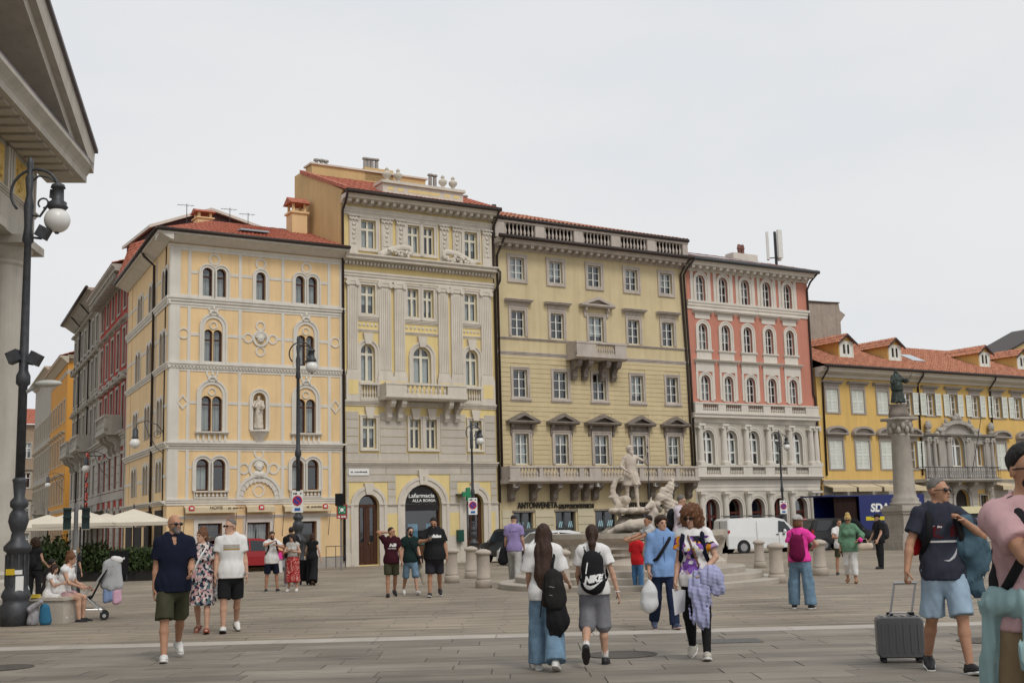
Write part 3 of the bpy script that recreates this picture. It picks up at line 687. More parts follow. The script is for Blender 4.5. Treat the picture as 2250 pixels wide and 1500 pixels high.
o=t0[2];xa,xb=o['x0'],o['x1'];zsp=o['z1']-(xb-xa)/2
sg=B.build(MB().box(xa+.1,xb-.1,.12,.2,zsp-.25,zsp+.06),'sign_panel',plain('black_sign',(.012,.010,.010),.3))
B.build(MB().ext([p for p in outline(dict(x0=xa,x1=xb,z0=zsp,z1=o['z1'],arch=True),-.1)],.13,.18),'fanlight_panel',plain('black_sign',(.012,.01,.01),.3))
WL=plain('white_lettering',(.85,.85,.82),.5)
f=lambda cx,cy:(B.x(*cv6(cx,cy),.12),B.z(*cv6(cx,cy),.12))
a,b=f(455,1018),f(618,993);link('lettering',fit_text(text_mesh('Lafarmacia',.3,WL,.01,.004),a[0],b[0],a[1],b[1]+.03,.11),R2).matrix_local=B.M
a,b=f(478,1045),f(625,1025);link('lettering',fit_text(text_mesh('ALLA BORSA',.3,WL,.01,.003),a[0],b[0],a[1],b[1],.11),R2).matrix_local=B.M
for q in(xa+.35,xb-.75):B.build(MB().box(q,q+.55,.32,.34,.9,2.0),'window_poster',mat('blue_poster',(.12,.3,.42),.5,.5,3,0))
B.build(MB().box(xa+.2,xb-.2,.6,.95,.05,1.0),'shop_counter',mat('counter_wood',(.22,.09,.035),.5));B.build(MB().box(xa+.3,xb-.3,.55,.6,.95,1.15),'counter_top',plain('teal',(.1,.5,.48),.5))
# imposts, pilaster panels at ground floor
segs=[(0.05,t0[0]['x0']-.02),(t0[0]['x1']+.02,xa-.02),(xb+.02,t0[1]['x0']-.02),(t0[1]['x1']+.02,W2-.03)]
for a,b in segs:
 mould(B,a,b,zi0,zi1+.03,.13,STN,'impost');band(B,a,b,-.5,zi0,.05,STN,'pier')
 band(B,a+.2,b-.2,1.35,zi0-.3,.058,PYE,'pier_panel');band(B,a-.01,b+.01,-.5,.62,.09,STN,'plinth')
mould(B,0,W2,zr0,zr1,.2,STN);mould(B,0,W2,zs0+.3,zs1,.16,STN)
xp=[(B.x(a,800),B.x(b,800))for a,b in((762,785),(832,859),(866,889),(963,985.6),(991,1016.5),(1057,1080))]
zpb,zpt=zq(766,823),zq(766,612)
for a,b in xp:
 mb=MB();mb.box(a,b,-.10,.01,zpb,zpt-.3);nf=6;w=(b-a)/nf
 for k in range(nf):mb.box(a+w*k+w*.18,a+w*k+w*.82,-.128,-.099,zpb+.3,zpt-.45)
 mb.box(a-.06,b+.06,-.16,.01,zpb,zpb+.14);mb.box(a-.03,b+.03,-.14,.01,zpb+.14,zpb+.24)
 p=B.build(mb,'pilaster',STN);cp=MB();cp.box(a-.04,b+.04,-.17,.01,zpt-.12,zpt)
 for q in(a+.03,b-.03):cp.tube([(q,-.2,zpt-.22),(q,.0,zpt-.22)],.13,10)
 cp.box(a,b,-.15,.01,zpt-.3,zpt-.12);B.build(cp,'capital',STN,p)
 band(B,a-.1,b+.1,zs1,zpb,.16,STN,'pedestal');band(B,a+.02,b-.02,zs1+.3,zpb-.25,.168,PYE,'pedestal_panel')
za,zb2=zq(790,725),zq(790,700)
ex=[(0.02,xp[0][0])]+[(xp[i][1],xp[i+1][0])for i in range(5)]
for a,b in[(xp[0][1],xp[1][0]),(xp[2][1],xp[3][0]),(xp[4][1],xp[5][0])]:
 mould(B,a+.02,b-.02,zb2-.1,zb2+.08,.1,STN);mould(B,a+.02,b-.02,za-.08,za+.06,.08,STN)
 mb=MB();n=int((b-a)/.22)
 for k in range(n):mb.ball((a+.15+(b-a-.3)*k/max(1,n-1),-.02,(za+zb2)/2),(.07,.03,.08),6,4)
 B.build(mb,'rosettes',STN)
for o,k in((t2[0],0),(t2[2],1)):balustrade(B,o['x0']-.1,o['x1']+.1,zs1,o['z0']-.02,-.1,STN,[],6,'window_balustrade',.16)
# entablature, mid cornice, attic storey
zm0,zm1=zq(762,579),zq(762,559);mould(B,0,W2,zpt,zpt+.42,.14,STN,'architrave');mould(B,-.05,W2+.05,zm0-.05,zm1,.62,STN,'cornice',PR_CORN)
mb=MB();n=int(W2/.2)
for k in range(n):mb.box(.2*k+.03,.2*k+.14,-.24,.0,zm0-.02,zm0+.12)
B.build(mb,'dentils',STN)
for sg in(-1,1):
 xc=(B.x(867,570)if sg<0 else B.x(1001,580));pts=[]
 for k in range(9):u=k/8;pts.append((xc-sg*(-1.05+1.75*u),-.3,zm1+.06+.55*math.sin(u*math.pi*.55)))
 cxx,cz=pts[-1][0],pts[-1][2]-.2
 for k in range(1,9):a=math.pi/2-k*.6;r=.2*(1-k/11);pts.append((cxx-sg*r*math.cos(a)*1.0,-.3,cz+r*math.sin(a)))
 B.build(MB().tube(pts,[.06]*9+[.055-.004*k for k in range(8)],8,flat=2.6),'scroll_pediment',STN,None,True)
 mb=MB()
 for k in range(22):mb.ball((xc+random.uniform(-.55,.65)*-sg,-.3-random.random()*.12,zm1+.08+random.random()*.32),random.uniform(.06,.12),6,4)
 B.build(mb,'carved_foliage',STN,None,True)
xq=[(B.x(*cv5(a,650)),B.x(*cv5(b,650)))for a,b in((545,612),(790,875),(905,970),(1237,1305),(1335,1400),(1562,1632))]
zq0,zq1=zm1+.1,zq(766,470.5)
for a,b in xq:
 mb=MB();mb.box(a,b,-.09,.01,zq0,zq1);mb.ring([(a+.08,zq0+.5),(a+.08,zq1-.35),(b-.08,zq1-.35),(b-.08,zq0+.5)],[(a+.13,zq0+.55),(a+.13,zq1-.4),(b-.13,zq1-.4),(b-.13,zq0+.55)],-.115,-.08);p=B.build(mb,'attic_pilaster',STN)
 cp=MB();cp.box(a-.06,b+.06,-.17,.01,zq1-.1,zq1)
 for k in range(6):cp.ball((a+(b-a)*(k+.5)/6,-.12,zq1-.2-(k%2)*.05),(.07,.06,.1),6,4)
 for k in range(5):cp.ball(((a+b)/2+.03*math.sin(k*2),-.1,zq1-.5-.24*k),(.12-.015*k,.05,.1),6,4)
 B.build(cp,'capital',STN,p,True)
mould(B,0,W2,zq1,zq1+.4,.12,STN,'architrave')
for xc,w in((.5*(t4[0]['x0']+t4[0]['x1']),1.1),(.5*(t4[1]['x0']+t4[1]['x1'])-.1,.9),(.5*(t4[2]['x0']+t4[2]['x1'])+.1,.9),(.5*(t4[3]['x0']+t4[3]['x1']),1.1)):
 B.build(MB().tube([(xc+w*(k/10-.5),-.05,zq1+.86-.3*math.sin(math.pi*k/10))for k in range(11)],[.03+.045*math.sin(math.pi*k/10)for k in range(11)],6),'garland',STN,None,True)
mould(B,-.1,W2+.1,zt2-.42,zt2,.8,STN,'cornice',PR_CORN)
mb=MB();n=int(W2/.42)
for k in range(n):mb.box(.42*k+.08,.42*k+.25,-.55,.0,zt2-.4,zt2-.2)
B.build(mb,'modillions',STN);gutter(B,-.15,W2+.12,-.88,zt2+.04)
B.build(MB().extx([(-.95,zt2+.05),(-.95,zt2+.16),(-.6,zt2+.22),(-.6,zt2+.05)],-.15,W2+.12),'roof_edge',M_PIPE)
tiles(B,(-.2,-.85,zt2+.1),(W2+.1,-.85,zt2+.1),(-.2,5.2,zt2+2.5),(W2+.1,5.2,zt2+2.5),M_TILE)
B.build(MB().add([(-.1,5.2,zt2+2.5),(W2+.1,5.2,zt2+2.5),(W2+.1,6.2,zt2+2),(-.1,6.2,zt2+2)],[(0,1,2,3)]),'roof',M_TILE)
BEI=mat('beige_gable',(.60,.43,.21),.9,.1,.7,.1,30,streak=.16)
B.build(MB().extx([(.02,zt2-6),(.02,zt2-.02),(-.3,zt2+.2),(5.2,zt2+2.62),(6.3,zt2+2.62),(6.3,zt2-6)],-.12,-.02),'gable_wall',BEI)
B.build(MB().extx([(-.75,zt2+.12),(-.75,zt2+.3),(5.3,zt2+2.72),(5.3,zt2+2.5)],-.22,.1),'verge',M_TILE)
x,_,z=at_px(B,680,385,7.5);xe=B.x(880,420,7.5);ze=zt2+3.15
B.build(MB().box(.5,7.6,5.3,6.2,zt2+1,ze),'roof_parapet',BEI);B.build(MB().box(.4,7.7,5.2,6.3,ze,ze+.1),'parapet_coping',STN)
def flue(fr,px,py0,py1,y,m,r=.12,n='flue'):
 x,_,z1=at_px(fr,px,py1,y);z0=fr.z(px,py0,y);fr.build(MB().lathe([(r,z0-.6),(r,z1-.2),(r*.8,z1-.2),(r*.8,z1-.1),(r*1.5,z1-.09),(r*1.4,z1)],(x,y,0),8),n,m)
FLU=mat('flue_grey',(.33,.31,.29),.7,.2,6)
for px,a,b in((695,371,350),(706,372,351),(716,374,353),(802,369,347),(809,369,348),(817,370,349),(827,371,350),(945,400,383),(955,402,385),(1022,445,430)):flue(B,px,a,b,5.8,FLU)
x,_,z=at_px(B,825,376,5.8);B.build(MB().box(x-.9,x+.9,5.3,6.5,ze-.5,z),'chimney_block',BEI)
xa2,xb2=B.x(835,420),B.x(1010,420);za2=zt2+.15;zb3=B.z(900,405,-.3)
mb=MB();mb.box(xa2,xb2,-.35,.5,za2,zb3-.12);mb.box(xa2-.1,xb2+.1,-.48,.6,zb3-.12,zb3+.03);mb.box(xa2-.05,xb2+.05,-.42,.55,za2,za2+.2);B.build(mb,'attic_parapet',STN)
wq=xb2-xa2
for a,b in((.06,.13),(.18,.25),(.31,.70),(.76,.83),(.88,.95)):band(B,xa2+wq*a,xa2+wq*b,za2+.35,zb3-.3,.358,PYE,'parapet_panel')
for px in(849.4,873.8,971.8,994):B.build(MB().lathe([(.17,0),(.17,.1),(.08,.14),(.1,.2),(.21,.32),(.24,.42),(.22,.5),(.1,.58),(.08,.64),(.12,.68),(.02,.82)],(B.x(px,400),-.05,zb3+.03),12),'urn',mat('pale_stone',(.55,.5,.42),.85),None,True)
# balcony
xa3,xb3=B.x(848,860,-.9),B.x(1024,870,-.9);zb4,zt4=B.z(935,879,-.9),B.z(935,843,-.9)
B.build(MB().extx([(.02,zb4),(-.9,zb4),(-1.0,zb4+.1),(-1.0,zb4+.2),(.02,zb4+.2)],xa3-.05,xb3+.05),'balcony_slab',STN)
xi0,xi1=B.x(893,860,-.9),B.x(983,865,-.9)
balustrade(B,xa3,xb3,zb4+.2,zt4,-.85,STN,[(xa3,xi0),(xi1,xb3)],9,'balcony_balustrade',.2)
for q in(xa3+.1,xb3-.1):B.build(MB().box(q-.1,q+.1,-.76,.0,zb4+.2,zt4-.03),'balcony_cheek',STN)
def bracket(fr,x,zt,h,d,w,m,parent=None,name='bracket'):
 pts=[(.02,zt),(-d,zt),(-d,zt-h*.18),(-d*.85,zt-h*.34),(-d*.55,zt-h*.42),(-d*.38,zt-h*.6),(-d*.42,zt-h*.8),(-d*.25,zt-h),(.02,zt-h)]
 return fr.build(MB().extx(pts,x-w/2,x+w/2),name,m,parent)
for px in(858,882,985,1008):bracket(B,B.x(px,890,-.4),zb4,1.05,.8,.26,STN)
pipe(B,[(-.1,-.85,zt2),(-.05,-.5,zt2-.4),(-.05,-.1,zt2-.8),(-.05,-.12,.3)]);pipe(B,[(W2,-.85,zt2),(W2+.02,-.5,zt2-.4),(W2+.02,-.12,zt2-.8),(W2+.02,-.12,zm1+.2),(W2+.02,-.75,zm1-.3),(W2+.02,-.7,zm0-.3),(W2+.02,-.14,zm0-.8),(W2+.02,-.14,3.)])
SGN=plain('sign_white',(.8,.8,.78));GRN=plain('pharmacy_green',(.02,.22,.09),.5)
xg,zg2=f(795,998);mb=MB();mb.box(xg-.1,xg+.1,-.55,-.43,zg2-.34,zg2+.34);mb.box(xg-.34,xg+.34,-.56,-.42,zg2-.12,zg2+.12);B.build(mb,'pharmacy_cross',GRN);B.build(MB().box(xg-.5,xg,-.5,-.03,zg2-.03,zg2+.03),'cross_bracket',M_IRON)
xg,zg2=f(765,1258);B.build(MB().box(xg-.17,xg+.17,-.28,-.05,zg2-.3,zg2+.3),'post_box',mat('box_green',(.015,.07,.05),.4))
xg,zg2=f(130,856);pq=B.build(MB().box(xg-.55,xg+.55,-.08,-.03,zg2-.16,zg2+.16),'street_plaque',SGN);link('lettering',fit_text(scrawl(M_LTR,14),xg-.45,xg+.45,zg2-.05,zg2+.05,-.082),pq)
# ================================================================ the bank house
BKY=mat('bank_plaster',(.60,.50,.305),.9,.09,.8,.1,40,streak=.25);BKR=mat('bank_courses',(.60,.495,.30),.9,.10,.9,.1,40,rnd=.025,streak=.12)
BST=mat('worn_stone',(.50,.44,.385),.9,.16,1.5,.15,30,streak=.3);BSD=mat('sooty_stone',(.24,.205,.175),.9,.35,2.0,.2,30,streak=.4);WFR=plain('white_frame',(.74,.73,.69),.5)
s3=S(1093,900)
R3,K=bldg('bank_house','ochre bank house with a long stone balcony and a roof balustrade',s3)
W3=S(1519,900)-s3+.12
def row7(l):return K.rows(bx(cv7,l))
def row8(l):return K.rows(bx(cv8,l))
kA=row7([(160,280,495,680),(498,612,535,718),(835,945,570,748),(1160,1263,603,785),(1462,1562,640,810)])
kB=row7([(170,288,950,1180),(512,625,985,1200),(845,970,1015,1225),(1183,1283,1035,1245),(1480,1580,1060,1270)])
kC=row8([(155,255,35,235),(443,545,50,250),(725,818,70,255),(1000,1085,85,268),(1252,1335,95,275)])
kD=row8([(168,265,490,715),(455,550,500,715),(738,838,508,720),(1013,1103,515,718),(1265,1350,520,718)])
kE=row8([(160,300,1040,1250),(460,605,1040,1250),(745,900,1045,1250),(1035,1180,1048,1250),(1310,1440,1050,1250)])
for o in kE:o['z0']=.1
zt3=K.z(1300,543,-.7);ops3=kA+kB+kC+kD+kE
wall(K,0,W3,-.9,zt3,ops3,BKY,rev=.26);shell(K,0,W3,-.9,zt3,11,BKY)
zr3=K.z(1120,776);zbb=K.z(1118,1056)
for rr,g in((kC,.17),(kD,.3)):
 for o in rr:o['g']=g;o['gb']=.12
for o in kE:o['g']=.12;o['gb']=0
z_sg0,z_sg1=K.z(1140,1119),K.z(1140,1098)
for o in kD:o['hz']=o['z1'];o['z1']+=.85
courses(K,.12,W3-.12,zbb+.1,zr3,26,kC+kD,BKR,.03,.024)
for o in kD:o['z1']=o['hz']
courses(K,.12,W3-.12,.9,z_sg0,4,kE,mat('bank_blocks',(.56,.50,.36),.85,.1,1,.12,30,rnd=.05),.06,.025,block=1.1)
courses(K,.12,W3-.12,-.5,.9,1,kE,BST,.09,.02,name='plinth_stone')
for k,o in enumerate(kA+kB+kC+kD):
 window(K,o,WFR,.05,1,(),bars=3,curtain=(k%6==1)*.8,muw=.032)
for o in kA:surround(K,o,.2,.045,BST,gb=.2)
for o in kB:surround(K,o,.17,.045,BST,gb=0)
for k,o in enumerate(kC):surround(K,o,.16,.05,BST,gb=.1);mould(K,o['x0']-.22,o['x1']+.22,o['z0']-.24,o['z0']-.08,.12,BST,'sill',PR_SILL)
for k,o in enumerate(kB):
 c=(o['x0']+o['x1'])/2
 if k==2:
  pediment(K,c,2.35,o['z1']+.5,.62,.38,BST)
  for q in(-.78,.78):bracket(K,c+q,o['z1']+.5,.55,.25,.14,BST)
 else:mould(K,o['x0']-.17,o['x1']+.17,o['z1']+.17,o['z1']+.38,.05,BST,'frieze');hood(K,o,o['z1']+.38,.22,.42,.34,BST)
for k,o in enumerate(kD):
 c=(o['x0']+o['x1'])/2;w=2.35 if k==2 else 2.0;surround(K,o,.2,.06,BST,gb=0)
 band(K,o['x0']-.18,o['x1']+.18,o['z1']+.2,o['z1']+.52,.05,BSD,'frieze');pediment(K,c,w,o['z1']+.52,.62,.45,BSD)
 for q in(-1,1):bracket(K,c+q*(w/2-.34),o['z1']+.52,.6,.26,.15,BSD)
for z_,h in((K.z(1110,742),.12),(K.z(1110,775),.22)):mould(K,0,W3,z_-h/2,z_+h/2,.1,BST)
for zz in(zbb-.02,):pass
# balconies
def balcony(fr,x0,x1,z0,z1,dep,m,piers,nb,br,bh,mbr,cons=.24):
 fr.build(MB().extx([(.02,z0-.16),(-dep*.9,z0-.16),(-dep-.1,z0-.05),(-dep-.1,z0+.05),(.02,z0+.05)],x0-.08,x1+.08),'balcony_slab',m)
 b=balustrade(fr,x0,x1,z0+.05,z1,-dep+.02,m,piers,nb,'balcony_balustrade',.18)
 for q in(x0+.09,x1-.09):fr.build(MB().box(q-.09,q+.09,-dep+.11,.0,z0+.05,z1-.02),'balcony_cheek',m)
 for q in br:bracket(fr,q,z0-.16,bh,dep*.86,cons,mbr)
xa,xb=K.x(1266,765,-1),K.x(1375,772,-1);zt=K.z(1320,752,-1);zb=K.z(1320,784,-1)
xi0,xi1=K.x(1309,765,-1),K.x(1350,765,-1)
balcony(K,xa,xb,zb,zt,1.0,BST,[(xa,xi0),(xi1,xb)],8,[xa+.35,xa+1.1,xb-1.1,xb-.35],1.1,BSD,.3)
xa,xb=K.x(1119,1040,-1),K.x(1533,1040,-1);zt=K.z(1320,1023,-1);zb=K.z(1320,1054,-1)
px_p=[(1118,1142),(1184,1192),(1229,1237),(1272,1282),(1294,1320),(1388,1400),(1404,1414),(1444,1454),(1484,1492),(1526,1534)]
piers=[(max(xa,K.x(a,1040,-1)),min(xb,K.x(b,1040,-1)))for a,b in px_p]
br_px=(1128,1176,1222,1266,1290,1312,1360,1392,1436,1478,1518)
balcony(K,xa,xb,zb,zt,1.0,BST,piers,.21,[K.x(p,1065,-.4)for p in br_px],.92,BSD,.32)
for p in(1136,1187,1233,1278,1300,1317,1402,1444,1487):K.build(MB().box(K.x(p,1060,-.9)-.1,K.x(p,1060,-.9)+.1,-.85,-.65,zb-.36,zb-.16),'balcony_lamp',SGN)
# sign lettering and shop openings
for k,o in enumerate(kE):
 w=window(K,o,M_IRON,.07,1,(.62,),y=.2,gl=glass('shop_glass',.1,(.5,.5,.5)))
 K.build(MB().box(o['x0']-.1,o['x1']+.1,-.05,.2,o['z1']-.02,o['z1']+.08),'shop_lintel',BSD)
 for i in range(2):
  mb=MB()
  for j in range(3):
   q=o['x0']+.3+i*.62+j*.13;zq_=1.55;mb.ext([(q,zq_),(q+.08,zq_),(q+.2,zq_+.42),(q+.12,zq_+.42)],.225,.235)
  K.build(mb,'window_sticker',plain('sticker_blue',(.35,.55,.62),.5),w)
for a,b,t in((1136,1224,'ANTONVENETA'),(1226,1303,'GRUPPOMONTEPASCHI'),(1374,1428,'ANTONVENETA'),(1430,1506,'GRUPPOMONTEPASCHI')):
 z0,z1=K.z(a,1117),K.z(a,1103 if t[0]=='A' else 1107);o=link('lettering',fit_text(text_mesh(t,.3,plain('black_letter',(.02,.015,.012)),.03,.006),K.x(a,1110),K.x(b,1110),z0,z1,-.06),R3);o.matrix_local=K.M
 # crowning cornice with modillions, gutter, balustraded parapet and tiled strip behind
mould(K,-.05,W3+.05,zt3-.5,zt3,.75,BST,'cornice',PR_CORN)
mb=MB();n=int(W3/.5)
for k in range(n):mb.box(.5*k+.1,.5*k+.3,-.55,0,zt3-.42,zt3-.24)
K.build(mb,'modillions',BST);gutter(K,-.1,W3+.1,-.82,zt3+.05,.12)
zp0,zp1=zt3+.12,K.z(1300,507,-.1)
pn=[(95,360),(440,695),(770,1015),(1090,1325),(1397,1630)];xs_=[(K.x(*cv7(a,260)),K.x(*cv7(b,260)))for a,b in pn]
pr=[(0,xs_[0][0])]+[(xs_[i][1],xs_[i+1][0])for i in range(4)]+[(xs_[4][1],W3)]
balustrade(K,0,W3,zp0,zp1,-.1,BST,pr,8,'roof_balustrade',.26)
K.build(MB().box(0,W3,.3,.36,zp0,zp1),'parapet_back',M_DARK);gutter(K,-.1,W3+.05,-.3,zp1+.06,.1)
tiles(K,(-.1,-.32,zp1+.1),(W3+.05,-.32,zp1+.1),(-.1,4.6,zp1+1.9),(W3-.2,4.6,zp1+1.55),M_TILE2,pitch=.27,row=.4,amp=.07)
K.build(MB().add([(-.1,4.6,zp1+1.9),(W3-.2,4.6,zp1+1.55),(W3,11,zp1),(-.1,11,zp1)],[(0,1,2,3)]),'roof',M_TILE2);K.build(MB().box(W3-.1,W3,-.2,5,zt3,zp1+.1),'parapet_end',BST)
flue(K,1085,465,450,2,M_IRON,.1)
pipe(K,[(.25,-.8,zt3),(.2,-.4,zt3-.5),(.15,-.1,zt3-.9),(.15,-.1,zb)]);pipe(K,[(W3-.3,-.8,zt3),(W3-.5,-.4,zt3-.5),(W3-.55,-.1,zt3-.9),(W3-.35,-.1,zr3),(W3-.3,-.1,zb)]);pipe(K,[(W3+.0,-.9,zt3),(W3-.3,-.5,zt3-.5),(W3-.32,-.13,zt3-.9),(W3-.15,-.13,zr3),(W3-.1,-.13,zb)])
# ================================================================ the pink house
PNK=mat('pink_plaster',(.54,.228,.165),.9,.07,.8,.1,40,streak=.2);PTR=mat('pale_grey_trim',(.65,.605,.535),.85,.06,1.2,.1,40,streak=.12)
s4=S(1520,900)
R4,Q=bldg('pink_house','pink house with pale grey arcades, columns and balustrades',s4)
W4=S(1790,900)-s4
zt4_=Q.z(1640,583,-.7)
qa=Q.rows(bx(cvA,[(160,243,430,668),(370,448,455,688),(573,650,478,710),(770,845,505,733),(963,1035,530,752)]),True)
qb=Q.rows(bx(cvA,[(187,267,870,1112),(395,475,890,1127),(598,675,910,1145),(797,868,930,1160),(990,1060,950,1172)]),True)
qc=Q.rows([(1540.4,1560.8,823,880),(1592,1611,825,882),(1640.5,1659.3,829,884),(1688,1706,832,886),(1734.4,1751.7,835,888)],True)
qd=Q.rows(bx(cvB,[(200,298,310,600),(390,487,315,602),(577,670,325,603),(760,855,330,603),(932,1022,335,603)]),True)
qe=Q.rows(bx(cvB,[(228,343,880,1305),(418,535,880,1300),(605,718,876,1290),(795,895,874,1280),(965,1068,870,1270)]),True)
for k,o in enumerate(qe):o['z0']=.05 if k==0 else .6
zl0=Q.z(1660,913);ops4=qa+qb+qc
wall(Q,0,W4,zl0,zt4_,ops4,PNK,rev=.24);wall(Q,0,W4,-.9,zl0,qd+qe,mat('arcade_stone',(.55,.51,.435),.85,.07,1,.1,40,streak=.15),rev=.35,name='arcade_wall');shell(Q,0,W4,-.9,zt4_,11,PNK)
for k,o in enumerate(qa+qb+qc):window(Q,o,WFR,.045,1,(),bars=3,muw=.032,curtain=(k%5==0)*1)
for k,o in enumerate(qd):window(Q,o,WFR,.08,1,(.74,.36),muw=.07,curtain=.9 if k%2 else 0,y=.2);surround(Q,o,.2,.05,PTR)
for k,o in enumerate(qe):window(Q,o,mat('dark_red_wood',(.10,.022,.015),.5),.1,1 if k in(0,3)else 0,(.66,),y=.25,gl=glass('shop_glass2',.12,(.6,.6,.6)));surround(Q,o,.2,.06,PTR)
zA0,zA1=Q.z(1640,689),Q.z(1640,674)
mould(Q,0,W4,zA0,zA1+.1,.16,PTR)
for k,o in enumerate(qa):
 surround(Q,o,.22,.06,PTR);c0=o['x0']-.44;c1=o['x1']+.44;ztop=zt4_-.5
 for a,b in((c0,o['x0']-.2),(o['x1']+.2,c1)):band(Q,a,b,zA1,ztop,.04,PTR,'window_pier')
 band(Q,c0,c1,o['z1']+.2,ztop,.045,PTR,'spandrel');band(Q,c0,c1,zA1,o['z0']-.02,.046,PTR,'window_apron')
for k,o in enumerate(qb):
 surround(Q,o,.24,.05,PTR);band(Q,o['x0']-.24,o['x1']+.24,o['z1']+.28,o['z1']+.62,.045,PTR,'spandrel');hood(Q,o,o['z1']+.62,.2,.45,.28,PTR)
 mould(Q,o['x0']-.34,o['x1']+.34,o['z0']-.14,o['z0'],.12,PTR,'sill',PR_SILL);band(Q,o['x0']-.24,o['x1']+.24,qc[0]['z1']+.95,o['z0']-.14,.035,PTR,'window_apron')
for k,o in enumerate(qc):
 surround(Q,o,.2,.05,PTR);hood(Q,o,o['z1']+.75,.18,.48,.26,PTR)
 for a,b in((o['x0']-.36,o['x0']-.19),(o['x1']+.19,o['x1']+.36)):band(Q,a,b,zl0+.9,o['z1']+.75,.04,PTR,'window_pier')
 band(Q,o['x0']-.36,o['x1']+.36,o['z1']+.2,o['z1']+.75,.045,PTR,'spandrel')
def pbal(z0,z1,lst,y):
 xs=[(Q.x(*cvB(a,140 if y<700 else 650),-.25),Q.x(*cvB(b,140 if y<700 else 650),-.25))for a,b in lst]
 pr=[(0,xs[0][0])]+[(xs[i][1],xs[i+1][0])for i in range(4)]+[(xs[4][1],W4)];balustrade(Q,0,W4,z0,z1,-.2,PTR,pr,8,'storey_balustrade',.26)
zB0,zB1=Q.z(1640,909,-.2),Q.z(1640,887,-.2);pbal(zB0,zB1,[(200,325),(388,515),(572,695),(755,872),(932,1045)],100)
mould(Q,-.1,W4+.1,Q.z(1640,930),zB0,.42,PTR,'cornice',PR_CORN)
zC0,zC1=Q.z(1640,1046,-.2),Q.z(1640,1022,-.2);pbal(zC0,zC1,[(230,345),(422,532),(607,715),(790,893),(965,1070)],900)
mould(Q,-.1,W4+.1,zC0-.25,zC0,.42,PTR,'cornice',PR_CORN);mould(Q,-.02,W4+.02,Q.z(1640,1078),zC0-.25,.1,PTR,'frieze')
def colm(fr,x,z0,z1,r,m,ion=True,y=-.1):
 mb=MB();mb.box(x-r*1.35,x+r*1.35,y-r*1.35,y+r*1.3,z0,z0+.14);mb.lathe([(r*1.25,z0+.14),(r*1.25,z0+.22),(r,z0+.28),(r,z0+1),(r*.84,z1-.34)],(x,y,0),12);p=fr.build(mb,'column',m,None,False)
 cp=MB();cp.box(x-r*1.3,x+r*1.3,y-r*1.3,y+r*1.2,z1-.14,z1);cp.lathe([(r*.85,z1-.36),(r*1.1,z1-.14)],(x,y,0),12)
 if ion:
  for q in(-1,1):cp.tube([(x+q*r*1.05,y-r*1.2,z1-.22),(x+q*r*1.05,y+r,z1-.22)],.1,8)
 fr.build(cp,'capital',m,p)
for a in(177,372,557,740,916,1085,1128):colm(Q,Q.x(*cvB(a,450)),zC1,Q.z(*cvB(600,275)),.2,PTR)
for a in(195,392,579,763,941,1110,1150):colm(Q,Q.x(*cvB(a,1050)),-.1,Q.z(*cvB(650,822)),.2,PTR,False)
mould(Q,-.05,W4+.05,zt4_-.55,zt4_,.75,PTR,'cornice',PR_CORN)
mb=MB();n=int(W4/.55)
for k in range(n):mb.box(.55*k+.1,.55*k+.32,-.55,0,zt4_-.45,zt4_-.26)
Q.build(mb,'modillions',PTR);gutter(Q,0,W4+.3,-.84,zt4_+.05,.12,plain('slate_gutter',(.06,.065,.07)))
tiles(Q,(-.1,-.8,zt4_+.1),(W4+.35,-.8,zt4_+.1),(-.1,5.2,zt4_+2.0),(W4-3.2,5.2,zt4_+2.0),M_TILE3,pitch=.27)
Q.build(MB().add([(-.1,5.2,zt4_+2.0),(W4-3.2,5.2,zt4_+2.0),(W4+.35,-.8,zt4_+.1),(W4+.3,11,zt4_),(-.1,11,zt4_)],[(0,1,2,3,4)]),'roof',M_TILE3)
for px,py in((1535,557),(1578,563),(1618,570),(1660,574)):
 x,_,z=at_px(Q,px,py,1.6);Q.build(MB().add([(x-.7,.7,zt4_+.66),(x+.5,.7,zt4_+.66),(x+.5,2.6,zt4_+1.27),(x-.7,2.6,zt4_+1.27)],[(0,1,2,3)]),'skylight',plain('skylight_glass',(.35,.42,.47),.15))
x,_,z=at_px(Q,1629,560,4.5);mb=MB();mb.box(x-1.1,x+1.1,4.1,4.9,zt4_+1,z);Q.build(mb,'chimney',PTR)
for q in(-.18,.12):Q.build(MB().lathe([(.12,z),(.12,z+.35),(.16,z+.4),(.1,z+.7)],(x+q,4.5,0),8),'chimney_pot',M_TILE3)
pipe(Q,[(W4+.2,-.8,zt4_),(W4+.02,-.3,zt4_-.5),(W4-.1,-.08,zt4_-1),(W4-.1,-.08,zl0+1.5),(W4+.02,-.1,zl0+1.2),(W4+.02,-.1,zC0)])
# mobile phone mast on the roof behind
mst=empty('phone_mast','white panel phone mast standing on the pink house roof','antenna',Q.W@Vector((Q.x(1706,580,5),5,Q.z(1706,583,5)-.8)))
zh=3.2;MM=plain('mast_white',(.7,.7,.66));MB().tube([(0,0,0),(0,0,zh)],.1,8).build('pole',M_IRON,mst)
for a in(0,2.1,4.2):MB().box(-.17,.17,-.62,-.45,zh*.38,zh).xf(Matrix.Rotation(a+.4,4,'Z')).build('panel',MM,mst);MB().tube([(0,-.5,zh*.42),(0,0,zh*.42)],.04,5).xf(Matrix.Rotation(a+.4,4,'Z')).build('arm',M_IRON,mst)
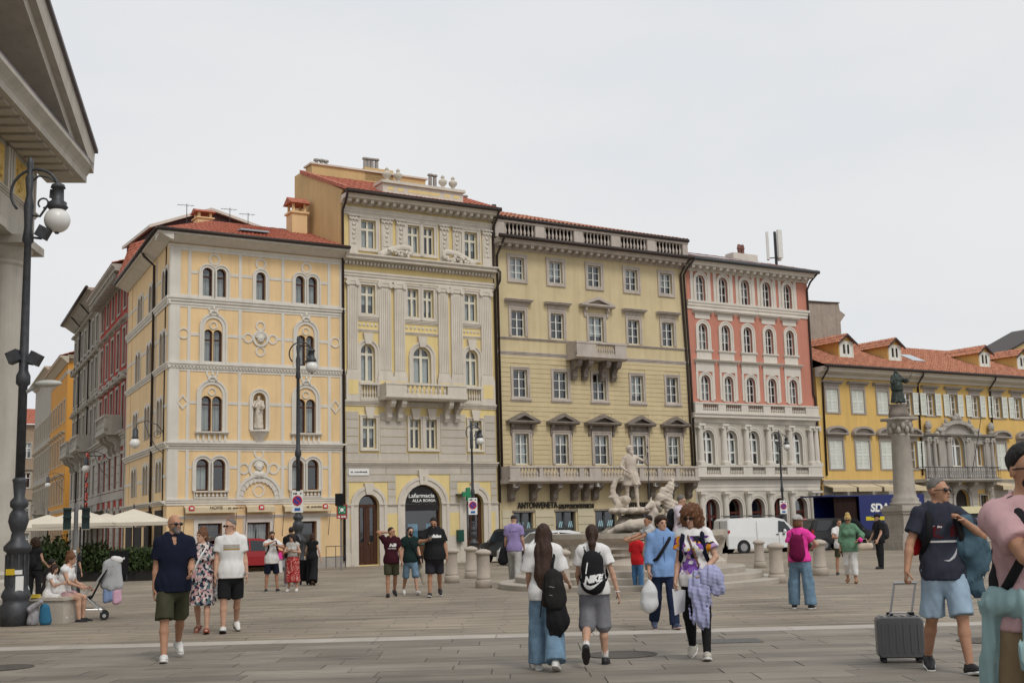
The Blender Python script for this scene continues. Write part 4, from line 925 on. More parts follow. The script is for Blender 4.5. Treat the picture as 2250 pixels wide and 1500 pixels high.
# ================================================================ the low yellow house on the right
RYE=mat('golden_plaster',(.68,.455,.155),.9,.07,.8,.1,40,streak=.2);GST=mat('grey_window_stone',(.36,.32,.285),.9,.1,1.5,.12,30,streak=.2);SHT=mat('pale_shutters',(.70,.72,.66),.7,.06,2,0)
RLO=mat('ground_floor_stone',(.45,.42,.375),.88,.1,1,.12,30,rnd=.04)
s5=S(1797,900)
R5,Y=bldg('shuttered_house','low golden yellow house with pale shutters, dormers and tiled roof',s5)
W5=S(2420,900)-s5;zt5=Y.z(2020,816,-.9)
up=Y.rows(bx(cvC,[(255,375,985,1230),(513,635,990,1232),(770,880,1000,1238),(1020,1120,1025,1240),(1255,1345,1035,1250),(1487,1572,1045,1255),(1713,1797,1055,1262),(1935,2018,1065,1270),(2140,2220,1075,1278)]))
dx=up[-1]['x0']-up[-2]['x0'];up.append({**up[-1],'x0':up[-1]['x0']+dx,'x1':up[-1]['x1']+dx});up.append({**up[-1],'x0':up[-1]['x0']+dx,'x1':up[-1]['x1']+dx})
lo5=Y.rows(bx(cvD,[(262,385,280,545),(505,628,280,545),(733,845,280,540),(965,1060,290,535),(1795,1880,300,530)]))
xr=lo5[4]['x0']+dx*1.05;lo5.append({**lo5[4],'x0':xr,'x1':xr+1.6})
pc=Y.rows(bx(cvD,[(1365,1480,240,520)]),True);ps=Y.rows(bx(cvD,[(1175,1250,310,515),(1590,1665,320,515)]))
gp=Y.rows(bx(cvD,[(1415,1545,725,1050)]),True);gp[0]['z0']=.1
gw=Y.rows(bx(cvD,[(1000,1095,780,900),(1645,1710,795,900)]));gw=[dict(o,z0=1.0)for o in gw]
ops5=up+lo5+pc+ps+gp+gw;zs5=Y.z(2000,1057)
wall(Y,0,W5,-.9,zt5,ops5,RYE,rev=.22);shell(Y,0,W5,-.9,zt5,11,RYE)
shm=unit_box(SHT)
def shutter(fr,x0,x1,z0,z1,y=-.05):
 mb=MB();mb.ring([(x0,z0),(x0,z1),(x1,z1),(x1,z0)],[(x0+.08,z0+.1),(x0+.08,z1-.1),(x1-.08,z1-.1),(x1-.08,z0+.1)],y,y+.05);mb.box(x0+.06,x1-.06,y+.005,y+.045,(z0+z1)/2-.05,(z0+z1)/2+.05);mb.box(x0+.06,x1-.06,y+.035,y+.045,z0+.08,z1-.08)
 n=int((z1-z0-.2)/.09)
 for k in range(n):zz=z0+.1+(z1-z0-.2)*(k+.5)/n;mb.hexa([(x0+.08,y+.006,zz-.03),(x1-.08,y+.006,zz-.03),(x1-.08,y+.034,zz),(x0+.08,y+.034,zz),(x0+.08,y+.006,zz-.015),(x1-.08,y+.006,zz-.015),(x1-.08,y+.034,zz+.015),(x0+.08,y+.034,zz+.015)])
 return fr.build(mb,'shutter',SHT)
for k,o in enumerate(up+lo5):
 c=(o['x0']+o['x1'])/2;closed=k in(0,1,2)or k in(11,12,13,15,16);surround(Y,o,.14,.05,GST,gb=.1,step=False)
 if closed:shutter(Y,o['x0'],c-.005,o['z0'],o['z1'],.03);shutter(Y,c+.005,o['x1'],o['z0'],o['z1'],.03)
 else:
  window(Y,o,WFR,.07,1,(),bars=3,curtain=.8 if k%3 else 0);w=(o['x1']-o['x0'])*.62
  if k!=14 and k!=3:shutter(Y,o['x0']-w-.02,o['x0']-.02,o['z0'],o['z1'],-.12)
  shutter(Y,o['x1']+.02,o['x1']+w+.02,o['z0'],o['z1'],-.12)
 if k<11:mould(Y,o['x0']-.12,o['x1']+.12,o['z1']+.14,o['z1']+.3,.05,GST,'frieze');hood(Y,o,o['z1']+.3,.24,.38,.3,GST)
 else:pediment(Y,c,1.95,o['z1']+.3,.6,.32,GST,True,t=.14);mould(Y,o['x0']-.12,o['x1']+.12,o['z1']+.14,o['z1']+.3,.05,GST,'frieze')
mould(Y,0,W5,zs5-.1,zs5+.12,.14,RLO)
# stone centre bay with arched balcony window
PST=mat('portal_stone',(.40,.375,.34),.88,.12,1.4,.12,30,streak=.25)
x0,x1=Y.x(*cvD(1120,400)),Y.x(*cvD(1765,400));zb,zt=zs5,Y.z(*cvD(1200,245))
wo=[dict(o)for o in pc+ps];wall(Y,x0,x1,zs5+.12,zt,wo,PST,rev=.1,y=-.1,name='portal_bay')
for q in(x0,x1):Y.build(MB().box(q-.01,q+.01,-.1,0,zs5+.12,zt),'bay_edge',PST)
window(Y,pc[0],WFR,.08,1,(.68,),curtain=1);surround(Y,pc[0],.25,.08,PST,y=-.1)
for o in ps:window(Y,o,WFR,.07,1,(),curtain=.0);surround(Y,o,.1,.04,PST,y=-.1,gb=0)
mould(Y,x0-.1,x1+.1,zt-.05,zt+.2,.4,PST,'cornice',PR_CORN)
xc=(pc[0]['x0']+pc[0]['x1'])/2;n=14;zz=pc[0]['z1']-.1
Y.build(MB().ring([(xc-1.9*math.cos(math.pi*k/n),zt+.1+1.05*math.sin(math.pi*k/n))for k in range(n+1)],[(xc-1.6*math.cos(math.pi*k/n),zt+.1+.8*math.sin(math.pi*k/n))for k in range(n+1)],-.4,.02,False),'arched_pediment',PST)
Y.build(MB().ext([(xc-1.6*math.cos(math.pi*k/n),zt+.1+.8*math.sin(math.pi*k/n))for k in range(n+1)],-.12,.02),'tympanum',PST)
for q in[x0+.35,x0+1.0,xc-1.0,xc+1.0,x1-1.0,x1-.35]:colm(Y,q,zs5+.12,zt-.05,.15,PST,True,-.15)
mb=MB()
for q,r in((xc,.3),(xc-.28,.2),(xc+.28,.2)):mb.ball((q,-.25,zt+1.25+(.12 if q==xc else 0)),(r,.2,r),8,6)
for sg in(-1,1):
 for k in range(6):mb.ball((xc+sg*(1.15+.22*k),-.3,zt+.75-.1*k+.12*math.sin(k*2.)),(.2,.16,.17),7,5)
 mb.ball((xc+sg*1.25,-.3,zt+1.05),(.12,.12,.22),7,5)
tag(Y.build(mb,'carved_figures',PST,None,True),kind='stuff')
for q in(x0+.4,x1-.4):mb=MB();mb.lathe([(.16,0),(.2,.2),(.12,.3)],(q,-.2,zt+.2),10);mb.ball((q,-.25,zt+.75),(.24,.22,.3),8,6);[mb.ball((q+.22*math.cos(a),-.27,zt+.75+.24*math.sin(a)),.1,6,4)for a in np.arange(0,6.2,.7)];Y.build(mb,'mask_finial',PST,None,True)
bx0,bx1=Y.x(2035,1040,-1),Y.x(2199,1040,-1);bz0,bz1=Y.z(2110,1051,-1),Y.z(2110,1026,-1)
Y.build(MB().extx([(0,bz0-.22),(-.9,bz0-.22),(-1.08,bz0-.1),(-1.08,bz0),(0,bz0)],bx0-.1,bx1+.1),'balcony_slab',PST)
for q in(bx0+.4,xc-.85,xc+.85,bx1-.4):bracket(Y,q,bz0-.22,.75,.8,.3,PST)
mb=MB();mb.tube([(bx0,0,bz1),(bx0,-1,bz1),(bx1,-1,bz1),(bx1,0,bz1)],.035,6);mb.tube([(bx0,-1,bz0+.06),(bx1,-1,bz0+.06)],.02,5);rl=Y.build(mb,'balcony_railing',M_IRON)
nb=34;me=MB().tube([(0,0,0),(0,0,1)],.012,5).mesh('bar',M_IRON);sc=MB().tube([(.1*math.cos(a),0,.5+.18*math.sin(a))for a in np.linspace(0,6.28,13)],.012,4).mesh('scroll',M_IRON)
for k in range(nb):xx=bx0+(bx1-bx0)*k/(nb-1);Y.inst('bar',me,xx,-1,bz0,(1.6 if k%8==0 else 1,)*2+(bz1-bz0,),rl);(k<nb-1)and Y.inst('scroll',sc,xx+.07,-1,bz0,(.75,1,bz1-bz0),rl)
Y.build(MB().tube([(Y.x(2133,1020,-1),-1.05,bz1-.4),(Y.x(2148,915,-1.4),-1.7,Y.z(2148,915,-1.4))],.025,6),'flagpole',M_IRON)
# rusticated ground floor, cornice, canopies
for o in gp+gw:o['g']=.25;o['gb']=0
courses(Y,.1,W5-.1,-.4,zs5-.12,9,gp+gw,RLO,.05,.03,block=3.2)
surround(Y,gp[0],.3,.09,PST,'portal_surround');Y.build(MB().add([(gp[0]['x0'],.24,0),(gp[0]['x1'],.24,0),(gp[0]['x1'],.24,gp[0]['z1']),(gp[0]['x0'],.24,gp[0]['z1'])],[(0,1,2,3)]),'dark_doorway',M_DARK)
for o in gw:window(Y,o,M_IRON,.05,1,(.5,));surround(Y,o,.12,.07,PST,step=False)
for a,b in((258,472),(493,703),(727,850),(985,1150),(1815,1945)):
 xa,xb=Y.x(*cvD(a,715),-.5),Y.x(*cvD(b,715),-.5);za,zb_=Y.z(1900,1066,-.3),Y.z(1900,1076,-.3);Y.build(MB().extx([(0,za+.1),(-.85,za-.12),(-.85,zb_-.1),(-.8,zb_-.1),(-.8,za-.17),(0,za)],xa,xb),'awning',AWN)
 mb=MB()
 for k in range(9):mb.ball((xa+(xb-xa)*(k+.5)/9,-.08,zb_-.18),(.1,.05,.1),6,4)
 Y.build(mb,'carved_swag',RLO)
mould(Y,-.05,W5,zt5-.62,zt5,.9,PTR,'cornice',[(.02,0),(-.1,0),(-.2,.3),(-.7,.55),(-.7,.8),(-.9,.88),(-.9,1),(.02,1)]);gutter(Y,-.1,W5,-.98,zt5+.03,.1)
rz5=2.9;tiles(Y,(-.1,-.95,zt5+.08),(W5,-.95,zt5+.08),(-.1,6.0,zt5+rz5),(W5-3,6.0,zt5+rz5),M_TILE2,pitch=.26)
Y.build(MB().add([(-.1,6,zt5+rz5),(W5-3,6,zt5+rz5),(W5,11,zt5),(-.1,11,zt5)],[(0,1,2,3)]),'roof',M_TILE2)
for a,b in((380,530),(875,1010),(1785,1900),(2165,2290)):
 yy=1.35;x0,x1=Y.x(*cvC(a,620),yy),Y.x(*cvC(b,620),yy);z0=zt5+.08+(yy+.95)*rz5/6.95-.1;z1=z0+1.15;xm_=(x0+x1)/2;hp=z1+.5
 mb=MB();mb.add([(x0,yy,z0),(x1,yy,z0),(x1,yy,z1),(xm_,yy,hp),(x0,yy,z1)],[(0,1,2,3,4)]);ye=6.0
 mb.add([(x0,yy,z0),(x0,yy,z1),(x0,5.2,z1+.05),(x0,yy+.1,z0)],[(0,1,2,3)]);mb.add([(x1,yy,z0),(x1,yy,z1),(x1,5.2,z1+.05),(x1,yy+.1,z0)],[(3,2,1,0)])
 d=Y.build(mb,'dormer',RYE);o=dict(x0=x0+.12,x1=x1-.12,z0=z0+.1,z1=z1-.02);mm=MB();mm.ring(outline(o,.06,.06),outline(o,-.02,-.02),yy-.05,yy+.02);mm.box(xm_-.06,xm_+.06,yy-.05,yy+.02,o['z0'],o['z1']);mm.box(o['x0'],o['x1'],yy-.015,yy+.01,o['z0'],o['z1']);Y.build(mm,'dormer_window',SHT,d)
 for q in(-1,1):Y.build(MB().box(xm_+q*.2-.09,xm_+q*.2+.09,yy-.03,yy-.012,o['z0']+.25,o['z1']-.15),'pane',M_DARK,d)
 for q in(-1,1):
  xe=x0-.2 if q<0 else x1+.2;tt=tiles(Y,(xe,yy-.25,z1-.12),(xe,5.6,z1-.12),(xm_,yy-.25,hp+.04),(xm_,5.6,hp+.04),M_TILE2,'dormer_tiles')
  Y.build(MB().hexa([(xe,yy-.27,z1-.24),(xm_,yy-.27,hp-.1),(xm_,yy-.2,hp-.1),(xe,yy-.2,z1-.24),(xe,yy-.27,z1-.1),(xm_,yy-.27,hp+.04),(xm_,yy-.2,hp+.04),(xe,yy-.2,z1-.1)]),'verge_board',M_PIPE,d)
for px in(1806,2015,2173):pipe(Y,[(Y.x(px+14,830,-.9),-.95,zt5),(Y.x(px+14,830,-.9),-.9,zt5-.25),(Y.x(px,850),-.08,zt5-.75),(Y.x(px,900),-.08,zs5+.4)])
Y.build(MB().add([(Y.x(1992,780,2.2),1.6,zt5+1.2),(Y.x(2020,790,2.2),1.6,zt5+1.2),(Y.x(2020,790,2.2)+.3,3.2,zt5+1.88),(Y.x(1992,780,2.2)+.3,3.2,zt5+1.88)],[(0,1,2,3)]),'skylight',plain('skylight_glass',(.35,.42,.47),.15))
# grey gable standing behind, and a house end beyond on the right
rG=empty('grey_gable_house','bare grey plaster gable end standing behind the pink house','building',Q.W@Vector((22.5,12.5,0)),TH);GG=mat('bare_plaster',(.36,.31,.26),.95,.2,1.2,.2,12,streak=.3)
h=Q.z(1820,664,12.5);MB().ext([(-1.5,0),(4.0,0),(4.0,h-1.5),(4.6,h-.9),(4.0,h-.6),(3.9,h),(2.6,h-.1),(-1.5,h-.2)],0,7).build('wall',GG,rG);MB().ext([(-1.5,h-.2),(2.6,h-.1),(3.9,h),(4.0,h+.08),(2.6,h+.02),(-1.5,h-.08)],-.1,7).build('roof_edge',M_PIPE,rG)
rH=empty('far_gable_house','pale yellow gable with dark verge rising behind the dormers','building',Y.W@Vector((37,13,0)),TH);h=15.85
MB().ext([(0,0),(14,0),(14,h+2),(7,h+2.9),(0,h)],0,4).build('wall',PYE,rH);MB().ext([(-.3,h-.05),(7,h+2.9),(7,h+3.1),(-.4,h+.1)],-.3,4).build('roof_edge',M_PIPE,rH)
# brown-clad gable behind the corner house
rD=empty('brown_gable_house','dark brown clad gable rising behind the corner house roof','building',V.W@Vector((0,13,0)),TH);CL=mat('brown_cladding',(.052,.022,.02),.6,.25,3,.1,stretch=(1,1,.2))
P_=lambda px,py:(V.x(px,py,13),V.z(px,py,13));g0,g1,g2=P_(278,515),P_(462,464),P_(545,500)
u_=(2.7-g0[0])/(g1[0]-g0[0]);gL_=(2.7,g0[1]+(g1[1]-g0[1])*u_)
MB().ext([(2.7,0),(g2[0]+3,0),(g2[0]+3,g2[1]-.6),g1,gL_],0,6).build('wall',CL,rD);MB().ext([(2.4,gL_[1]-.12),g1,(g1[0],g1[1]+.16),(2.4,gL_[1]+.06)],-.25,6).build('roof_edge',PTR,rD);MB().ext([g1,(g2[0]+3,g2[1]-.6),(g2[0]+3,g2[1]-.44),(g1[0],g1[1]+.16)],-.25,6).build('roof_edge',PTR,rD)
# ================================================================ side street on the left
def house_front(fr,W,zt,rows,mw,mt,mfr,pitch=2.5,x_off=1.2,inst=True,rus=None,curt=.6):
 """rows: (z0, z1, width, arch, head) with head in hood / pediment / arched / none"""
 xs=np.arange(x_off,W-.6,pitch);ops=[]
 for z0,z1,w,arch,head in rows:
  for x in xs:ops.append(dict(x0=x-w/2,x1=x+w/2,z0=z0,z1=z1,arch=arch,head=head))
 wall(fr,0,W,-.9,zt,ops,mw,rev=.25);shell(fr,0,W,-.9,zt,9,mw)
 for k,o in enumerate(ops):
  window(fr,o,mfr,.07,1,(.66,),curtain=curt if k%3 else 0);surround(fr,o,.16,.06,mt,gb=.0 if o['arch']else .12,step=False);c=(o['x0']+o['x1'])/2
  if o['head']=='hood':hood(fr,o,o['z1']+.3,.2,.35,.3,mt)
  if o['head']=='pediment':pediment(fr,c,o['x1']-o['x0']+.8,o['z1']+.3,.5,.3,mt)
  if o['head']=='arched':pediment(fr,c,o['x1']-o['x0']+.8,o['z1']+.3,.5,.3,mt,True)
 return ops
AV=Vector((math.cos(A),math.sin(A),0))
SRED=mat('red_plaster',(.36,.045,.028),.9,.1,.8,.1,40,streak=.1);SGR=mat('grey_green_plaster',(.36,.335,.275),.9,.12,1,.12,30,streak=.25);SGT=mat('street_stone',(.42,.39,.34),.9,.15,1.3,.15,30,streak=.3)
L1,L2_,L3_=13.3,25.5,41.5
def street_house(name,label,t0,t1,mw,mfr=WFR):
 o=SO-AV*t1;o.z=gz(o.y);r=empty(name,label,'building',o,A);return r,Frame(o,A,r)
rr_,SR=street_house('red_house','red upper storeyed house with grey stone lower floors in the side street',L1,L2_,SRED)
ztR=SR.z(292,528,-.7)
fl=[(1.0,3.4,1.1,True,'none'),(4.6,6.5,.95,False,'none'),(7.9,10.4,1.05,False,'pediment'),(11.6,13.7,1.0,False,'hood'),(14.9,16.5,.95,False,'none')]
W=L2_-L1;o_=house_front(SR,W,ztR,fl,SRED,SGT,WFR,2.45,1.3)
courses(SR,.02,W-.02,.0,7.4,15,[dict(o,g=.2,gb=.1)for o in o_],SGT,.06,.03)
mould(SR,-.05,W+.1,7.35,7.75,.3,SGT);mould(SR,-.05,W+.1,ztR-.75,ztR,.95,SGT,'cornice',PR_CORN)
mb=MB()
for k in range(int(W/.6)):mb.box(.6*k+.1,.6*k+.35,-.75,0,ztR-.72,ztR-.42)
SR.build(mb,'modillions',SGT);mould(SR,0,W,11.0,11.2,.12,SGT);mould(SR,0,W,14.2,14.4,.12,SGT)
balcony(SR,6.6,10.8,7.75,8.75,.9,SGT,[(6.6,6.9),(10.5,10.8)],.24,[7.0,8.7,10.4],1.0,SGT)
tiles(SR,(0,-.9,ztR+.05),(W,-.9,ztR+.05),(0,4.5,ztR+2),(W,4.5,ztR+2),M_TILE)
rg_,SG=street_house('grey_green_house','tall grey green house with stacked window hoods beyond the red one',L2_,L3_,SGR)
ztG=SG.z(205,622,-.7);W=L3_-L2_
o_=house_front(SG,W,ztG,[(1.0,3.4,1.1,True,'none'),(4.7,6.6,.95,False,'none'),(8.0,10.5,1.05,False,'hood'),(11.7,13.8,1.0,False,'arched'),(14.9,16.6,.95,False,'hood')],SGR,SGT,WFR,2.2,1.2)
courses(SG,.02,W-.02,0,7.5,15,[dict(o,g=.2,gb=.1)for o in o_],SGT,.06,.03);mould(SG,-.05,W,7.45,7.8,.3,SGT);eaves(SG,-.2,W,ztG,.9,SGT,.6);gutter(SG,-.2,W,-.95,ztG,.12);mould(SG,0,W,11.1,11.3,.14,SGT);mould(SG,0,W,14.3,14.5,.12,SGT)
balcony(SG,1.5,6.0,7.8,8.8,.9,SGT,[(1.5,1.8),(5.7,6.0)],.24,[1.9,3.7,5.6],1.0,SGT);balcony(SG,8.5,12.5,7.8,8.8,.9,SGT,[(8.5,8.8),(12.2,12.5)],.24,[8.9,10.5,12.1],1.0,SGT)
pipe(SG,[(10.5,-.9,ztG),(10.5,-.1,ztG-.9),(10.5,-.1,.5)]);pipe(SG,[(4.8,-.9,ztG),(4.8,-.1,ztG-.9),(4.8,-.1,.5)])
# orange house across the next corner: plain side wall towards the square, windowed front along the street
ORG=mat('orange_plaster',(.62,.30,.06),.9,.08,.8,.1,40,streak=.12);ORT=mat('pale_orange_trim',(.50,.44,.35),.9,.1,1.2,.1,40)
oc=atY(139,1178,103);oc.z=gz(oc.y);o=oc-AV*15;o.z=gz(o.y)
rO=empty('orange_house','orange street house with a plain side wall facing the square','building',o,A);SOF=Frame(o,A,rO);ztO=SOF.z(137,789,-.3)
house_front(SOF,15,ztO,[(.6,3.2,1.2,True,'none'),(5.0,7.0,1.0,False,'hood'),(8.4,10.6,1.0,False,'hood'),(12.0,13.8,.95,False,'none')],ORG,ORT,WFR,2.4,1.2)
eaves(SOF,0,15.5,ztO,.7,ORT,.6);mould(SOF,0,15,ztO-1.5,ztO-1.2,.1,ORT);mould(SOF,0,15,4.2,4.5,.15,ORT);tiles(SOF,(0,-.7,ztO),(15.4,-.7,ztO),(0,4,ztO+1.6),(15.4,4,ztO+1.6),M_TILE)
SF2=Frame(oc,TH,rO);mould(SF2,-.1,9,ztO-.5,ztO,.5,ORT,'cornice',PR_CORN);mould(SF2,0,9,ztO-1.6,ztO-1.2,.06,ORT);band(SF2,1.6,3.3,8.2,9.0,.06,ORT,'street_plaque')
SF2.build(MB().add([(0,0,-.9),(9,0,-.9),(9,0,ztO),(0,0,ztO)],[(0,1,2,3)]),'side_wall',ORG);mould(SF2,0,9,4.2,4.5,.12,ORT)
o=oc-AV*34;o.z=gz(o.y);rW=empty('pale_street_house','pale grey house farther down the side street beyond the orange one','building',o,A);SW=Frame(o,A,rW)
house_front(SW,18.9,ztO+1.2,[(.6,3.2,1.2,True,'none'),(5.0,7.0,1.0,False,'hood'),(8.4,10.6,1.0,False,'hood'),(12.0,13.8,.95,False,'none')],SGT,ORT,WFR,2.4,1.2);eaves(SW,0,19,ztO+1.2,.7,ORT,.6)
balcony(SW,12,15.5,4.6,5.6,.9,SGT,[(12,12.3),(15.2,15.5)],.25,[12.4,15.1],.8,SGT)
o=oc-AV*60-Vector((14,0,0));o.z=gz(o.y);rE=empty('street_end_house','distant brownish house closing the end of the side street','building',o,TH);SE=Frame(o,TH,rE)
house_front(SE,22,17.5,[(.6,3,1.2,False,'none'),(5,7,1,False,'hood'),(9,11,1,False,'hood'),(13,15,1,False,'none')],mat('brown_plaster',(.33,.25,.18),.9),SGT,WFR,2.6,1.3);tiles(SE,(0,-.6,17.5),(22,-.6,17.5),(0,4,20),(22,4,20),M_TILE)
# wall lamps on brackets
def wall_lamp(px,py,fr_n,label):
 """globe lamp hanging from a scrolled bracket; fr_n = frame whose wall carries it"""
 fr,xw=fr_n;z=fr.z(px,py,-1.3);o=empty('wall_lamp',label,'lamp',fr.W@Vector((xw,0,z-.2)),fr.ang,'globe lamps on wall brackets')
 mb=MB();mb.tube([(0,.02,-.9),(0,.02,.9)],.025,6);mb.tube([(0,0,.55),(0,-.3,.95),(0,-.8,1.15),(0,-1.2,1.0),(0,-1.3,.75)],.022,6);mb.tube([(0,0,-.4),(0,-.35,-.1),(0,-.7,.5),(0,-.9,1.1)],.018,6)
 mb.tube([(0,-.3+.16*math.cos(a),.5+.16*math.sin(a))for a in np.linspace(0,6.28,12)],.014,5);mb.build('bracket',M_IRON,o,True)
 MB().lathe([(.05,.8),(.13,.7),(.13,.4),(.16,.38),(.16,.33),(.1,.3)],(0,-1.3,0),10).build('lantern',M_IRON,o,True);MB().ball((0,-1.3,.08),.24,14,10).build('globe',GLOBE,o,True)
GLOBE=mat('globe_white',(.72,.71,.68),.35,.04,5,0,spec=.5)
wall_lamp(325,955,(V2,LSx-1.0),'globe lamp on a bracket at the yellow corner house side');wall_lamp(228,1008,(SR,5.5),'globe lamp on a bracket below the red house balcony');wall_lamp(133,1050,(SOF,14.6),'globe lamp on a bracket by the orange house corner')
vs_=MB();p=SR.W@Vector((2.4,-.9,0));so=empty('buffet_sign','red vertical hanging sign reading BUFFET over a yellow strip','sign',(p.x,p.y,SR.o.z+3.6),A)
for k,ch in enumerate('BUFFET'):link('lettering',fit_text(text_mesh(ch,.3,plain('orange_red',(.62,.06,.02)),.05,.02),-.36,.36,3.0-k*.62,3.5-k*.62,0),so)
MB().box(-.75,.75,-.05,.05,-.5,-.15).build('strip',plain('sign_yellow',(.7,.45,.03)),so);link('lettering',fit_text(text_mesh('DA PEPI',.3,RED,.005),-.6,.6,-.44,-.22,-.055),so);MB().tube([(0,.9,3.3),(0,0,3.3)],.03,5).build('arm',M_IRON,so);MB().tube([(0,0,-.5),(0,0,3.6)],.03,5).build('pole',M_IRON,so)
# ================================================================ the temple front on the left
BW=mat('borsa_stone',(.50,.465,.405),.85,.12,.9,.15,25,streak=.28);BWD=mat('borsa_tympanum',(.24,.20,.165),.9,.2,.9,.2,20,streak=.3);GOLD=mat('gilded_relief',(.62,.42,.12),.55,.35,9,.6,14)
YC=36.0;pcn=atY(206,364,YC);BA=rad(95.7);bxv=Vector((math.cos(BA),math.sin(BA),0));byv=Vector((-math.sin(BA),math.cos(BA),0))
LB=30.;bo=pcn-bxv*LB+byv*1.35;bo.z=gz(30);rB=empty('exchange_temple','neoclassical stone temple front with pediment, column and gilded frieze panels','building',bo,BA);T=Frame(bo,BA,rB)
zc1=T.z(206,364,-1.35);zc0=T.z(183,390,-1.2);Lf=LB-1.3
mould(T,-2,LB,zc0,zc1,1.35,BW,'cornice',[(.02,0),(-1.15,0),(-1.15,.35),(-1.2,.5),(-1.35,.8),(-1.35,1),(.02,1)])
mb=MB()
for k in range(46):mb.box(-2+.68*k,-2+.68*k+.4,-1.0,-.1,zc0-.07,zc0)
T.build(mb,'mutules',BW)
hf=1.25;ha=1.05;zf1=zc0-.08;zf0=zf1-hf;zar=zf0-ha
T.build(MB().box(-2,Lf,0,1.7,zf0,zf1+.08),'frieze',BW);T.build(MB().box(-2,Lf+.02,-.02,1.72,zar,zf0),'architrave',BW);mould(T,-2,Lf+.1,zf0-.12,zf0+.03,.12,BW);T.build(MB().box(-2,Lf,.2,1.5,zar-.01,zar+.02),'soffit',BW)
k=0;xx=Lf-.85
while xx>10:
 mb=MB()
 for q in range(3):mb.box(xx+.12+q*.22,xx+.12+q*.22+.15,-.1,.0,zf0+.03,zf1-.05)
 T.build(mb,'triglyph',BW);xm0=xx-1.25;gp_=MB();gp_.box(xm0+.08,xx-.02,-.03,.0,zf0+.08,zf1-.1)
 for q in range(12):gp_.ball((xm0+.25+random.random()*.8,-.04,zf0+.25+random.random()*.75),(random.uniform(.06,.16),.06,random.uniform(.06,.2)),6,4)
 T.build(gp_,'gilded_panel',GOLD);xx=xm0-.78
xR,zR=T.P(85,0,-1.35);sl=(zR-zc1)/(LB-xR)
ra=lambda x,dz:(x,zc1+(LB-x)*sl+dz)
xap=LB-15
for y0,y1,d0,d1,nm,m_ in((-1.35,.6,-.15,.55,'raking_cornice',BW),(-1.15,.6,-.55,-.149,'raking_bed',BW),(-1.45,.6,.55,.66,'roof_edge',mat('lead',(.17,.15,.16),.6))):
 T.build(MB().ext([ra(LB+(.1 if d0>0 else 0),d0-.1),ra(xap,d0),ra(xap,d1),ra(LB+.1,d1-.1)]if nm!='raking_bed' else[ra(LB-.9,d0),ra(xap,d0),ra(xap,d1),ra(LB-.3,d1)],y0,y1),nm,m_)
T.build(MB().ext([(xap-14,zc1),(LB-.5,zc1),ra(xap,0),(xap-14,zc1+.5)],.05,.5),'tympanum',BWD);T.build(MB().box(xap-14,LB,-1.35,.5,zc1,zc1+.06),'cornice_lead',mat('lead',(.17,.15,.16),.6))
T.build(MB().ext([ra(LB-.2,.2),ra(xap,.3),(xap-15,zc1+1)],.5,22),'roof',M_TILE3);T.build(MB().box(-2,Lf,5,24,-1,zf1),'body',BW)
for k,q in enumerate((Lf-1.0,Lf-4.45,Lf-7.9,Lf-11.35)):
 r=.8;zb=.25;mb=MB();prof=[(r*1.28,zb),(r*1.28,zb+.22),(r*1.12,zb+.3),(r*1.18,zb+.42),(r,zb+.5)]+[(r*(1-.17*(i/8)**1.6),zb+.5+(zar-zb-1.25)*i/8)for i in range(9)]+[(r*.9,zar-.68),(r*.9,zar-.6),(r*.86,zar-.58),(r*1.1,zar-.3),(r*1.12,zar-.22)]
 mb.lathe(prof,(q,.62,0),40);mb.box(q-r*1.2,q+r*1.2,.62-r*1.2,.62+r*1.2,zar-.22,zar+.005);T.build(mb,'column',BW,None,False)
for k in range(2):T.build(MB().box(-2-k*.3,Lf+.05+k*.2,-.3-k*.3,24,-1,.25-k*.13),'step',BW)
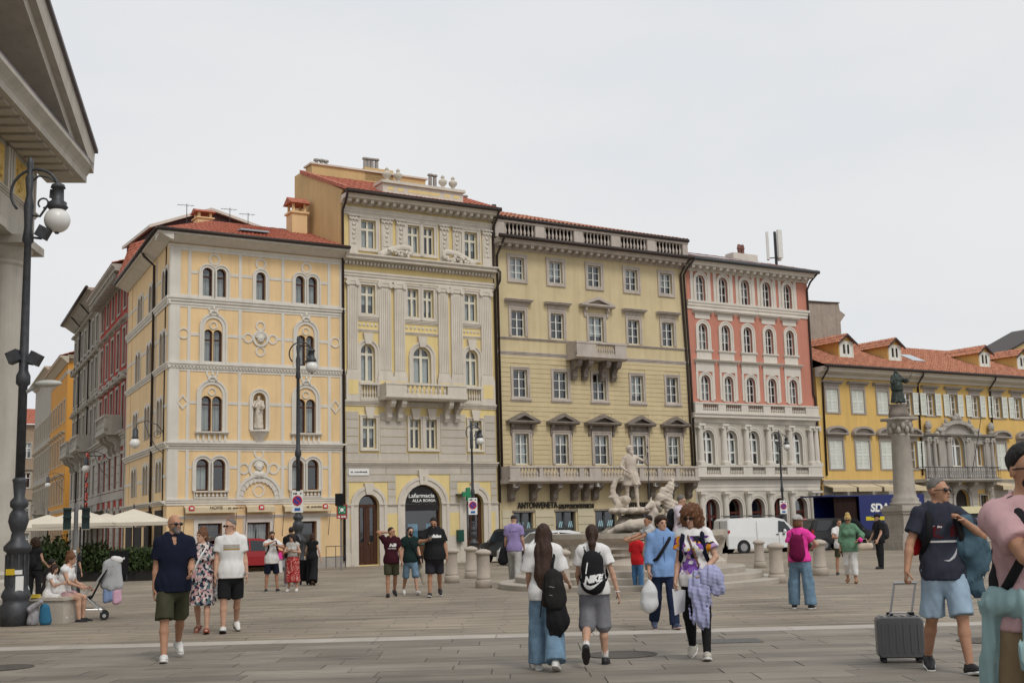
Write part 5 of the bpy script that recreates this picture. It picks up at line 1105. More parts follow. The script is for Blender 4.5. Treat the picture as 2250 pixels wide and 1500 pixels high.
# ================================================================ street lamps
def lamp_post(g,H,label,arm=0,k=1.0,sign=None,extra=False):
 o=empty('street_lamp',label,'street lamp',g,arm,'cast iron globe street lamps');zb=H*.36
 pb=[(.34,-.05),(.34,.55),(.29,.6),(.29,.7),(.33,.78),(.30,.9),(.25,1.0),(.24,1.95),(.31,2.02),(.31,2.12),(.17,2.3),(.14,2.5),(.17,2.56),(.23,2.8),(.2,3.0),(.13,3.12),(.2,3.2),(.2,3.34),(.12,3.45),(.15,3.85),(.17,3.92),(.1,4.0)];kz=H*.305/4.0
 MB().lathe([(r_*k*(.74 if k>1 else .9),z_*kz)for r_,z_ in pb],n=24).build('base',M_IRON,o,True)
 for q in range(12):
  an=q*math.pi/6;MB().box(-.016*k,.016*k,-.195*k,-.16*k,1.06*kz,1.9*kz).xf(Matrix.Rotation(an,4,'Z')).build('flute',M_IRON,o)if k>1 else None
 a=H*.53;mb=MB();mb.lathe([(.08*k,H*.3),(.075*k,a-.3),(.12*k,a-.25),(.12*k,a-.1),(.08*k,a),(.06*k,H-1.6*k),(.1*k,H-1.55*k),(.07*k,H-1.3*k),(.09*k,H-.9*k),(.05*k,H-.7*k),(.08*k,H-.4*k),(.04*k,H-.3*k),(.06*k,H-.14*k),(.045*k,H-.05*k),(.01,H)],n=14);mb.build('pole',M_IRON,o,True)
 zl=H-.72*k;mb=MB();R=.43*k;cx=.1*k;pts=[(cx-R*math.cos(t),0,H-.66*k+R*math.sin(t))for t in np.linspace(-.75,math.pi*.98,16)];pts+=[(pts[-1][0]-.05*k,0,pts[-1][2]-.16*k),(pts[-1][0]-.15*k,0,pts[-1][2]-.12*k),(pts[-1][0]-.14*k,0,pts[-1][2]+.02*k)];mb.tube(pts,.026*k,7)
 lx=pts[15][0]-.02;mb.tube([(0,0,zl-.35*k),(.2*k,0,zl-.38*k),(.32*k,0,zl-.2*k),(.46*k,0,zl-.12*k),(lx-.08,0,zl-.3*k)],.022*k,6);mb.tube([(.25*k+.09*k*math.cos(t),0,zl-.14*k+.09*k*math.sin(t))for t in np.linspace(-1.5,4,10)],.018*k,5);mb.tube([(0,0,H-.5*k),(.15*k,0,H-.36*k),(.32*k,0,H-.38*k),(lx,0,H-.5*k)],.018*k,6);mb.build('arm',M_IRON,o,True)
 zt=H-.5*k;MB().lathe([(r_*k,zt-z_*k)for r_,z_ in((.05,0),(.11,.03),(.13,.09),(.1,.1),(.105,.32),(.16,.36),(.15,.4),(.185,.44),(.15,.48))],(lx,0,0),16).build('lantern',M_IRON,o,True)
 MB().ball((lx,0,zt-.68*k),.225*k,20,14).build('globe',GLOBE,o,True);MB().lathe([(.03*k,-.02),(.05*k,.01)],(lx,0,zt-.91*k),8).build('globe_cap',M_IRON,o)
 if sign:
  zs=sign;s=MB().box(-.2,.2,-.14,-.12,zs,zs+.75).build('sign_plate',SGN,o);MB().ext(circle((0,zs+.42),.17),-.15,-.142).build('sign_disc',plain('sign_purple',(.06,.05,.3)),s);MB().ring(circle((0,zs+.42),.175),circle((0,zs+.42),.135),-.156,-.149).build('sign_ring',RED,s);MB().box(-.17,.17,-.016,.016,-.0,.004).xf(Matrix.Translation((0,-.155,zs+.42))@Matrix.Rotation(rad(45),4,'Y')@Matrix.Rotation(rad(90),4,'X')).build('sign_bar',RED,s);link('lettering',fit_text(scrawl(M_LTR,4),-.15,.15,zs+.63,zs+.71,-.143),s);MB().box(-.1,.1,-.146,-.139,zs+.06,zs+.16).build('sign_mark',plain('sign_blue',(.02,.12,.4)),s)
 return o
gL=G(33,1374);HL=top_of(gL,345);l1=lamp_post(gL,HL,'tall cast iron globe lamp beside the stone temple, with floodlights',0,1.08)
zf_=lambda py:top_of(gL,py)
for py,sx,nm in((515,.28,'floodlight'),(790,.2,'floodlight'),(785,-.2,'floodlight')):
 MB().box(-.11,.11,-.09,.09,-.11,.11).xf(Matrix.Translation((sx+.05,-.1,zf_(py)))@Matrix.Rotation(.5 if sx>0 else-.4,4,'Y')).build(nm,M_IRON,l1);MB().tube([(0,0,zf_(py)-.05),(sx,-.05,zf_(py)-.1)],.025,5).build('floodlight_arm',M_IRON,l1)
mb=MB();mb.tube([(.05,0,zf_(862)),(.3,-.05,zf_(848))],.035,6);mb.build('luminaire_arm',plain('grey_metal',(.35,.35,.33)),l1);MB().ball((.5,-.08,zf_(845)),(.27,.12,.07),12,6).build('luminaire',plain('pale_grey_metal',(.5,.5,.46)),l1,True)
for q,c_,w_,h_ in((1255,(.7,.48,.03),.17,.11),(1256,(.7,.7,.68),.13,.08),(1285,(.72,.72,.7),.14,.34)):
 a_=-1.75 if c_[2]<.1 else(-1.05 if h_<.2 else-.95);M_=Matrix.Rotation(a_+math.pi/2,4,'Z');z_=zf_(q);st_=MB().box(-w_/2,w_/2,-.218,-.205,z_-h_/2,z_+h_/2).xf(M_).build('sticker',plain('sticker_%d'%(c_[2]*100),c_),l1)
gl2=G(655,1273);lamp_post(gl2,top_of(gl2,738),'cast iron globe lamp before the yellow corner house, carrying a parking sign',0,.98,2.35)
gl3=G(1042,1243);lamp_post(gl3,top_of(gl3,925),'slim globe lamp outside the pharmacy, carrying a parking sign',0,.78,2.3)
gl4=Vector(((1705-1125)/F_PX*70,70,gz(70)));lamp_post(gl4,top_of(gl4,945),'slim globe lamp before the pink house, carrying a parking sign',0,.82,2.1)
# ================================================================ figures: signed-distance bodies turned into one smooth skin
import zlib
def crc(t):return zlib.crc32(t.encode())
def smin(a,b,k):
 h=np.clip(.5+.5*(b-a)/k,0,1);return b+(a-b)*h-k*h*(1-h)
class SDF:
 def __init__(s):s.p=[];s.clips=[];s.noise=None
 def cone(s,a,b,ra,rb,k=.02,n=None,q=1,c0=False,c1=False,sub=False):s.p.append(('c',np.array(a,np.float32),np.array(b,np.float32),ra,rb,k,None if n is None else np.array(n,np.float32),q,c0,c1,sub));return s
 def ell(s,c,r,k=.02,R=None,sub=False):s.p.append(('e',np.array(c,np.float32),np.array(r,np.float32),k,None if R is None else np.array(R,np.float32),sub));return s
 def chain(s,pts,rs,k=.02,**kw):
  for i in range(len(pts)-1):s.cone(pts[i],pts[i+1],rs[i],rs[i+1],k,**{**kw,'c0':kw.get('c0',False)and i==0,'c1':kw.get('c1',False)and i==len(pts)-2})
  return s
 def clip(s,pt,n):s.clips.append((np.array(pt,np.float32),np.array(n,np.float32)));return s
 def mesh(s,h):
  los,his=[],[]
  for p in s.p:
   if p[-1]:continue
   if p[0]=='c':m=max(p[3],p[4])+.03;los.append(np.minimum(p[1],p[2])-m);his.append(np.maximum(p[1],p[2])+m)
   else:m=p[2].max()+.03;los.append(p[1]-m);his.append(p[1]+m)
  lo=np.min(los,0)-2*h;hi=np.max(his,0)+2*h;n=np.ceil((hi-lo)/h).astype(int)+1
  ax=[(lo[i]+h*np.arange(n[i])).astype(np.float32)for i in range(3)];D=np.full(n,1.,np.float32)
  for p in s.p:
   if p[0]=='c':k=p[5];m=max(p[3],p[4])+k+3*h;a_,b_=np.minimum(p[1],p[2])-m,np.maximum(p[1],p[2])+m
   else:k=p[3];m=k+3*h;rr=p[2].max()if p[4]is not None else p[2];a_,b_=p[1]-rr-m,p[1]+rr+m
   i0=np.clip(((a_-lo)/h).astype(int),0,n);i1=np.clip(((b_-lo)/h).astype(int)+2,0,n)
   if np.any(i1<=i0):continue
   sl=tuple(slice(i0[q],i1[q])for q in range(3));P=np.stack(np.meshgrid(*[ax[q][i0[q]:i1[q]]for q in range(3)],indexing='ij'),-1)
   if p[0]=='c':
    _,a,b,ra,rb,k,nn,q,c0,c1,sub=p;v=P-a;ab=b-a
    if nn is not None:v=v+nn*((v@nn)[...,None]*(1/q-1));ab=ab+nn*(ab@nn)*(1/q-1)
    L2=max(ab@ab,1e-9);t=np.clip((v@ab)/L2,0,1);d=np.linalg.norm(v-t[...,None]*ab,axis=-1)-(ra+(rb-ra)*t)
    if nn is not None:d=d*(q if q<1 else 1)
    L=math.sqrt(L2)
    if c1:d=np.maximum(d,(v@ab)/L-L)
    if c0:d=np.maximum(d,-(v@ab)/L)
   else:
    _,c,r,k,R,sub=p;v=P-c
    if R is not None:v=v@R
    kk=np.linalg.norm(v/r,axis=-1);k2=np.linalg.norm(v/(r*r),axis=-1)+1e-6;d=kk*(kk-1)/k2
   B=D[sl];D[sl]=-smin(-B,d,k)if sub else smin(B,d,k)
  if s.noise is not None or s.clips:
   P=np.stack(np.meshgrid(*ax,indexing='ij'),-1)
   if s.noise is not None:D=D+s.noise(P)
   for pt,nn in s.clips:D=np.maximum(D,(P-pt)@nn)
  return surfnet(D,lo,h)
def surfnet(D,lo,h):
 S=D<0;n=np.array(D.shape)-1;cnt=np.zeros(n,np.int8);off=[(i,j,k)for i in(0,1)for j in(0,1)for k in(0,1)]
 cut=lambda A,o:A[o[0]:o[0]+n[0],o[1]:o[1]+n[1],o[2]:o[2]+n[2]]
 for o in off:cnt+=cut(S,o)
 act=(cnt>0)&(cnt<8);I=np.argwhere(act)
 if len(I)==0:return np.zeros((0,3)),np.zeros((0,4),int)
 acc=np.zeros((len(I),3));m=np.zeros(len(I))
 for a in off:
  for ax in range(3):
   if a[ax]:continue
   b=list(a);b[ax]=1;da=D[I[:,0]+a[0],I[:,1]+a[1],I[:,2]+a[2]];db=D[I[:,0]+b[0],I[:,1]+b[1],I[:,2]+b[2]];x=(da<0)!=(db<0)
   t=np.where(x,da/np.where(x,da-db,1),0);p=np.tile(np.array(a,float),(len(I),1));p[:,ax]=t;acc+=p*x[:,None];m+=x
 V=lo+h*(I+acc/m[:,None]);idx=np.full(n,-1);idx[act]=np.arange(len(I));Fs=[]
 for ax in range(3):
  u,w=(ax+1)%3,(ax+2)%3;sA=[slice(1,n[q])for q in range(3)];sA[ax]=slice(0,n[ax]);sB=list(sA);sB[ax]=slice(1,n[ax]+1)
  a,b=S[tuple(sA)],S[tuple(sB)];E=np.argwhere(a!=b)
  if len(E)==0:continue
  fl=a[E[:,0],E[:,1],E[:,2]];base=E.copy();base[:,u]+=1;base[:,w]+=1
  def g(du,dw):q=base.copy();q[:,u]-=du;q[:,w]-=dw;return idx[q[:,0],q[:,1],q[:,2]]
  f=np.stack([g(0,0),g(1,0),g(1,1),g(0,1)],1);f[~fl]=f[~fl][:,::-1];Fs.append(f)
 F=np.concatenate(Fs);return V,F[(F>=0).all(1)]
def np_mesh(name,V,F,m,smooth=True):
 me=bpy.data.meshes.new(name);me.vertices.add(len(V));me.vertices.foreach_set('co',np.asarray(V,np.float32).ravel());nF=len(F);me.loops.add(nF*4);me.polygons.add(nF)
 me.loops.foreach_set('vertex_index',np.asarray(F,np.int32).ravel());me.polygons.foreach_set('loop_start',np.arange(0,nF*4,4,dtype=np.int32));me.polygons.foreach_set('loop_total',np.full(nF,4,np.int32))
 for q in(m if isinstance(m,(list,tuple))else[m]):me.materials.append(q)
 me.polygons.foreach_set('use_smooth',np.ones(nF,bool));me.update(calc_edges=True);me.validate();return me
def folds(amp,f=26,seed=0,vert=.35):
 r=np.random.default_rng(seed);W=r.normal(size=(8,3))*f*np.array([1,1,vert])*np.array([1,1,1,1,2.1,2.1,3.6,3.6])[:,None];ph=r.random(8)*6;A_=(1,1,1,1,.5,.5,.3,.3)
 def fn(P):
  d=0
  for w,p,a in zip(W,ph,A_):d=d+a*np.sin(P@w.astype(np.float32)+p)
  return(d*(amp/3.4)-amp*.55).astype(np.float32)
 return fn
def skinmat(c):return mat('skin_%d_%d'%(c[0]*100,c[1]*100),c,.55,.2,9,.08,90,coord='obj',spec=.3)
LIGHT,TAN,DARKER=(.52,.31,.215),(.42,.225,.14),(.34,.175,.105)
def cloth(name,c,var=.10,rough=.9):return mat('cloth_'+name,c,rough,var,7,.08,120,coord='obj',spec=.15)
M_EYE=plain('eye_dark',(.02,.015,.012),.2);M_LIP=plain('lips',(.36,.13,.11),.5);M_SOLE=plain('sole_white',(.72,.71,.68),.7);M_BLK=cloth('black',(.016,.016,.018));M_LENS=plain('lens',(.008,.008,.01),.1)
HAIR={k:mat('hair_'+k,c,.6,.35,30,.5,90,coord='obj',stretch=(1,1,.2))for k,c in dict(black=(.012,.01,.009),brown=(.045,.022,.014),dark=(.022,.014,.011),auburn=(.15,.065,.03),grey=(.16,.145,.13),blond=(.52,.36,.13),curlyblond=(.26,.17,.085)).items()}
def rotm(yaw,pitch,roll=0):return np.array(Matrix.Rotation(rad(yaw),3,'Z')@Matrix.Rotation(rad(pitch),3,'X')@Matrix.Rotation(rad(roll),3,'Y'))
def skeleton(P,fem=False,kid=False):
 """joints of a 1.75 m figure facing -Y; +X is its left"""
 J={};V=lambda*a:np.array(a,float);hw=.088 if fem else .092;sw=.142 if fem else .168;hipz=.90
 pel=V(0,0,0);tl,sl=.425,.415;lean=rad(P.get('lean',0));tw=rad(P.get('twist',0));side=rad(P.get('side',0))
 for s,n in((1,'L'),(-1,'R')):
  a,k,b=rad(P.get('hip'+n,0)),rad(P.get('knee'+n,0)),rad(P.get('abd'+n,2));h=pel+V(s*hw,0,-.02)
  kn=h+tl*V(s*math.sin(b),-math.sin(a)*math.cos(b),-math.cos(a)*math.cos(b));an=kn+sl*V(s*math.sin(b)*.6,-math.sin(a-k),-math.cos(a-k))
  fp=rad(P.get('foot'+n,0));to=rad(P.get('toe'+n,8))*s;fd=V(math.sin(to)*math.cos(fp),-math.cos(to)*math.cos(fp),-math.sin(fp));J['hip'+n],J['kn'+n],J['an'+n],J['fd'+n]=h,kn,an,fd
 def spine(z,y=0):return pel+V(math.sin(side)*z,-math.sin(lean)*z+y*math.cos(lean),math.cos(lean)*z)
 J['pel']=pel;J['waist']=spine(.17,.005);J['chest']=spine(.36,.005);J['neck']=spine(.555,.01);J['spine']=spine
 c,s_=math.cos(tw),math.sin(tw)
 for s,n in((1,'L'),(-1,'R')):
  sh=spine(.488,.01)+V(s*sw*c,s*sw*s_,0);ar=P.get('arm'+n,(5,8,12));J['sh'+n]=sh;ul,fl=.285,.25
  if ar[0]=='ik':
   tgt=np.array(ar[1],float)-np.array([0,0,hipz]);d=tgt-sh;L=min(np.linalg.norm(d),ul+fl-.005);d=d/np.linalg.norm(d);x=(ul*ul-fl*fl+L*L)/(2*L);hgt=math.sqrt(max(0,ul*ul-x*x))
   pole=np.array(ar[2]if len(ar)>2 else(s*.5,.5,-1.),float);pole=pole-d*(pole@d);pole/=np.linalg.norm(pole);J['el'+n]=sh+d*x+pole*hgt;J['wr'+n]=sh+d*L
  else:
   a,b,e=rad(ar[0]),rad(ar[1]),rad(ar[2]);w=ar[3]if len(ar)>3 else 0;J['el'+n]=sh+ul*V(s*math.sin(b),-math.sin(a)*math.cos(b),-math.cos(a)*math.cos(b));f=V(s*math.sin(b)*.7-s*w,-math.sin(a+e),-math.cos(a+e));J['wr'+n]=J['el'+n]+fl*f/np.linalg.norm(f)
  J['hd'+n]=(J['wr'+n]-J['el'+n])/np.linalg.norm(J['wr'+n]-J['el'+n])
 R=rotm(P.get('yaw',0),P.get('pitch',0),P.get('roll',0));R=np.array(Matrix.Rotation(lean*.6,3,'X'))@R;J['Rh']=R;J['head']=J['neck']+V(0,-math.sin(lean)*.06,.045)+R@V(0,-.018,.108)
 lo=min(J['an'+n][2]-.085-max(0,J['fd'+n][2]*-.15)for n in 'LR');dz=-lo
 if 'seat' in P:dz=P['seat']-pel[2]
 up=V(0,0,dz)
 for k in list(J):
  if k not in('Rh','fdL','fdR','hdL','hdR','spine'):J[k]=J[k]+up
 J['dz']=dz;J['sp']=lambda z,y=0:spine(z,y)+up;return J
X1=np.array([0,1,0.])
def torso(S,J,fem,fat=1.,g=0,z0=-.08,z1=.555,k=.04):
 """stack of flattened rings from hip to neck, grown by g"""
 pr=[(-.09,.128,.82),(.0,.165,.70),(.16,.136,.70),(.33,.150,.72),(.44,.150,.64),(.50,.120,.62)]if not fem else[(-.09,.13,.84),(.0,.168,.70),(.16,.118,.74),(.33,.135,.74),(.44,.128,.66),(.50,.10,.62)]
 pr=[(z,r,q)for z,r,q in pr if z>=z0-1e-6]
 for i in range(len(pr)-1):
  (za,ra,qa),(zb,rb,qb)=pr[i],pr[i+1];f=fat if zb<.4 else 1+(fat-1)*.4;fa=fat if za<.4 else 1+(fat-1)*.4
  S.cone(J['sp'](za,0),J['sp'](zb,0),ra*fa+g,rb*f+g,k,n=X1,q=min(1,(qa+qb)/2*(1+(fat-1)*.9)))
 for n in 'LR':S.cone(J['sp'](.47,.01),J['sh'+n]+np.array([0,0,-.008]),.066+g,.052+g,k);S.cone(J['neck']+[0,.012,-.02],J['sh'+n],.05+g*.6,.045+g,.04)
 if fem and g>=0:
  for s in(-1,1):S.ell(J['sp'](.335,-.085)+np.array([s*.068,0,0]),(.062+g,.06+g,.062+g),.03)
def body_sdf(J,fem,fat=1.,kid=False):
 S=SDF();torso(S,J,fem,fat)
 S.cone(J['neck']+[0,.005,-.06],J['head']+J['Rh']@[0,.02,-.04],.058 if not fem else .049,.05 if not fem else .043,.03)
 for n in 'LR':
  th=.082*(1+(fat-1)*.6)+(.006 if fem else 0);S.cone(J['hip'+n]+[0,0,.01],J['kn'+n],th,.053,.03);md=J['kn'+n]*.68+J['an'+n]*.32+[0,.014,0]
  S.cone(J['kn'+n],md,.05,.054,.02);S.cone(md,J['an'+n],.054,.034,.02);a=J['an'+n];fd=J['fd'+n];heel=a+[0,0,-.045]-fd*.03;S.cone(heel,a+fd*.12+[0,0,-.055],.036,.026,.025)
  f_=1+(fat-1)*.5;s_=1 if not fem else .86;S.cone(J['sh'+n],J['el'+n],.05*f_*s_,.039*f_*s_,.025);m2=J['el'+n]*.7+J['wr'+n]*.3;S.cone(J['el'+n],m2,.039*f_*s_,.04*f_*s_,.015);S.cone(m2,J['wr'+n]+J['hd'+n]*.02,.04*f_*s_,.026*s_,.015)
 H,R=J['head'],J['Rh'];h=lambda*p:H+R@np.array(p)
 S.ell(h(0,.012,.022),(.074,.094,.092),.02,R);S.ell(h(0,-.028,-.045),(.054,.062,.068),.035,R);S.ell(h(0,-.07,-.092),(.026,.022,.022),.025,R);S.cone(h(0,-.088,.01),h(0,-.106,-.028),.008,.0125,.012)
 S.ell(h(0,-.078,.022),(.05,.018,.012),.015,R)
 for s in(-1,1):S.ell(h(s*.032,-.094,.002),(.015,.012,.010),.01,R,sub=True);S.ell(h(s*.077,.012,-.012),(.009,.02,.031),.008,R)
 S.ell(h(0,-.089,-.058),(.024,.010,.009),.01,R);return S
def add_face(mb,J,brow=1):
 H,R=J['head'],J['Rh'];h=lambda*p:Vector(H+R@np.array(p));Rm=Matrix(R.tolist())
 for s in(-1,1):mb.cm=1;mb.ball(h(s*.032,-.083,.001),(.011,.006,.006),8,5,Rm);mb.cm=3;mb.ball(h(s*.034,-.091,.021),(.02,.006,.005),7,4,Rm)
 mb.cm=2;mb.ball(h(0,-.095,-.056),(.021,.006,.0065),8,4,Rm);mb.cm=0
def add_hand(mb,J,n,curl=.35,grip=False):
 """palm, four bent fingers of unequal length and a thumb leaving the side of the palm"""
 w=Vector(J['wr'+n]);d=Vector(J['hd'+n]).normalized();s=1 if n=='L' else-1;side=Vector((0,-1,0))-d*Vector((0,-1,0)).dot(d)
 if side.length<.2:side=Vector((-s,0,0))-d*Vector((-s,0,0)).dot(d)
 side.normalize();pn=d.cross(side)*(1 if n=='L' else-1)
 if pn.dot(Vector((-s,0,0)))<0 and abs(d.z)>.3:pn=-pn
 mb.tube([w-d*.015,w+d*.02,w+d*.055,w+d*.088,w+d*.098],[.024,.03,.04,.039,.02],10,flat=.5)if False else None
 u=len(mb.v);vs=[];rings=[(-.02,.024,.02),(.02,.03,.017),(.06,.041,.016),(.09,.04,.014),(.1,.034,.010)]
 for t,a,b in rings:
  for k in range(10):an=2*math.pi*k/10;vs.append(w+d*t+side*(a*math.cos(an))+pn*(b*math.sin(an)))
 mb.add(vs,[(i*10+k,i*10+(k+1)%10,(i+1)*10+(k+1)%10,(i+1)*10+k)for i in range(4)for k in range(10)]+[tuple(range(40,50))])
 for k,(o,l)in enumerate(((.029,.068),(.010,.078),(-.010,.072),(-.028,.056))):
  c=curl*(1+.15*k)if not grip else 1.5;p0=w+d*.093+side*o;pts=[p0];an=c*.4;seg=[l*.45,l*.32,l*.25]
  for q in seg:pts.append(pts[-1]+(d*math.cos(an)+pn*math.sin(an))*q);an+=c
  mb.tube(pts,[.0095,.009,.0083,.006],6)
 t0=w+d*.03+side*.03;t1=t0+(d*.6+side*.7+pn*.25).normalized()*.038;t2=t1+(d*.85+side*.3+pn*(.35+curl*.6)).normalized()*.03;t3=t2+(d*.9+pn*(.4+curl)).normalized()*.024;mb.tube([t0,t1,t2,t3],[.014,.0115,.010,.007],6)
def arm_prims(S,J,n,frac,g,k=.02,flare=0,fem=False):
 s_=.9 if fem else 1
 if frac<=1:e=J['sh'+n]*(1-frac)+J['el'+n]*frac;S.cone(J['sh'+n],e,.056*s_+g,.05*s_+g+flare,k,c1=True)
 else:S.cone(J['sh'+n],J['el'+n],.055*s_+g,.046*s_+g,k);f=frac-1;e=J['el'+n]*(1-f)+J['wr'+n]*f;S.cone(J['el'+n],e,.046*s_+g,.034*s_+g+flare,k,c1=True)
def leg_prims(S,J,n,frac,g,flare=0,k=.02,fat=1.):
 th=.084*(1+(fat-1)*.6)+g*.6;hp,kn,an=J['hip'+n],J['kn'+n],J['an'+n]
 if frac<=1:e=hp*(1-frac)+kn*frac;S.cone(hp,e,th,th+(.062-.088)*frac+flare,k,c1=True)
 else:
  f=min(frac-1,1.12);e=kn*(1-f)+an*f;S.cone(hp,kn,th,.062+g+flare*.4,k);S.cone(kn,e,.062+g+flare*.4,.05+g+flare+(.0 if f<.8 else 0),k,c1=True)
def shoe(J,n,m,ms,root,sandal=False,h=.012,high=0):
 a,fd=J['an'+n],J['fd'+n];up=np.array([0,0,1.])-fd*fd[2];up/=np.linalg.norm(up);c=a-up*.085;S=SDF();kb=1
 if not sandal:
  S.cone(c-fd*.045+up*.045,c+fd*.05+up*.05,.043,.045,.03);S.cone(c+fd*.05+up*.045,c+fd*.165+up*.03,.047,.036,.03);S.cone(c-fd*.02+up*.05,c-fd*.015+up*(.1+high),.042,.043,.02,c1=True);S.clip(c+up*.018,-up)
  V,F=S.mesh(h);o=link('shoe',np_mesh('shoe',V,F,m),root)
 S2=SDF();S2.cone(c-fd*.05+up*.02,c+fd*.06+up*.02,.046,.05,.03);S2.cone(c+fd*.06+up*.02,c+fd*.17+up*.02,.05,.038,.03);S2.clip(c+up*(.026 if not sandal else .02),up);S2.clip(c,-up);V,F=S2.mesh(h)
 if sandal:
  o=link('sandal',np_mesh('sandal',V,F,m),root);mb=MB()
  for t in(.09,.02):mb.tube([c+fd*t+np.cross(fd,up)*(.05*math.cos(q))+up*(.02+.05*math.sin(q))for q in np.linspace(0,math.pi,8)],.011,5)
  mb.build('strap',m,o)
 else:link('sole',np_mesh('sole',V,F,ms),o)
 return o
def hair_sdf(J,kind):
 H,R=J['head'],J['Rh'];h=lambda*p:H+R@np.array(p);S=SDF();D=lambda v:R@np.array(v,float)
 if kind in('short','crew'):
  g=.014 if kind=='short' else .008;S.ell(h(0,.018,.042),(.0685+g,.087+g,.076+g),.02,R)
  S.clip(h(0,-.0,.01),D((0,-.80,-.60)));S.clip(h(0,.0,-.055),D((0,0,-1)))
  if kind=='short':S.noise=folds(.004,120,3,1)
 elif kind=='curly':
  S.ell(h(0,.025,.035),(.115,.118,.105),.03,R);S.ell(h(.07,.02,-.05),(.055,.075,.085),.03,R);S.ell(h(-.07,.02,-.05),(.055,.075,.085),.03,R);S.ell(h(0,.07,-.05),(.09,.06,.09),.03,R);S.ell(h(0,-.11,-.05),(.062,.09,.105),.01,R,sub=True);S.noise=folds(.022,75,5,1)
 elif kind=='curlyshort':
  S.ell(h(0,.018,.048),(.096,.112,.085),.03,R);S.ell(h(0,.06,-.01),(.08,.05,.07),.03,R);S.clip(h(0,-.045,.02),D((0,-.75,-.66)));S.noise=folds(.012,75,6,1)
 elif kind in('long','pony','bun','bob','verylong'):
  S.ell(h(0,.016,.03),(.083,.102,.095),.02,R);S.ell(h(0,.05,-.03),(.074,.056,.08),.03,R);S.ell(h(0,-.10,-.055),(.056,.08,.095),.012,R,sub=True)
  if kind=='bob':S.ell(h(0,.03,-.06),(.098,.085,.08),.03,R);S.ell(h(0,-.11,-.05),(.06,.1,.1),.012,R,sub=True)
  if kind in('long','verylong'):
   e=.62 if kind=='verylong' else .32;b=J['sp'](.5,.09);S.cone(h(0,.05,.0),b,.082,.09,.03,n=X1,q=.65);S.cone(b,J['sp'](.555-e*.55,.125),.098,.11,.03,n=X1,q=.5);S.cone(J['sp'](.555-e*.55,.125),J['sp'](.5-e,.12),.11,.05,.03,n=X1,q=.5);S.noise=folds(.006,70,8,.12)
   for s in(-1,1):S.cone(h(s*.07,.0,-.02),J['sp'](.47,-.02)+[s*.1,0,0],.035,.028,.03)
  if kind=='pony':S.ell(h(0,.115,.01),(.022,.022,.024),.015,R);S.cone(h(0,.11,.0),h(0,.13,-.12),.03,.045,.02);S.cone(h(0,.13,-.12),J['sp'](.40,.15),.045,.018,.02);S.noise=folds(.004,90,8,.15)
  if kind=='bun':S.ell(h(0,.03,.125),(.055,.055,.045),.02,R);S.noise=folds(.006,90,8,1)
 return S
def drape(me_obj_V,F):return BVHTree.FromPolygons([tuple(v)for v in me_obj_V],[tuple(f)for f in F])
def on_cloth(name,me,V,F,m,root,x0,x1,z0,z1,face=-1,lift=.004,tilt=0,slant=0):
 """lay flat lettering or a mark on a garment: face -1 front, +1 back"""
 bv=drape(V,F);co=np.empty(len(me.vertices)*3,np.float32);me.vertices.foreach_get('co',co);co=co.reshape(-1,3);a,b=co.min(0),co.max(0);u=(co[:,0]-a[0])/(b[0]-a[0]);w=(co[:,1]-a[1])/max(1e-6,b[1]-a[1]);o=np.zeros_like(co)
 for i in range(len(co)):
  x=x0+(x1-x0)*u[i];z=z0+(z1-z0)*w[i]+slant*(u[i]-.5);hit=bv.ray_cast(Vector((x,face*.8,z)),Vector((0,-face,0)));y=hit[0].y if hit[0]is not None else face*.1;o[i]=(x,y+face*(lift+(.002 if co[i,2]>0 else 0)),z)
 me.vertices.foreach_set('co',o.ravel());me.update();me.materials.clear();me.materials.append(m);return link(name,me,root)
def flat_mesh(poly,n=1):
 """2-D outline -> finely cut flat mesh (x,y)"""
 import mathutils.geometry as mg
 t=mg.tessellate_polygon([[Vector((x,y,0))for x,y in poly]]);me=bpy.data.meshes.new('mark');import bmesh;bm=bmesh.new();vs=[bm.verts.new((x,y,0))for x,y in poly]
 for f in t:
  try:bm.faces.new([vs[i]for i in f])
  except ValueError:pass
 bmesh.ops.subdivide_edges(bm,edges=bm.edges[:],cuts=n,use_grid_fill=True);bmesh.ops.triangulate(bm,faces=bm.faces[:]);bm.to_mesh(me);bm.free();return me
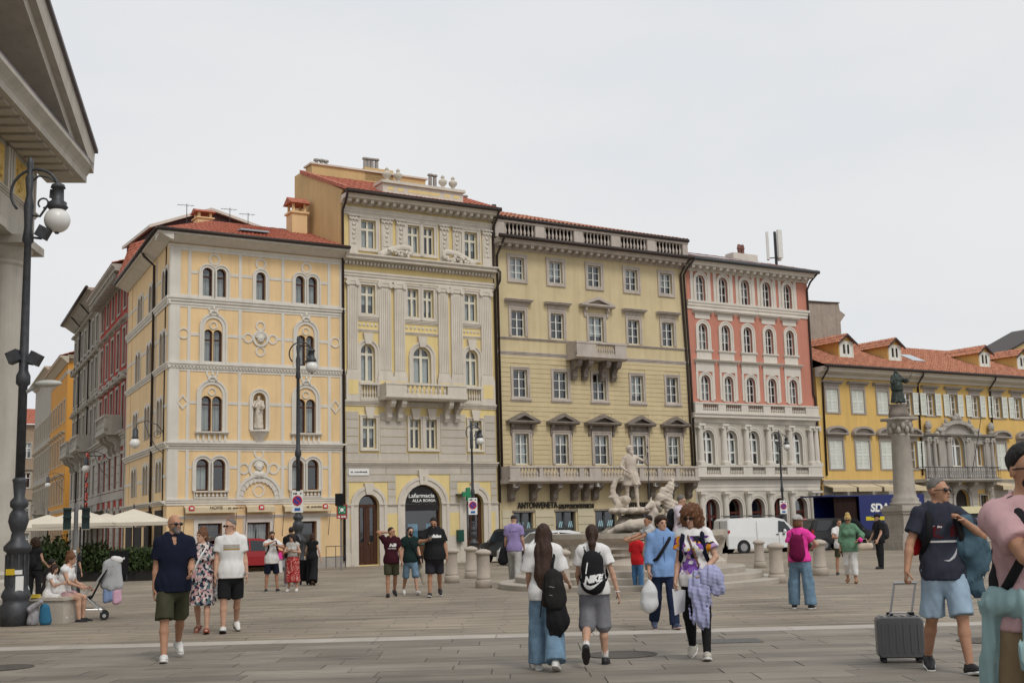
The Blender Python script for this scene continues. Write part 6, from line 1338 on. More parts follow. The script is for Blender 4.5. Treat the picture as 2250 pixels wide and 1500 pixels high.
def person(label,px,yf,yh,head=0,P=None,fem=False,fat=1.,skin=LIGHT,hair=('short','dark'),top=None,bot=None,shoes=None,beard=None,glasses=None,name='person',vox=None,face=True,g=None,H=None,group=None,hands=True,stone=None,cat='person'):
 P=P or{};g=g if g is not None else G(px,yf);H=H or top_of(g,yh);J=skeleton(P,fem)
 tz=(J['head']+J['Rh']@[0,0,.115])[2]+(.03 if hair[0]in('curly','curlyshort','bun')else .012);sc=H/max(1.3 if 'seat' not in P else 1.0,tz)if not P.get('fixscale')else P['fixscale']
 az=math.atan2(g.x,g.y);root=empty(name,label,cat,M=Matrix.Translation(g)@Matrix.Rotation(rad(head)-az,4,'Z')@Matrix.Scale(sc,4),group=group)
 hpx=H*F_PX/max(5,g.y)*.455;vox=vox or min(.024,max(.0115,1.5/hpx));sk=stone or skinmat(skin);hm=stone or HAIR[hair[1]]
 S=body_sdf(J,fem,fat);V,F=S.mesh(vox);mb=MB();mb.v=[tuple(v)for v in V];mb.f=[tuple(int(i)for i in f)for f in F];mb.m=[0]*len(mb.f)
 if face:add_face(mb,J)
 if hands:
  for n in 'LR':add_hand(mb,J,n,P.get('curl'+n,.35),P.get('grip'+n,False))
 b=link('body',mb.mesh('body',[sk,stone or M_EYE,stone or M_LIP,hm],True),root)
 out=dict(root=root,J=J,sc=sc,g=g)
 if hair[0]not in('bald','none'):
  V,F=hair_sdf(J,hair[0]).mesh(min(vox,.016));link('hair',np_mesh('hair',V,F,hm),root)
 if beard:
  Hh,R=J['head'],J['Rh'];h=lambda*p:Hh+R@np.array(p);S=SDF();S.ell(h(0,-.029,-.05),(.0575,.066,.074),.02,R);S.ell(h(0,-.074,-.094),(.033,.027,.03),.02,R);S.clip(h(0,0,-.054),R@np.array([0,.45,.89]));S.ell(h(0,-.1,-.058),(.022,.02,.008),.005,R,sub=True);S.clip(h(0,.015,0),R@np.array([0,1.,0]));
  if beard=='long':S.cone(h(0,-.07,-.09),h(0,-.075,-.19),.05,.02,.03);S.noise=folds(.006,80,4,.3)
  V,F=S.mesh(.010);link('beard',np_mesh('beard',V,F,stone or HAIR[beard if beard!='long' else hair[1]]),root)
 if glasses:
  Hh,R=J['head'],J['Rh'];h=lambda*p:Vector(Hh+R@np.array(p));Rm=Matrix(R.tolist());gb=MB()
  for s in(-1,1):gb.ball(h(s*.033,-.098,.001),(.026,.007,.0175),10,6,Rm);gb.tube([h(s*.06,-.096,.006),h(s*.078,-.03,.004),h(s*.08,.015,-.0)],.004,5)
  gb.tube([h(-.012,-.104,.006),h(.012,-.104,.006)],.004,5);link('sunglasses',gb.mesh('sunglasses',M_LENS if glasses==1 else glasses,True),root)
 if top:
  S=SDF();gg=top.get('g',.014)+.002;torso(S,J,fem,fat*top.get('fat',1.0),gg,z0=top.get('z0',-.09));lo=top.get('hem',-.06)
  if top.get('low'):S.cone(J['sp'](.02),J['sp'](top['low']),.166*fat+gg,(.176 if not fem else .172)*fat+gg,.04,n=X1,q=min(1,.76*(1+(fat-1)*.95)))
  S.clip(J['sp'](top.get('low',lo)),-(J['sp'](.3)-J['sp'](0))/.3);nw=top.get('nw',.064);S.cone(J['neck']+[0,-.012,-.035],J['neck']+[0,-.02,.16],nw,nw+.03,.012,sub=True)
  if top.get('vneck'):S.cone(J['neck']+[0,-.07,-.02],J['sp'](.555-top['vneck'],-.13),.05,.012,.01,sub=True)
  for n in 'LR':
   if top.get('sl',.55)>0:arm_prims(S,J,n,top.get('sl',.55),gg,flare=top.get('flare',.008),fem=fem)
  S.noise=folds(top.get('fold',.010),top.get('ff',24),crc(label)%1000,.6);V,F=S.mesh(vox if vox>.013 else .013);out['top']=(V,F);o=link(top.get('name','shirt'),np_mesh('shirt',V,F,stone or top['m']),root);out['top_o']=o
 if bot:
  k=bot['k'];S=SDF();gg=bot.get('g',.016);fl=bot.get('flare',.012)
  if k in('shorts','pants'):
   S.cone(J['sp'](-.06),J['sp'](.10),.15*fat+gg*.5,.132*fat+gg*.5,.03,n=X1,q=min(1,.78*(1+(fat-1)*.9)));S.cone(J['hipL'],J['hipR'],.074*fat+gg*.6,.074*fat+gg*.6,.03)
   for n in 'LR':leg_prims(S,J,n,bot.get('len',.85 if k=='shorts' else 2.0),gg,fl,.025,fat)
   S.clip(J['sp'](bot.get('wz',.10)),(J['sp'](.3)-J['sp'](0))/.3)
  else:
   zl=bot['len'];a=J['sp'](.14 if k=='skirt' else .2);kl=(J['knL']+J['knR'])/2;pz=J['pel']+[0,0,-.05];e=np.array([kl[0]*.6,kl[1]*.6,J['pel'][2]-zl]);r0=.13+gg;S.cone(a,J['sp'](-.02),r0,.178+gg,.04,n=X1,q=.78);S.cone(pz,e,.178+gg,bot.get('r',.2),.05,n=X1,q=.85,c1=True)
   for n in 'LR':S.cone(J['hip'+n],J['kn'+n],.1,.085,.05)
   S.clip(e,np.array([0,0,-1.]))
   if k=='skirt':S.clip(J['sp'](.14),(J['sp'](.3)-J['sp'](0))/.3)
  S.noise=folds(bot.get('fold',.009),bot.get('ff',24),crc(label)%991,.3);V,F=S.mesh(vox if vox>.013 else .013);link(bot.get('name',{'shorts':'shorts','pants':'trousers','skirt':'skirt','dress':'skirt'}[k]),np_mesh('legwear',V,F,stone or bot['m']),root);out['bot']=(V,F)
 if shoes:
  for n in 'LR':shoe(J,n,shoes[0],shoes[1]if len(shoes)>1 and shoes[1]else M_SOLE,root,sandal=len(shoes)>2 and shoes[2]=='sandal',h=max(.011,vox*.8),high=.05 if len(shoes)>2 and shoes[2]=='sock' else 0)
 return out
def worn(name,label,cat,pr,group=None):return empty(name,label,cat,M=pr['root'].matrix_world.copy(),group=group)
def backpack(pr,label,m,w=.15,h=.42,d=.13,z=.30,y=.2,mstrap=None,one=None):
 """rounded bag on the back with two shoulder straps, pocket and top loop"""
 J=pr['J'];o=worn('backpack',label,'backpack',pr);S=SDF();c=J['sp'](z,y);u=(J['sp'](.4)-J['sp'](.1))/.3;S.cone(c-u*h*.33,c+u*h*.25,w,w*.86,.05,n=X1,q=d/w*.8);S.cone(c-u*h*.3+[0,d*.45,0],c-u*h*.02+[0,d*.45,0],w*.78,w*.7,.03,n=X1,q=.4);S.noise=folds(.004,22,4,.8)
 V,F=S.mesh(.014);link('bag',np_mesh('bag',V,F,m),o);pr['bag']=(V,F);mb=MB()
 for n,s in(('L',1),('R',-1)):
  if one and n!=one:continue
  a=J['sp'](.5,.06)+[s*.085,0,0];ya=-.125*1;pts=[c+u*h*.25+np.array([s*.06,-d*.3,0]),J['sp'](.545,.07)+[s*.095,0,.0],J['sp'](.56,-.015)+[s*.105,0,.018],J['sp'](.47,-.128)+[s*.115,0,0],J['sp'](.33,-.142)+[s*.13,0,0],J['sp'](.18,-.04)+[s*.172,0,0],J['sp'](.12,.08)+[s*.15,0,0]];MB().tube(pts,.024,8,flat=.4).build('strap',mstrap or m,o,True)
 MB().tube([c+u*(h*.40)+np.array([x,0,.03*math.cos(x*30)])for x in np.linspace(-.04,.04,5)],.008,5).build('loop',mstrap or m,o,True);return o
 # ================================================================ fountain of the sea god
FS=mat('fountain_marble',(.50,.445,.375),.8,.18,2.2,.2,20,streak=.25);FST=mat('step_stone',(.40,.36,.305),.85,.15,1.5,.2,20);FRK=mat('fountain_rock',(.27,.235,.19),.95,.35,3,.6,9);STAT=mat('statue_stone',(.56,.49,.41),.75,.15,6,.15,30,coord='obj')
fc=G(1400,1238);fc.y=33.0;fc.x=(1384-1125)/F_PX*33.0;fc.z=gz(33);fo=empty('fountain','stone fountain basin on round steps with rocky centre','fountain',fc)
k33=33./F_PX;R0=3.72
for k,r in enumerate((R0,R0-.45,R0-.9)):MB().lathe([(r-.015,k*.155-.1),(r,k*.155+.02),(r,k*.155+.135),(r-.02,k*.155+.155)],n=64).build('step',FST,fo)
zb=.465;zr=CH+(1146-1168)*k33-fc.z-.04
def lobed(r,a):return r*(1+.055*math.cos(4*a))
def lobe_lathe(prof,n=64):
 mb=MB();vs=[]
 for r,z in prof:
  for i in range(n):a=2*math.pi*i/n;rr=lobed(r,a);vs.append((rr*math.cos(a),rr*math.sin(a),z))
 m=len(prof);return mb.add(vs,[(i*n+k,i*n+(k+1)%n,(i+1)*n+(k+1)%n,(i+1)*n+k)for i in range(m-1)for k in range(n)])
rb=2.05;lobe_lathe([(rb+.18,zb-.02),(rb+.18,zb+.12),(rb+.06,zb+.2),(rb-.04,zb+.3),(rb-.02,zr-.28),(rb+.06,zr-.2),(rb+.14,zr-.12),(rb+.14,zr),(rb-.14,zr),(rb-.16,zr-.35),(0.02,zr-.35)]).build('basin',FS,fo,False)
MB().lathe([(.01,zr-.2),(rb-.15,zr-.2)],n=48).build('water',mat('fountain_water',(.06,.07,.06),.08,.2,2,.3,8,spec=.6),fo)
for i in range(12):
 a=2*math.pi*(i+.5)/12;rr=lobed(rb-.02,a);M_=Matrix.Rotation(a+math.pi/2,4,'Z');hh=zr-.3-zb-.3
 w=.36;mb=MB().ring([(-w,zb+.34),(-w,zr-.34),(w,zr-.34),(w,zb+.34)],[(-w+.06,zb+.4),(-w+.06,zr-.4),(w-.06,zr-.4),(w-.06,zb+.4)],-rr-.035,-rr+.08);mb.xf(M_).build('panel',FS,fo)
 if i%3==0:
  a2=2*math.pi*i/12;rr=lobed(rb,a2);mb=MB().extx([(-rr-.05,zr-.18),(-rr-.2,zr-.2),(-rr-.24,zr-.4),(-rr-.08,zr-.62),(-rr-.1,zb+.45),(-rr-.22,zb+.3),(-rr-.2,zb+.1),(-rr+.1,zb+.1),(-rr+.1,zr-.18)],-.13,.13);mb.box(-.3,.3,-rr-.2,-rr+.1,zr-.16,zr+.02);mb.xf(Matrix.Rotation(a2+math.pi/2,4,'Z')).build('console',FS,fo)
S=SDF();zk=zr-.3
rg=np.random.default_rng(3)
for i in range(60):
 a,r=rg.random()*6.28,rg.random()**.7*1.05;hh=max(.05,(.95-r*.85))*(.6+.5*rg.random());S.ell((r*math.cos(a),r*math.sin(a)*.75,zk+hh*.5),(.12+.16*rg.random(),.12+.14*rg.random(),.08+hh*.5),.06)
S.noise=folds(.03,22,2,1);Vv,Ff=S.mesh(.035);link('rock',np_mesh('rock',Vv,Ff,FRK),fo)
zn=CH+(1146-1117)*k33-fc.z
S=SDF();S.ell((0,0,zn-.1),(.66,.5,.10),.05)
for i in range(14):a=2*math.pi*i/14;S.ell((.62*math.cos(a),.46*math.sin(a),zn-.09),(.11,.09,.085),.03)
S.clip((0,0,zn),(0,0,1));Vv,Ff=S.mesh(.03);link('shell',np_mesh('shell',Vv,Ff,STAT),fo)
S=SDF()
S.chain([(-.55,-.62,zk+.42),(-.2,-.72,zk+.48),(.25,-.72,zk+.52),(.42,-.74,zk+.8),(.36,-.78,zk+1.02)],[.08,.15,.16,.1,.08],.05);S.cone((.36,-.78,zk+1.02),(.2,-.88,zk+.92),.09,.05,.04);S.chain([(-.5,-.62,zk+.42),(-.75,-.5,zk+.3),(-.8,-.45,zk+.1)],[.1,.07,.04],.04);S.cone((.3,-.75,zk+.4),(.5,-.9,zk+.12),.08,.04,.04);S.cone((.34,-.72,zk+1.1),(.36,-.7,zk+1.2),.03,.02,.02);S.noise=folds(.008,40,2,1);Vv,Ff=S.mesh(.025);link('sea_horse',np_mesh('sea_horse',Vv,Ff,STAT),fo)
S=SDF();pts=[(.86,-.35,zk+.1),(.78,-.4,zk+.5),(.92,-.35,zk+.85),(.8,-.38,zk+1.15),(.9,-.36,zk+1.45),(.98,-.36,zk+1.72)];S.chain(pts,[.2,.13,.14,.13,.10,.03],.05)
for p_,r_ in(((.62,-.42,zk+1.2),.1),((.55,-.45,zk+1.02),.07),((.7,-.4,zk+1.38),.07),((1.05,-.35,zk+1.0),.08)):S.ell(p_,(r_,r_,r_*1.2),.05)
S.noise=folds(.022,34,9,1);Vv,Ff=S.mesh(.025);link('dolphin',np_mesh('dolphin',Vv,Ff,STAT),fo)
S=SDF();sp=[(-.30-.28*math.sin(t)*(1.0),.1,zn+.42+.38*math.cos(t))for t in np.linspace(.2,3.3,10)];sp2=[(-.18-.33*math.cos(t),.1,zn+.02+.3*math.sin(t))for t in np.linspace(.9,-1.3,8)]
S.chain(sp,list(np.linspace(.045,.085,10)),.04);S.chain([(-.36,.1,zn+.22),(-.5,.1,zn+.0),(-.46,.1,zn-.1)],[.08,.07,.06],.04);S.chain([(-.3,.1,zn+.12),(-.48,.08,zn-.12),(-.38,.06,zn-.3),(-.15,.04,zn-.3),(0,.02,zn-.1)],[.07,.055,.05,.045,.04],.04);S.cone((-.5,.1,zn+.3),(-.68,.06,zn+.28),.06,.03,.03);S.ell((-.24,.04,zn+.2),(.12,.12,.12),.03);S.noise=folds(.012,50,2,1);Vv,Ff=S.mesh(.022);link('sea_monster',np_mesh('sea_monster',Vv,Ff,STAT),fo)
HAIR['stone']=STAT
nep=person('bearded stone sea god holding a staff on top of the fountain',0,0,0,8,dict(hipL=2,hipR=-4,kneeR=6,abdL=6,abdR=4,lean=-3,yaw=28,pitch=-4,armR=('ik',(-.14,-.17,1.0),(-1,.3,-.3)),armL=('ik',(.47,-.10,1.50),(.3,.2,-1)),gripL=True),g=Vector((fc.x-.08,fc.y-.02,fc.z+zn-.02)),H=1.68,fat=1.04,hair=('curlyshort','stone'),beard='long',stone=STAT,name='sea_god_statue',bot=dict(k='shorts',m=STAT,len=.62,flare=.05,fold=.02,ff=34,wz=.08,name='drapery'),cat='statue',vox=.014)
J=nep['J'];st_=worn('staff','dark metal staff held by the stone sea god','staff',nep);w_=Vector(J['wrL'])+Vector(J['hdL'])*.06;MB().tube([(w_.x,w_.y-.01,.0),(w_.x,w_.y-.01,w_.z+.12)],.014,6).build('shaft',M_IRON,st_);MB().lathe([(.02,0),(.03,.03),(.01,.06)],(w_.x,w_.y-.01,w_.z+.1),8).build('tip',M_IRON,st_)
# ================================================================ column with the bronze emperor
mc=Vector(((1965-1125)/F_PX*66.5,66.5,gz(66.5)));COLM=mat('column_stone',(.40,.365,.32),.85,.15,1.6,.2,20,streak=.3);BRZ=mat('bronze',(.05,.062,.055),.55,.4,6,.3,25,metal=.5,coord='obj')
km=mc.y/F_PX;mo=empty('column_monument','weathered stone column with carved capital and stepped pedestal','monument',(mc.x+(1979-1965)*km,mc.y+.6,gz(mc.y+.6)),rad(20))
zz=lambda py:top_of(Vector((mc.x,mc.y,mc.z)),py)
for k,(w_,a,b)in enumerate(((1.5,1201,1187),(1.3,1187,1172),(.98,1172,1160))):MB().box(-w_,w_,-w_,w_,zz(a)-(.3 if k==0 else .01),zz(b)).build('pedestal_step',COLM,mo)
MB().box(-.82,.82,-.82,.82,zz(1160)-.01,zz(1128)).build('pedestal',COLM,mo);mb=MB();mb.box(-.9,.9,-.9,.9,zz(1128),zz(1122));mb.box(-.98,.98,-.98,.98,zz(1122),zz(1116));mb.box(-.86,.86,-.86,.86,zz(1116),zz(1109));mb.build('pedestal_cornice',COLM,mo)
MB().lathe([(.82,zz(1109)),(.82,zz(1103)),(.7,zz(1101)),(.74,zz(1096)),(.62,zz(1091)),(.58,zz(1080)),(.56,zz(1050)),(.49,zz(957)),(.53,zz(955)),(.53,zz(952)),(.48,zz(951))],n=28).build('shaft',COLM,mo,True)
mb=MB();mb.lathe([(.48,zz(952)),(.5,zz(940)),(.6,zz(928)),(.72,zz(922))],n=20);mb.box(-.72,.72,-.72,.72,zz(922),zz(916))
for i in range(16):a=2*math.pi*i/16;mb.ball((.6*math.cos(a),.6*math.sin(a),zz(934 if i%2 else 944)),(.13,.13,.22),6,5)
mb.build('capital',COLM,mo,True);MB().lathe([(.55,zz(916)),(.55,zz(905)),(.5,zz(903)),(.46,zz(890)),(.55,zz(886))],n=20).build('statue_base',BSD,mo,True)
sg_=Vector((mo.location.x,mo.location.y,mo.location.z+zz(887)-.04))
emp=person('dark bronze robed emperor statue standing on the tall column',0,0,0,25,dict(hipR=12,kneeR=10,armL=(25,40,60),armR=(20,20,80,.2),yaw=10,abdL=5),g=sg_,H=top_of(sg_,813),fat=1.35,hair=('long','dark'),stone=BRZ,top=dict(m=BRZ,sl=1.6,flare=.05,fold=.02,low=-.2,g=.05),bot=dict(k='dress',m=BRZ,len=.8,r=.36,fold=.025,ff=26,name='robe'),name='emperor_statue',vox=.02,cat='statue')
st2=worn('sceptre','thin bronze sceptre held out by the emperor statue','sceptre',emp);w_=Vector(emp['J']['wrL']);MB().tube([w_-Vector((.1,0,.12)),w_+Vector((.2,-.05,.32))],.018,6).build('rod',BRZ,st2)
sn=person('stone saint in long robes standing in the niche of the yellow house',0,0,0,0,dict(armR=(30,10,90,.3),armL=(20,10,70,.4),hipR=8,kneeR=10),g=V.W@Vector((nx,.08,niche[0]['z0']-.02)),H=(niche[0]['z1']-niche[0]['z0'])*.93,hair=('short','grey'),beard='long',stone=mat('niche_stone',(.60,.54,.45),.8,.12,5,.2,30,coord='obj'),top=dict(m=WHT,sl=1.7,flare=.05,fold=.018,low=-.2,g=.03),bot=dict(k='dress',m=WHT,len=.84,r=.23,fold=.022,ff=30,name='robe'),name='saint_statue',vox=.02,cat='statue')
# ================================================================ stone bollards
BOL=mat('bollard_stone',(.43,.375,.315),.85,.14,2.5,.25,18,rnd=.06)
bm_=[MB().lathe([(.235,-.04),(.235,.2),(.225,.22),(.2,.225),(.2,.25),(.215,.27),(.19,.30),(.18,.9),(.185,.91),(.225,.93),(.235,.97),(.225,1.0),(.19,1.03),(.1,1.065),(.01,1.08)],n=24)]
bme=bm_[0].mesh('bollard',BOL,True)
for(px,yf,yh,lb)in((993,1280,1203,'stone bollard just behind the man in the black sports shirt'),(1036,1270,1199,'stone bollard between two others outside the pharmacy'),(1063,1291,1205,'stone bollard nearest the man in the lavender shirt'),(1237,1300,1205,'stone bollard at the fountain steps beside the girl with long hair'),(1670,1247,1185,'stone bollard beside the rear wheel of the white van'),(1708,1280,1191,'stone bollard between the fountain steps and the pink shirted woman'),(1803,1264,1184,'stone bollard between the pink shirted woman and the woman in green')):
 g_=G(px,yf);o=link('bollard',bme);o.location=g_;s_=top_of(g_,yh)/1.08;o.scale=(s_,s_,s_);tag(o,lb,'bollard','stone bollards around the fountain')
 # ================================================================ vehicles
TYR=plain('tyre',(.02,.02,.021),.8);RIM=plain('rim',(.4,.4,.42),.35,.8);CG=plain('car_glass',(.015,.02,.022),.08,spec=.7);TL=plain('tail_red',(.35,.012,.012),.3)
def paint(n,c):return mat('paint_'+n,c,.25,.03,2,0,spec=.5)
def vehicle(name,label,cat,g,rz,prof,glassp,L,W,H,pm,wheels=(.17,.80),wr=.32,rear=True,taper=.86,plate=True,rack=False):
 """prof: side outline in (0..1 along, 0..1 up); rear at x=0; glassp: side window polygons; body lofted across its width with tumblehome"""
 o=empty(name,label,cat,g,rz);mb=MB();st=[(-.5,.0),(-.47,.06),(-.3,.1),(0,.12),(.3,.1),(.47,.06),(.5,.0)];n=len(prof);vs=[]
 for yy,gr in st:
  for x,z in prof:
   tz=max(0,(z-.5)/.5);w=1-(1-taper)*tz;xx=x+(.5-x)*(.02 if abs(yy)>.48 else 0);vs.append(((xx-.5)*L,yy*W*w,z*H+(gr-.12)*.0))
 m=len(st);mb.add(vs,[(i*n+k,i*n+(k+1)%n,(i+1)*n+(k+1)%n,(i+1)*n+k)for i in range(m-1)for k in range(n)]+[tuple(range(n-1,-1,-1)),tuple(range((m-1)*n,m*n))]);mb.build('body',pm,o,False)
 for s in(-1,1):
  for gp in glassp:
   poly=[]
   for x,z in gp:tz=max(0,(z-.5)/.5);w=1-(1-taper)*tz;poly.append(((x-.5)*L,s*(.5*W*w+.008),z*H))
   MB().add(poly,[tuple(range(len(poly)))]).build('window',CG,o)
 ed=[(prof[i],prof[(i+1)%n])for i in range(n)]
 for(a,b),nm in[(e,'windscreen')for e in ed if e[0][1]>.52 and e[1][1]>.52 and abs(e[0][1]-e[1][1])>.2]:
  q=[]
  for(x,z),f in((a,1),(b,1)):
   for s in(-1,1):tz=max(0,(z-.5)/.5);w=(1-(1-taper)*tz)*.86;q.append(((x-.5)*L,s*.5*W*w,z*H))
  q=[q[0],q[1],q[3],q[2]];c=sum((Vector(v)for v in q),Vector())/4;nn=(Vector(q[1])-Vector(q[0])).cross(Vector(q[2])-Vector(q[1])).normalized();nn=nn if nn.dot(c-Vector((0,0,H*.4)))>0 else-nn;q=[tuple((c+(Vector(v)-c)*.9+nn*.012))for v in q];MB().add(q,[(0,1,2,3)]).build(nm,CG,o)
 for fx in wheels:
  for s in(-1,1):
   x=(fx-.5)*L;t=MB().tube([(x,s*(W*.5-.2),wr),(x,s*(W*.5+.015),wr)],wr,20).build('wheel',TYR,o,False);MB().tube([(x,s*(W*.5+.01),wr),(x,s*(W*.5+.025),wr)],wr*.62,16).build('rim',RIM,t)
   MB().tube([(x,s*(W*.5-.05),wr),(x,s*(W*.5+.006),wr)],wr*1.18,20).build('wheel_arch',M_BLK,o)
 for s in(-1,1):MB().box(-.5*L-.015,-.5*L+.1,s*W*.5-(.17 if s>0 else-.02),s*W*.5-(-.02 if s>0 else-.17),H*.42,H*.66).xf(Matrix.Translation((.01*L,0,0))).build('tail_light',TL,o);MB().box(.5*L-.25,.5*L-.02,s*W*.42-.14,s*W*.42+.14,H*.36,H*.44).build('headlight',plain('headlight',(.6,.62,.62),.1),o);MB().ball((.2*L,s*(W*.5+.1),H*.6),(.09,.1,.12),8,6).build('mirror',pm,o,True)
 MB().box(-.5*L-.06,-.5*L+.06,-W*.47,W*.47,H*.12,H*.22).build('bumper',M_BLK if cat!='car' else pm,o);MB().box(.5*L-.06,.5*L+.05,-W*.46,W*.46,H*.14,H*.26).build('bumper',M_BLK if cat!='car' else pm,o)
 if plate:MB().box(-.5*L-.025,-.5*L+.02,-.26,.26,H*.34,H*.40).build('number_plate',SGN,o)
 if rack:
  for fx in(-.35,-.05,.2):MB().tube([(fx*L,-W*.4,H+.08),(fx*L,W*.4,H+.08)],.03,6).build('roof_bar',M_IRON,o);
  for s in(-1,1):MB().tube([(-.42*L,s*W*.3,H+.12),(.1*L,s*W*.3,H+.12)],.025,6).build('ladder_rail',M_IRON,o)
  MB().box(-.5*L-.012,-.5*L+.01,-.012,.012,H*.2,H*.92).build('door_seam',M_BLK,o)
  for s in(-1,1):
   for a in(.62,.70):MB().box((a-.5)*L-.09,(a-.5)*L+.04,s*(W*.5+.006)-.012,s*(W*.5+.006)+.012,H*.50,H*.525).build('door_handle',M_BLK,o)
   for a in(.36,.635):MB().box((a-.5)*L-.006,(a-.5)*L+.006,s*(W*.5+.003)-.004,s*(W*.5+.003)+.004,H*.18,H*.9).build('door_seam',M_BLK,o)
 return o
VAN=[(.0,.14),(.0,.5),(.015,.93),(.05,.99),(.2,1.0),(.62,.99),(.72,.93),(.86,.60),(.97,.48),(1.0,.36),(1.0,.14)]
CAR=[(.0,.2),(.0,.5),(.03,.62),(.12,.92),(.25,1.0),(.5,1.0),(.60,.94),(.74,.62),(.95,.53),(1.0,.4),(1.0,.18)]
SUV=[(.0,.2),(.0,.58),(.05,.95),(.12,1.0),(.58,1.0),(.66,.95),(.77,.62),(.96,.56),(1.0,.45),(1.0,.2)]
gv=G(1672,1213);vehicle('white_van','white panel van with roof bars parked before the pink house','van',gv,rad(17),VAN,[[(.63,.58),(.645,.9),(.72,.87),(.80,.6)]],4.9,1.9,1.92,paint('white',(.72,.73,.73)),wheels=(.19,.83),wr=.34,rack=True)
g1_=G(556,1254);vehicle('red_car','red car parked before the yellow corner house','car',g1_,rad(32),CAR,[[(.12,.62),(.18,.88),(.38,.94),(.38,.62)],[(.40,.62),(.40,.94),(.57,.9),(.68,.62)]],4.1,1.75,1.5,paint('red',(.30,.010,.014)))
g2_=G(1196,1238);vehicle('white_car','white car parked before the bank, behind the girl with long hair','car',g2_,rad(200),CAR,[[(.12,.62),(.18,.88),(.38,.94),(.38,.62)],[(.40,.62),(.40,.94),(.57,.9),(.68,.62)]],4.0,1.75,1.5,paint('white',(.72,.73,.73)))
g3_=G(1118,1236);vehicle('dark_grey_car','dark grey car parked beside the pharmacy, half hidden by the lavender shirt','car',g3_+Vector((.3,1.6,-.011)),rad(122),SUV,[[(.08,.64),(.1,.92),(.36,.94),(.36,.64)],[(.39,.64),(.39,.94),(.62,.9),(.71,.64)]],4.2,1.8,1.65,paint('dark_grey',(.05,.05,.052)))
g4_=G(1826,1199);vehicle('black_suv','black boxy car parked at the end of the pink house','car',Vector(((1826-1125)/F_PX*71,71,gz(71))),rad(12),SUV,[[(.06,.62),(.1,.92),(.34,.94),(.34,.62)],[(.37,.62),(.37,.94),(.62,.9),(.71,.62)]],4.4,1.85,1.8,paint('black',(.02,.021,.023)))
# delivery lorry with blue box body
gt=G(1905,1199);BLU=paint('box_blue',(.012,.022,.14));trk=empty('delivery_lorry','dark blue box lorry lettered SDA parked by the yellow house','truck',Vector(((1892-1125)/F_PX*73.5,73.5,gz(73.5))),rad(20));TLn,TW,TH_=6.2,2.3,3.1
mb=MB();mb.box(-TLn/2,TLn/2,-TW/2,TW/2,.85,.95);mb.box(-TLn/2,TLn/2,-TW/2,TW/2,TH_-.08,TH_);mb.box(-TLn/2+1.6,TLn/2,-TW/2,-TW/2+.06,.95,TH_-.08);mb.box(-TLn/2,TLn/2,TW/2-.06,TW/2,.95,TH_-.08);mb.box(TLn/2-.06,TLn/2,-TW/2,TW/2,.95,TH_-.08);mb.build('box_body',BLU,trk)
MB().box(-TLn/2+.05,-TLn/2+1.6,-TW/2+.25,-TW/2+.3,.95,TH_-.1).build('load_curtain',mat('dark_curtain',(.03,.012,.01),.8,.4,3,.3,stretch=(3,3,.2)),trk);MB().box(-TLn/2-.9,-TLn/2,-TW/2-.02,TW/2,TH_-.06,TH_+.02).build('raised_flap',BLU,trk)
MB().box(-1.1,TLn/2-.02,-TW/2-.012,-TW/2+.002,1.62,1.84).build('stripe',plain('stripe_yellow',(.72,.58,.03)),trk);link('lettering',fit_text(text_mesh('SDA',.5,WL,.006,.02,shear=.15),-.75,.55,2.1,2.6,-TW/2-.008),trk)
MB().box(TLn/2+.1,TLn/2+1.8,-TW/2+.1,TW/2-.1,.5,2.3).build('cab',plain('cab_white',(.6,.6,.6)),trk)
for x in(-1.9,2.2):
 for s in(-1,1):t_=MB().tube([(x,s*(TW/2-.3),.45),(x,s*(TW/2-.02),.45)],.45,18).build('wheel',TYR,trk);MB().tube([(x,s*(TW/2-.02),.45),(x,s*(TW/2-.005),.45)],.26,12).build('rim',RIM,t_)
MB().box(-TLn/2,TLn/2,-TW/2+.2,TW/2-.2,.5,.85).build('chassis',M_BLK,trk);MB().box(-TLn/2+1.7,TLn/2-1.0,-TW/2+.02,-TW/2+.06,.35,.8).build('side_guard',M_IRON,trk)
gk=G(2140,1195);kio=empty('kiosk','small dark kiosk with pale yellow roof behind the suitcase man','kiosk',gk+Vector((0,3,-.02)),rad(25));MB().box(-1.3,1.3,-.8,.8,0,1.9).build('counter',mat('kiosk_dark',(.03,.035,.045),.5),kio);MB().box(-1.45,1.45,-.95,.95,1.9,2.35).build('roof',plain('pale_yellow',(.68,.62,.38)),kio)
for k in range(5):MB().box(-1.1+k*.5,-.75+k*.5,-.83,-.79,.9,1.6).build('display_panel',mat('display_%d'%(k%3),[(.3,.12,.06),(.25,.28,.32),(.4,.36,.25)][k%3],.6),kio)
# ================================================================ signs, traffic light, café
def pole_sign(px,yf,yh,label,r=.03):g_=G(px,yf);o=empty('sign_post',label,'sign',g_,-math.atan2(g_.x,g_.y));H_=top_of(g_,yh);MB().tube([(0,0,-.05),(0,0,H_)],r,8).build('post',plain('grey_post',(.2,.2,.2),.5),o);return o,H_,g_.y/F_PX
o,H_,k_=pole_sign(750,1252,1085,'sign post with black box and red and green tourist panel',.04)
z_=lambda py,yf=1252:(yf-py)*k_*.985
MB().box(-.26,.1,-.12,.02,z_(1112),z_(1085)).build('black_box',M_BLK,o);p_=MB().box(-.2,.28,-.09,-.05,z_(1140),z_(1109)).build('panel',plain('panel_red',(.33,.05,.045)),o);MB().box(-.14,.22,-.1,-.088,z_(1130),z_(1112)).build('panel_green',plain('panel_green',(.01,.17,.08)),p_);MB().ext(circle((.04,z_(1121)),.08,10),-.104,-.099).build('symbol',SGN,p_)
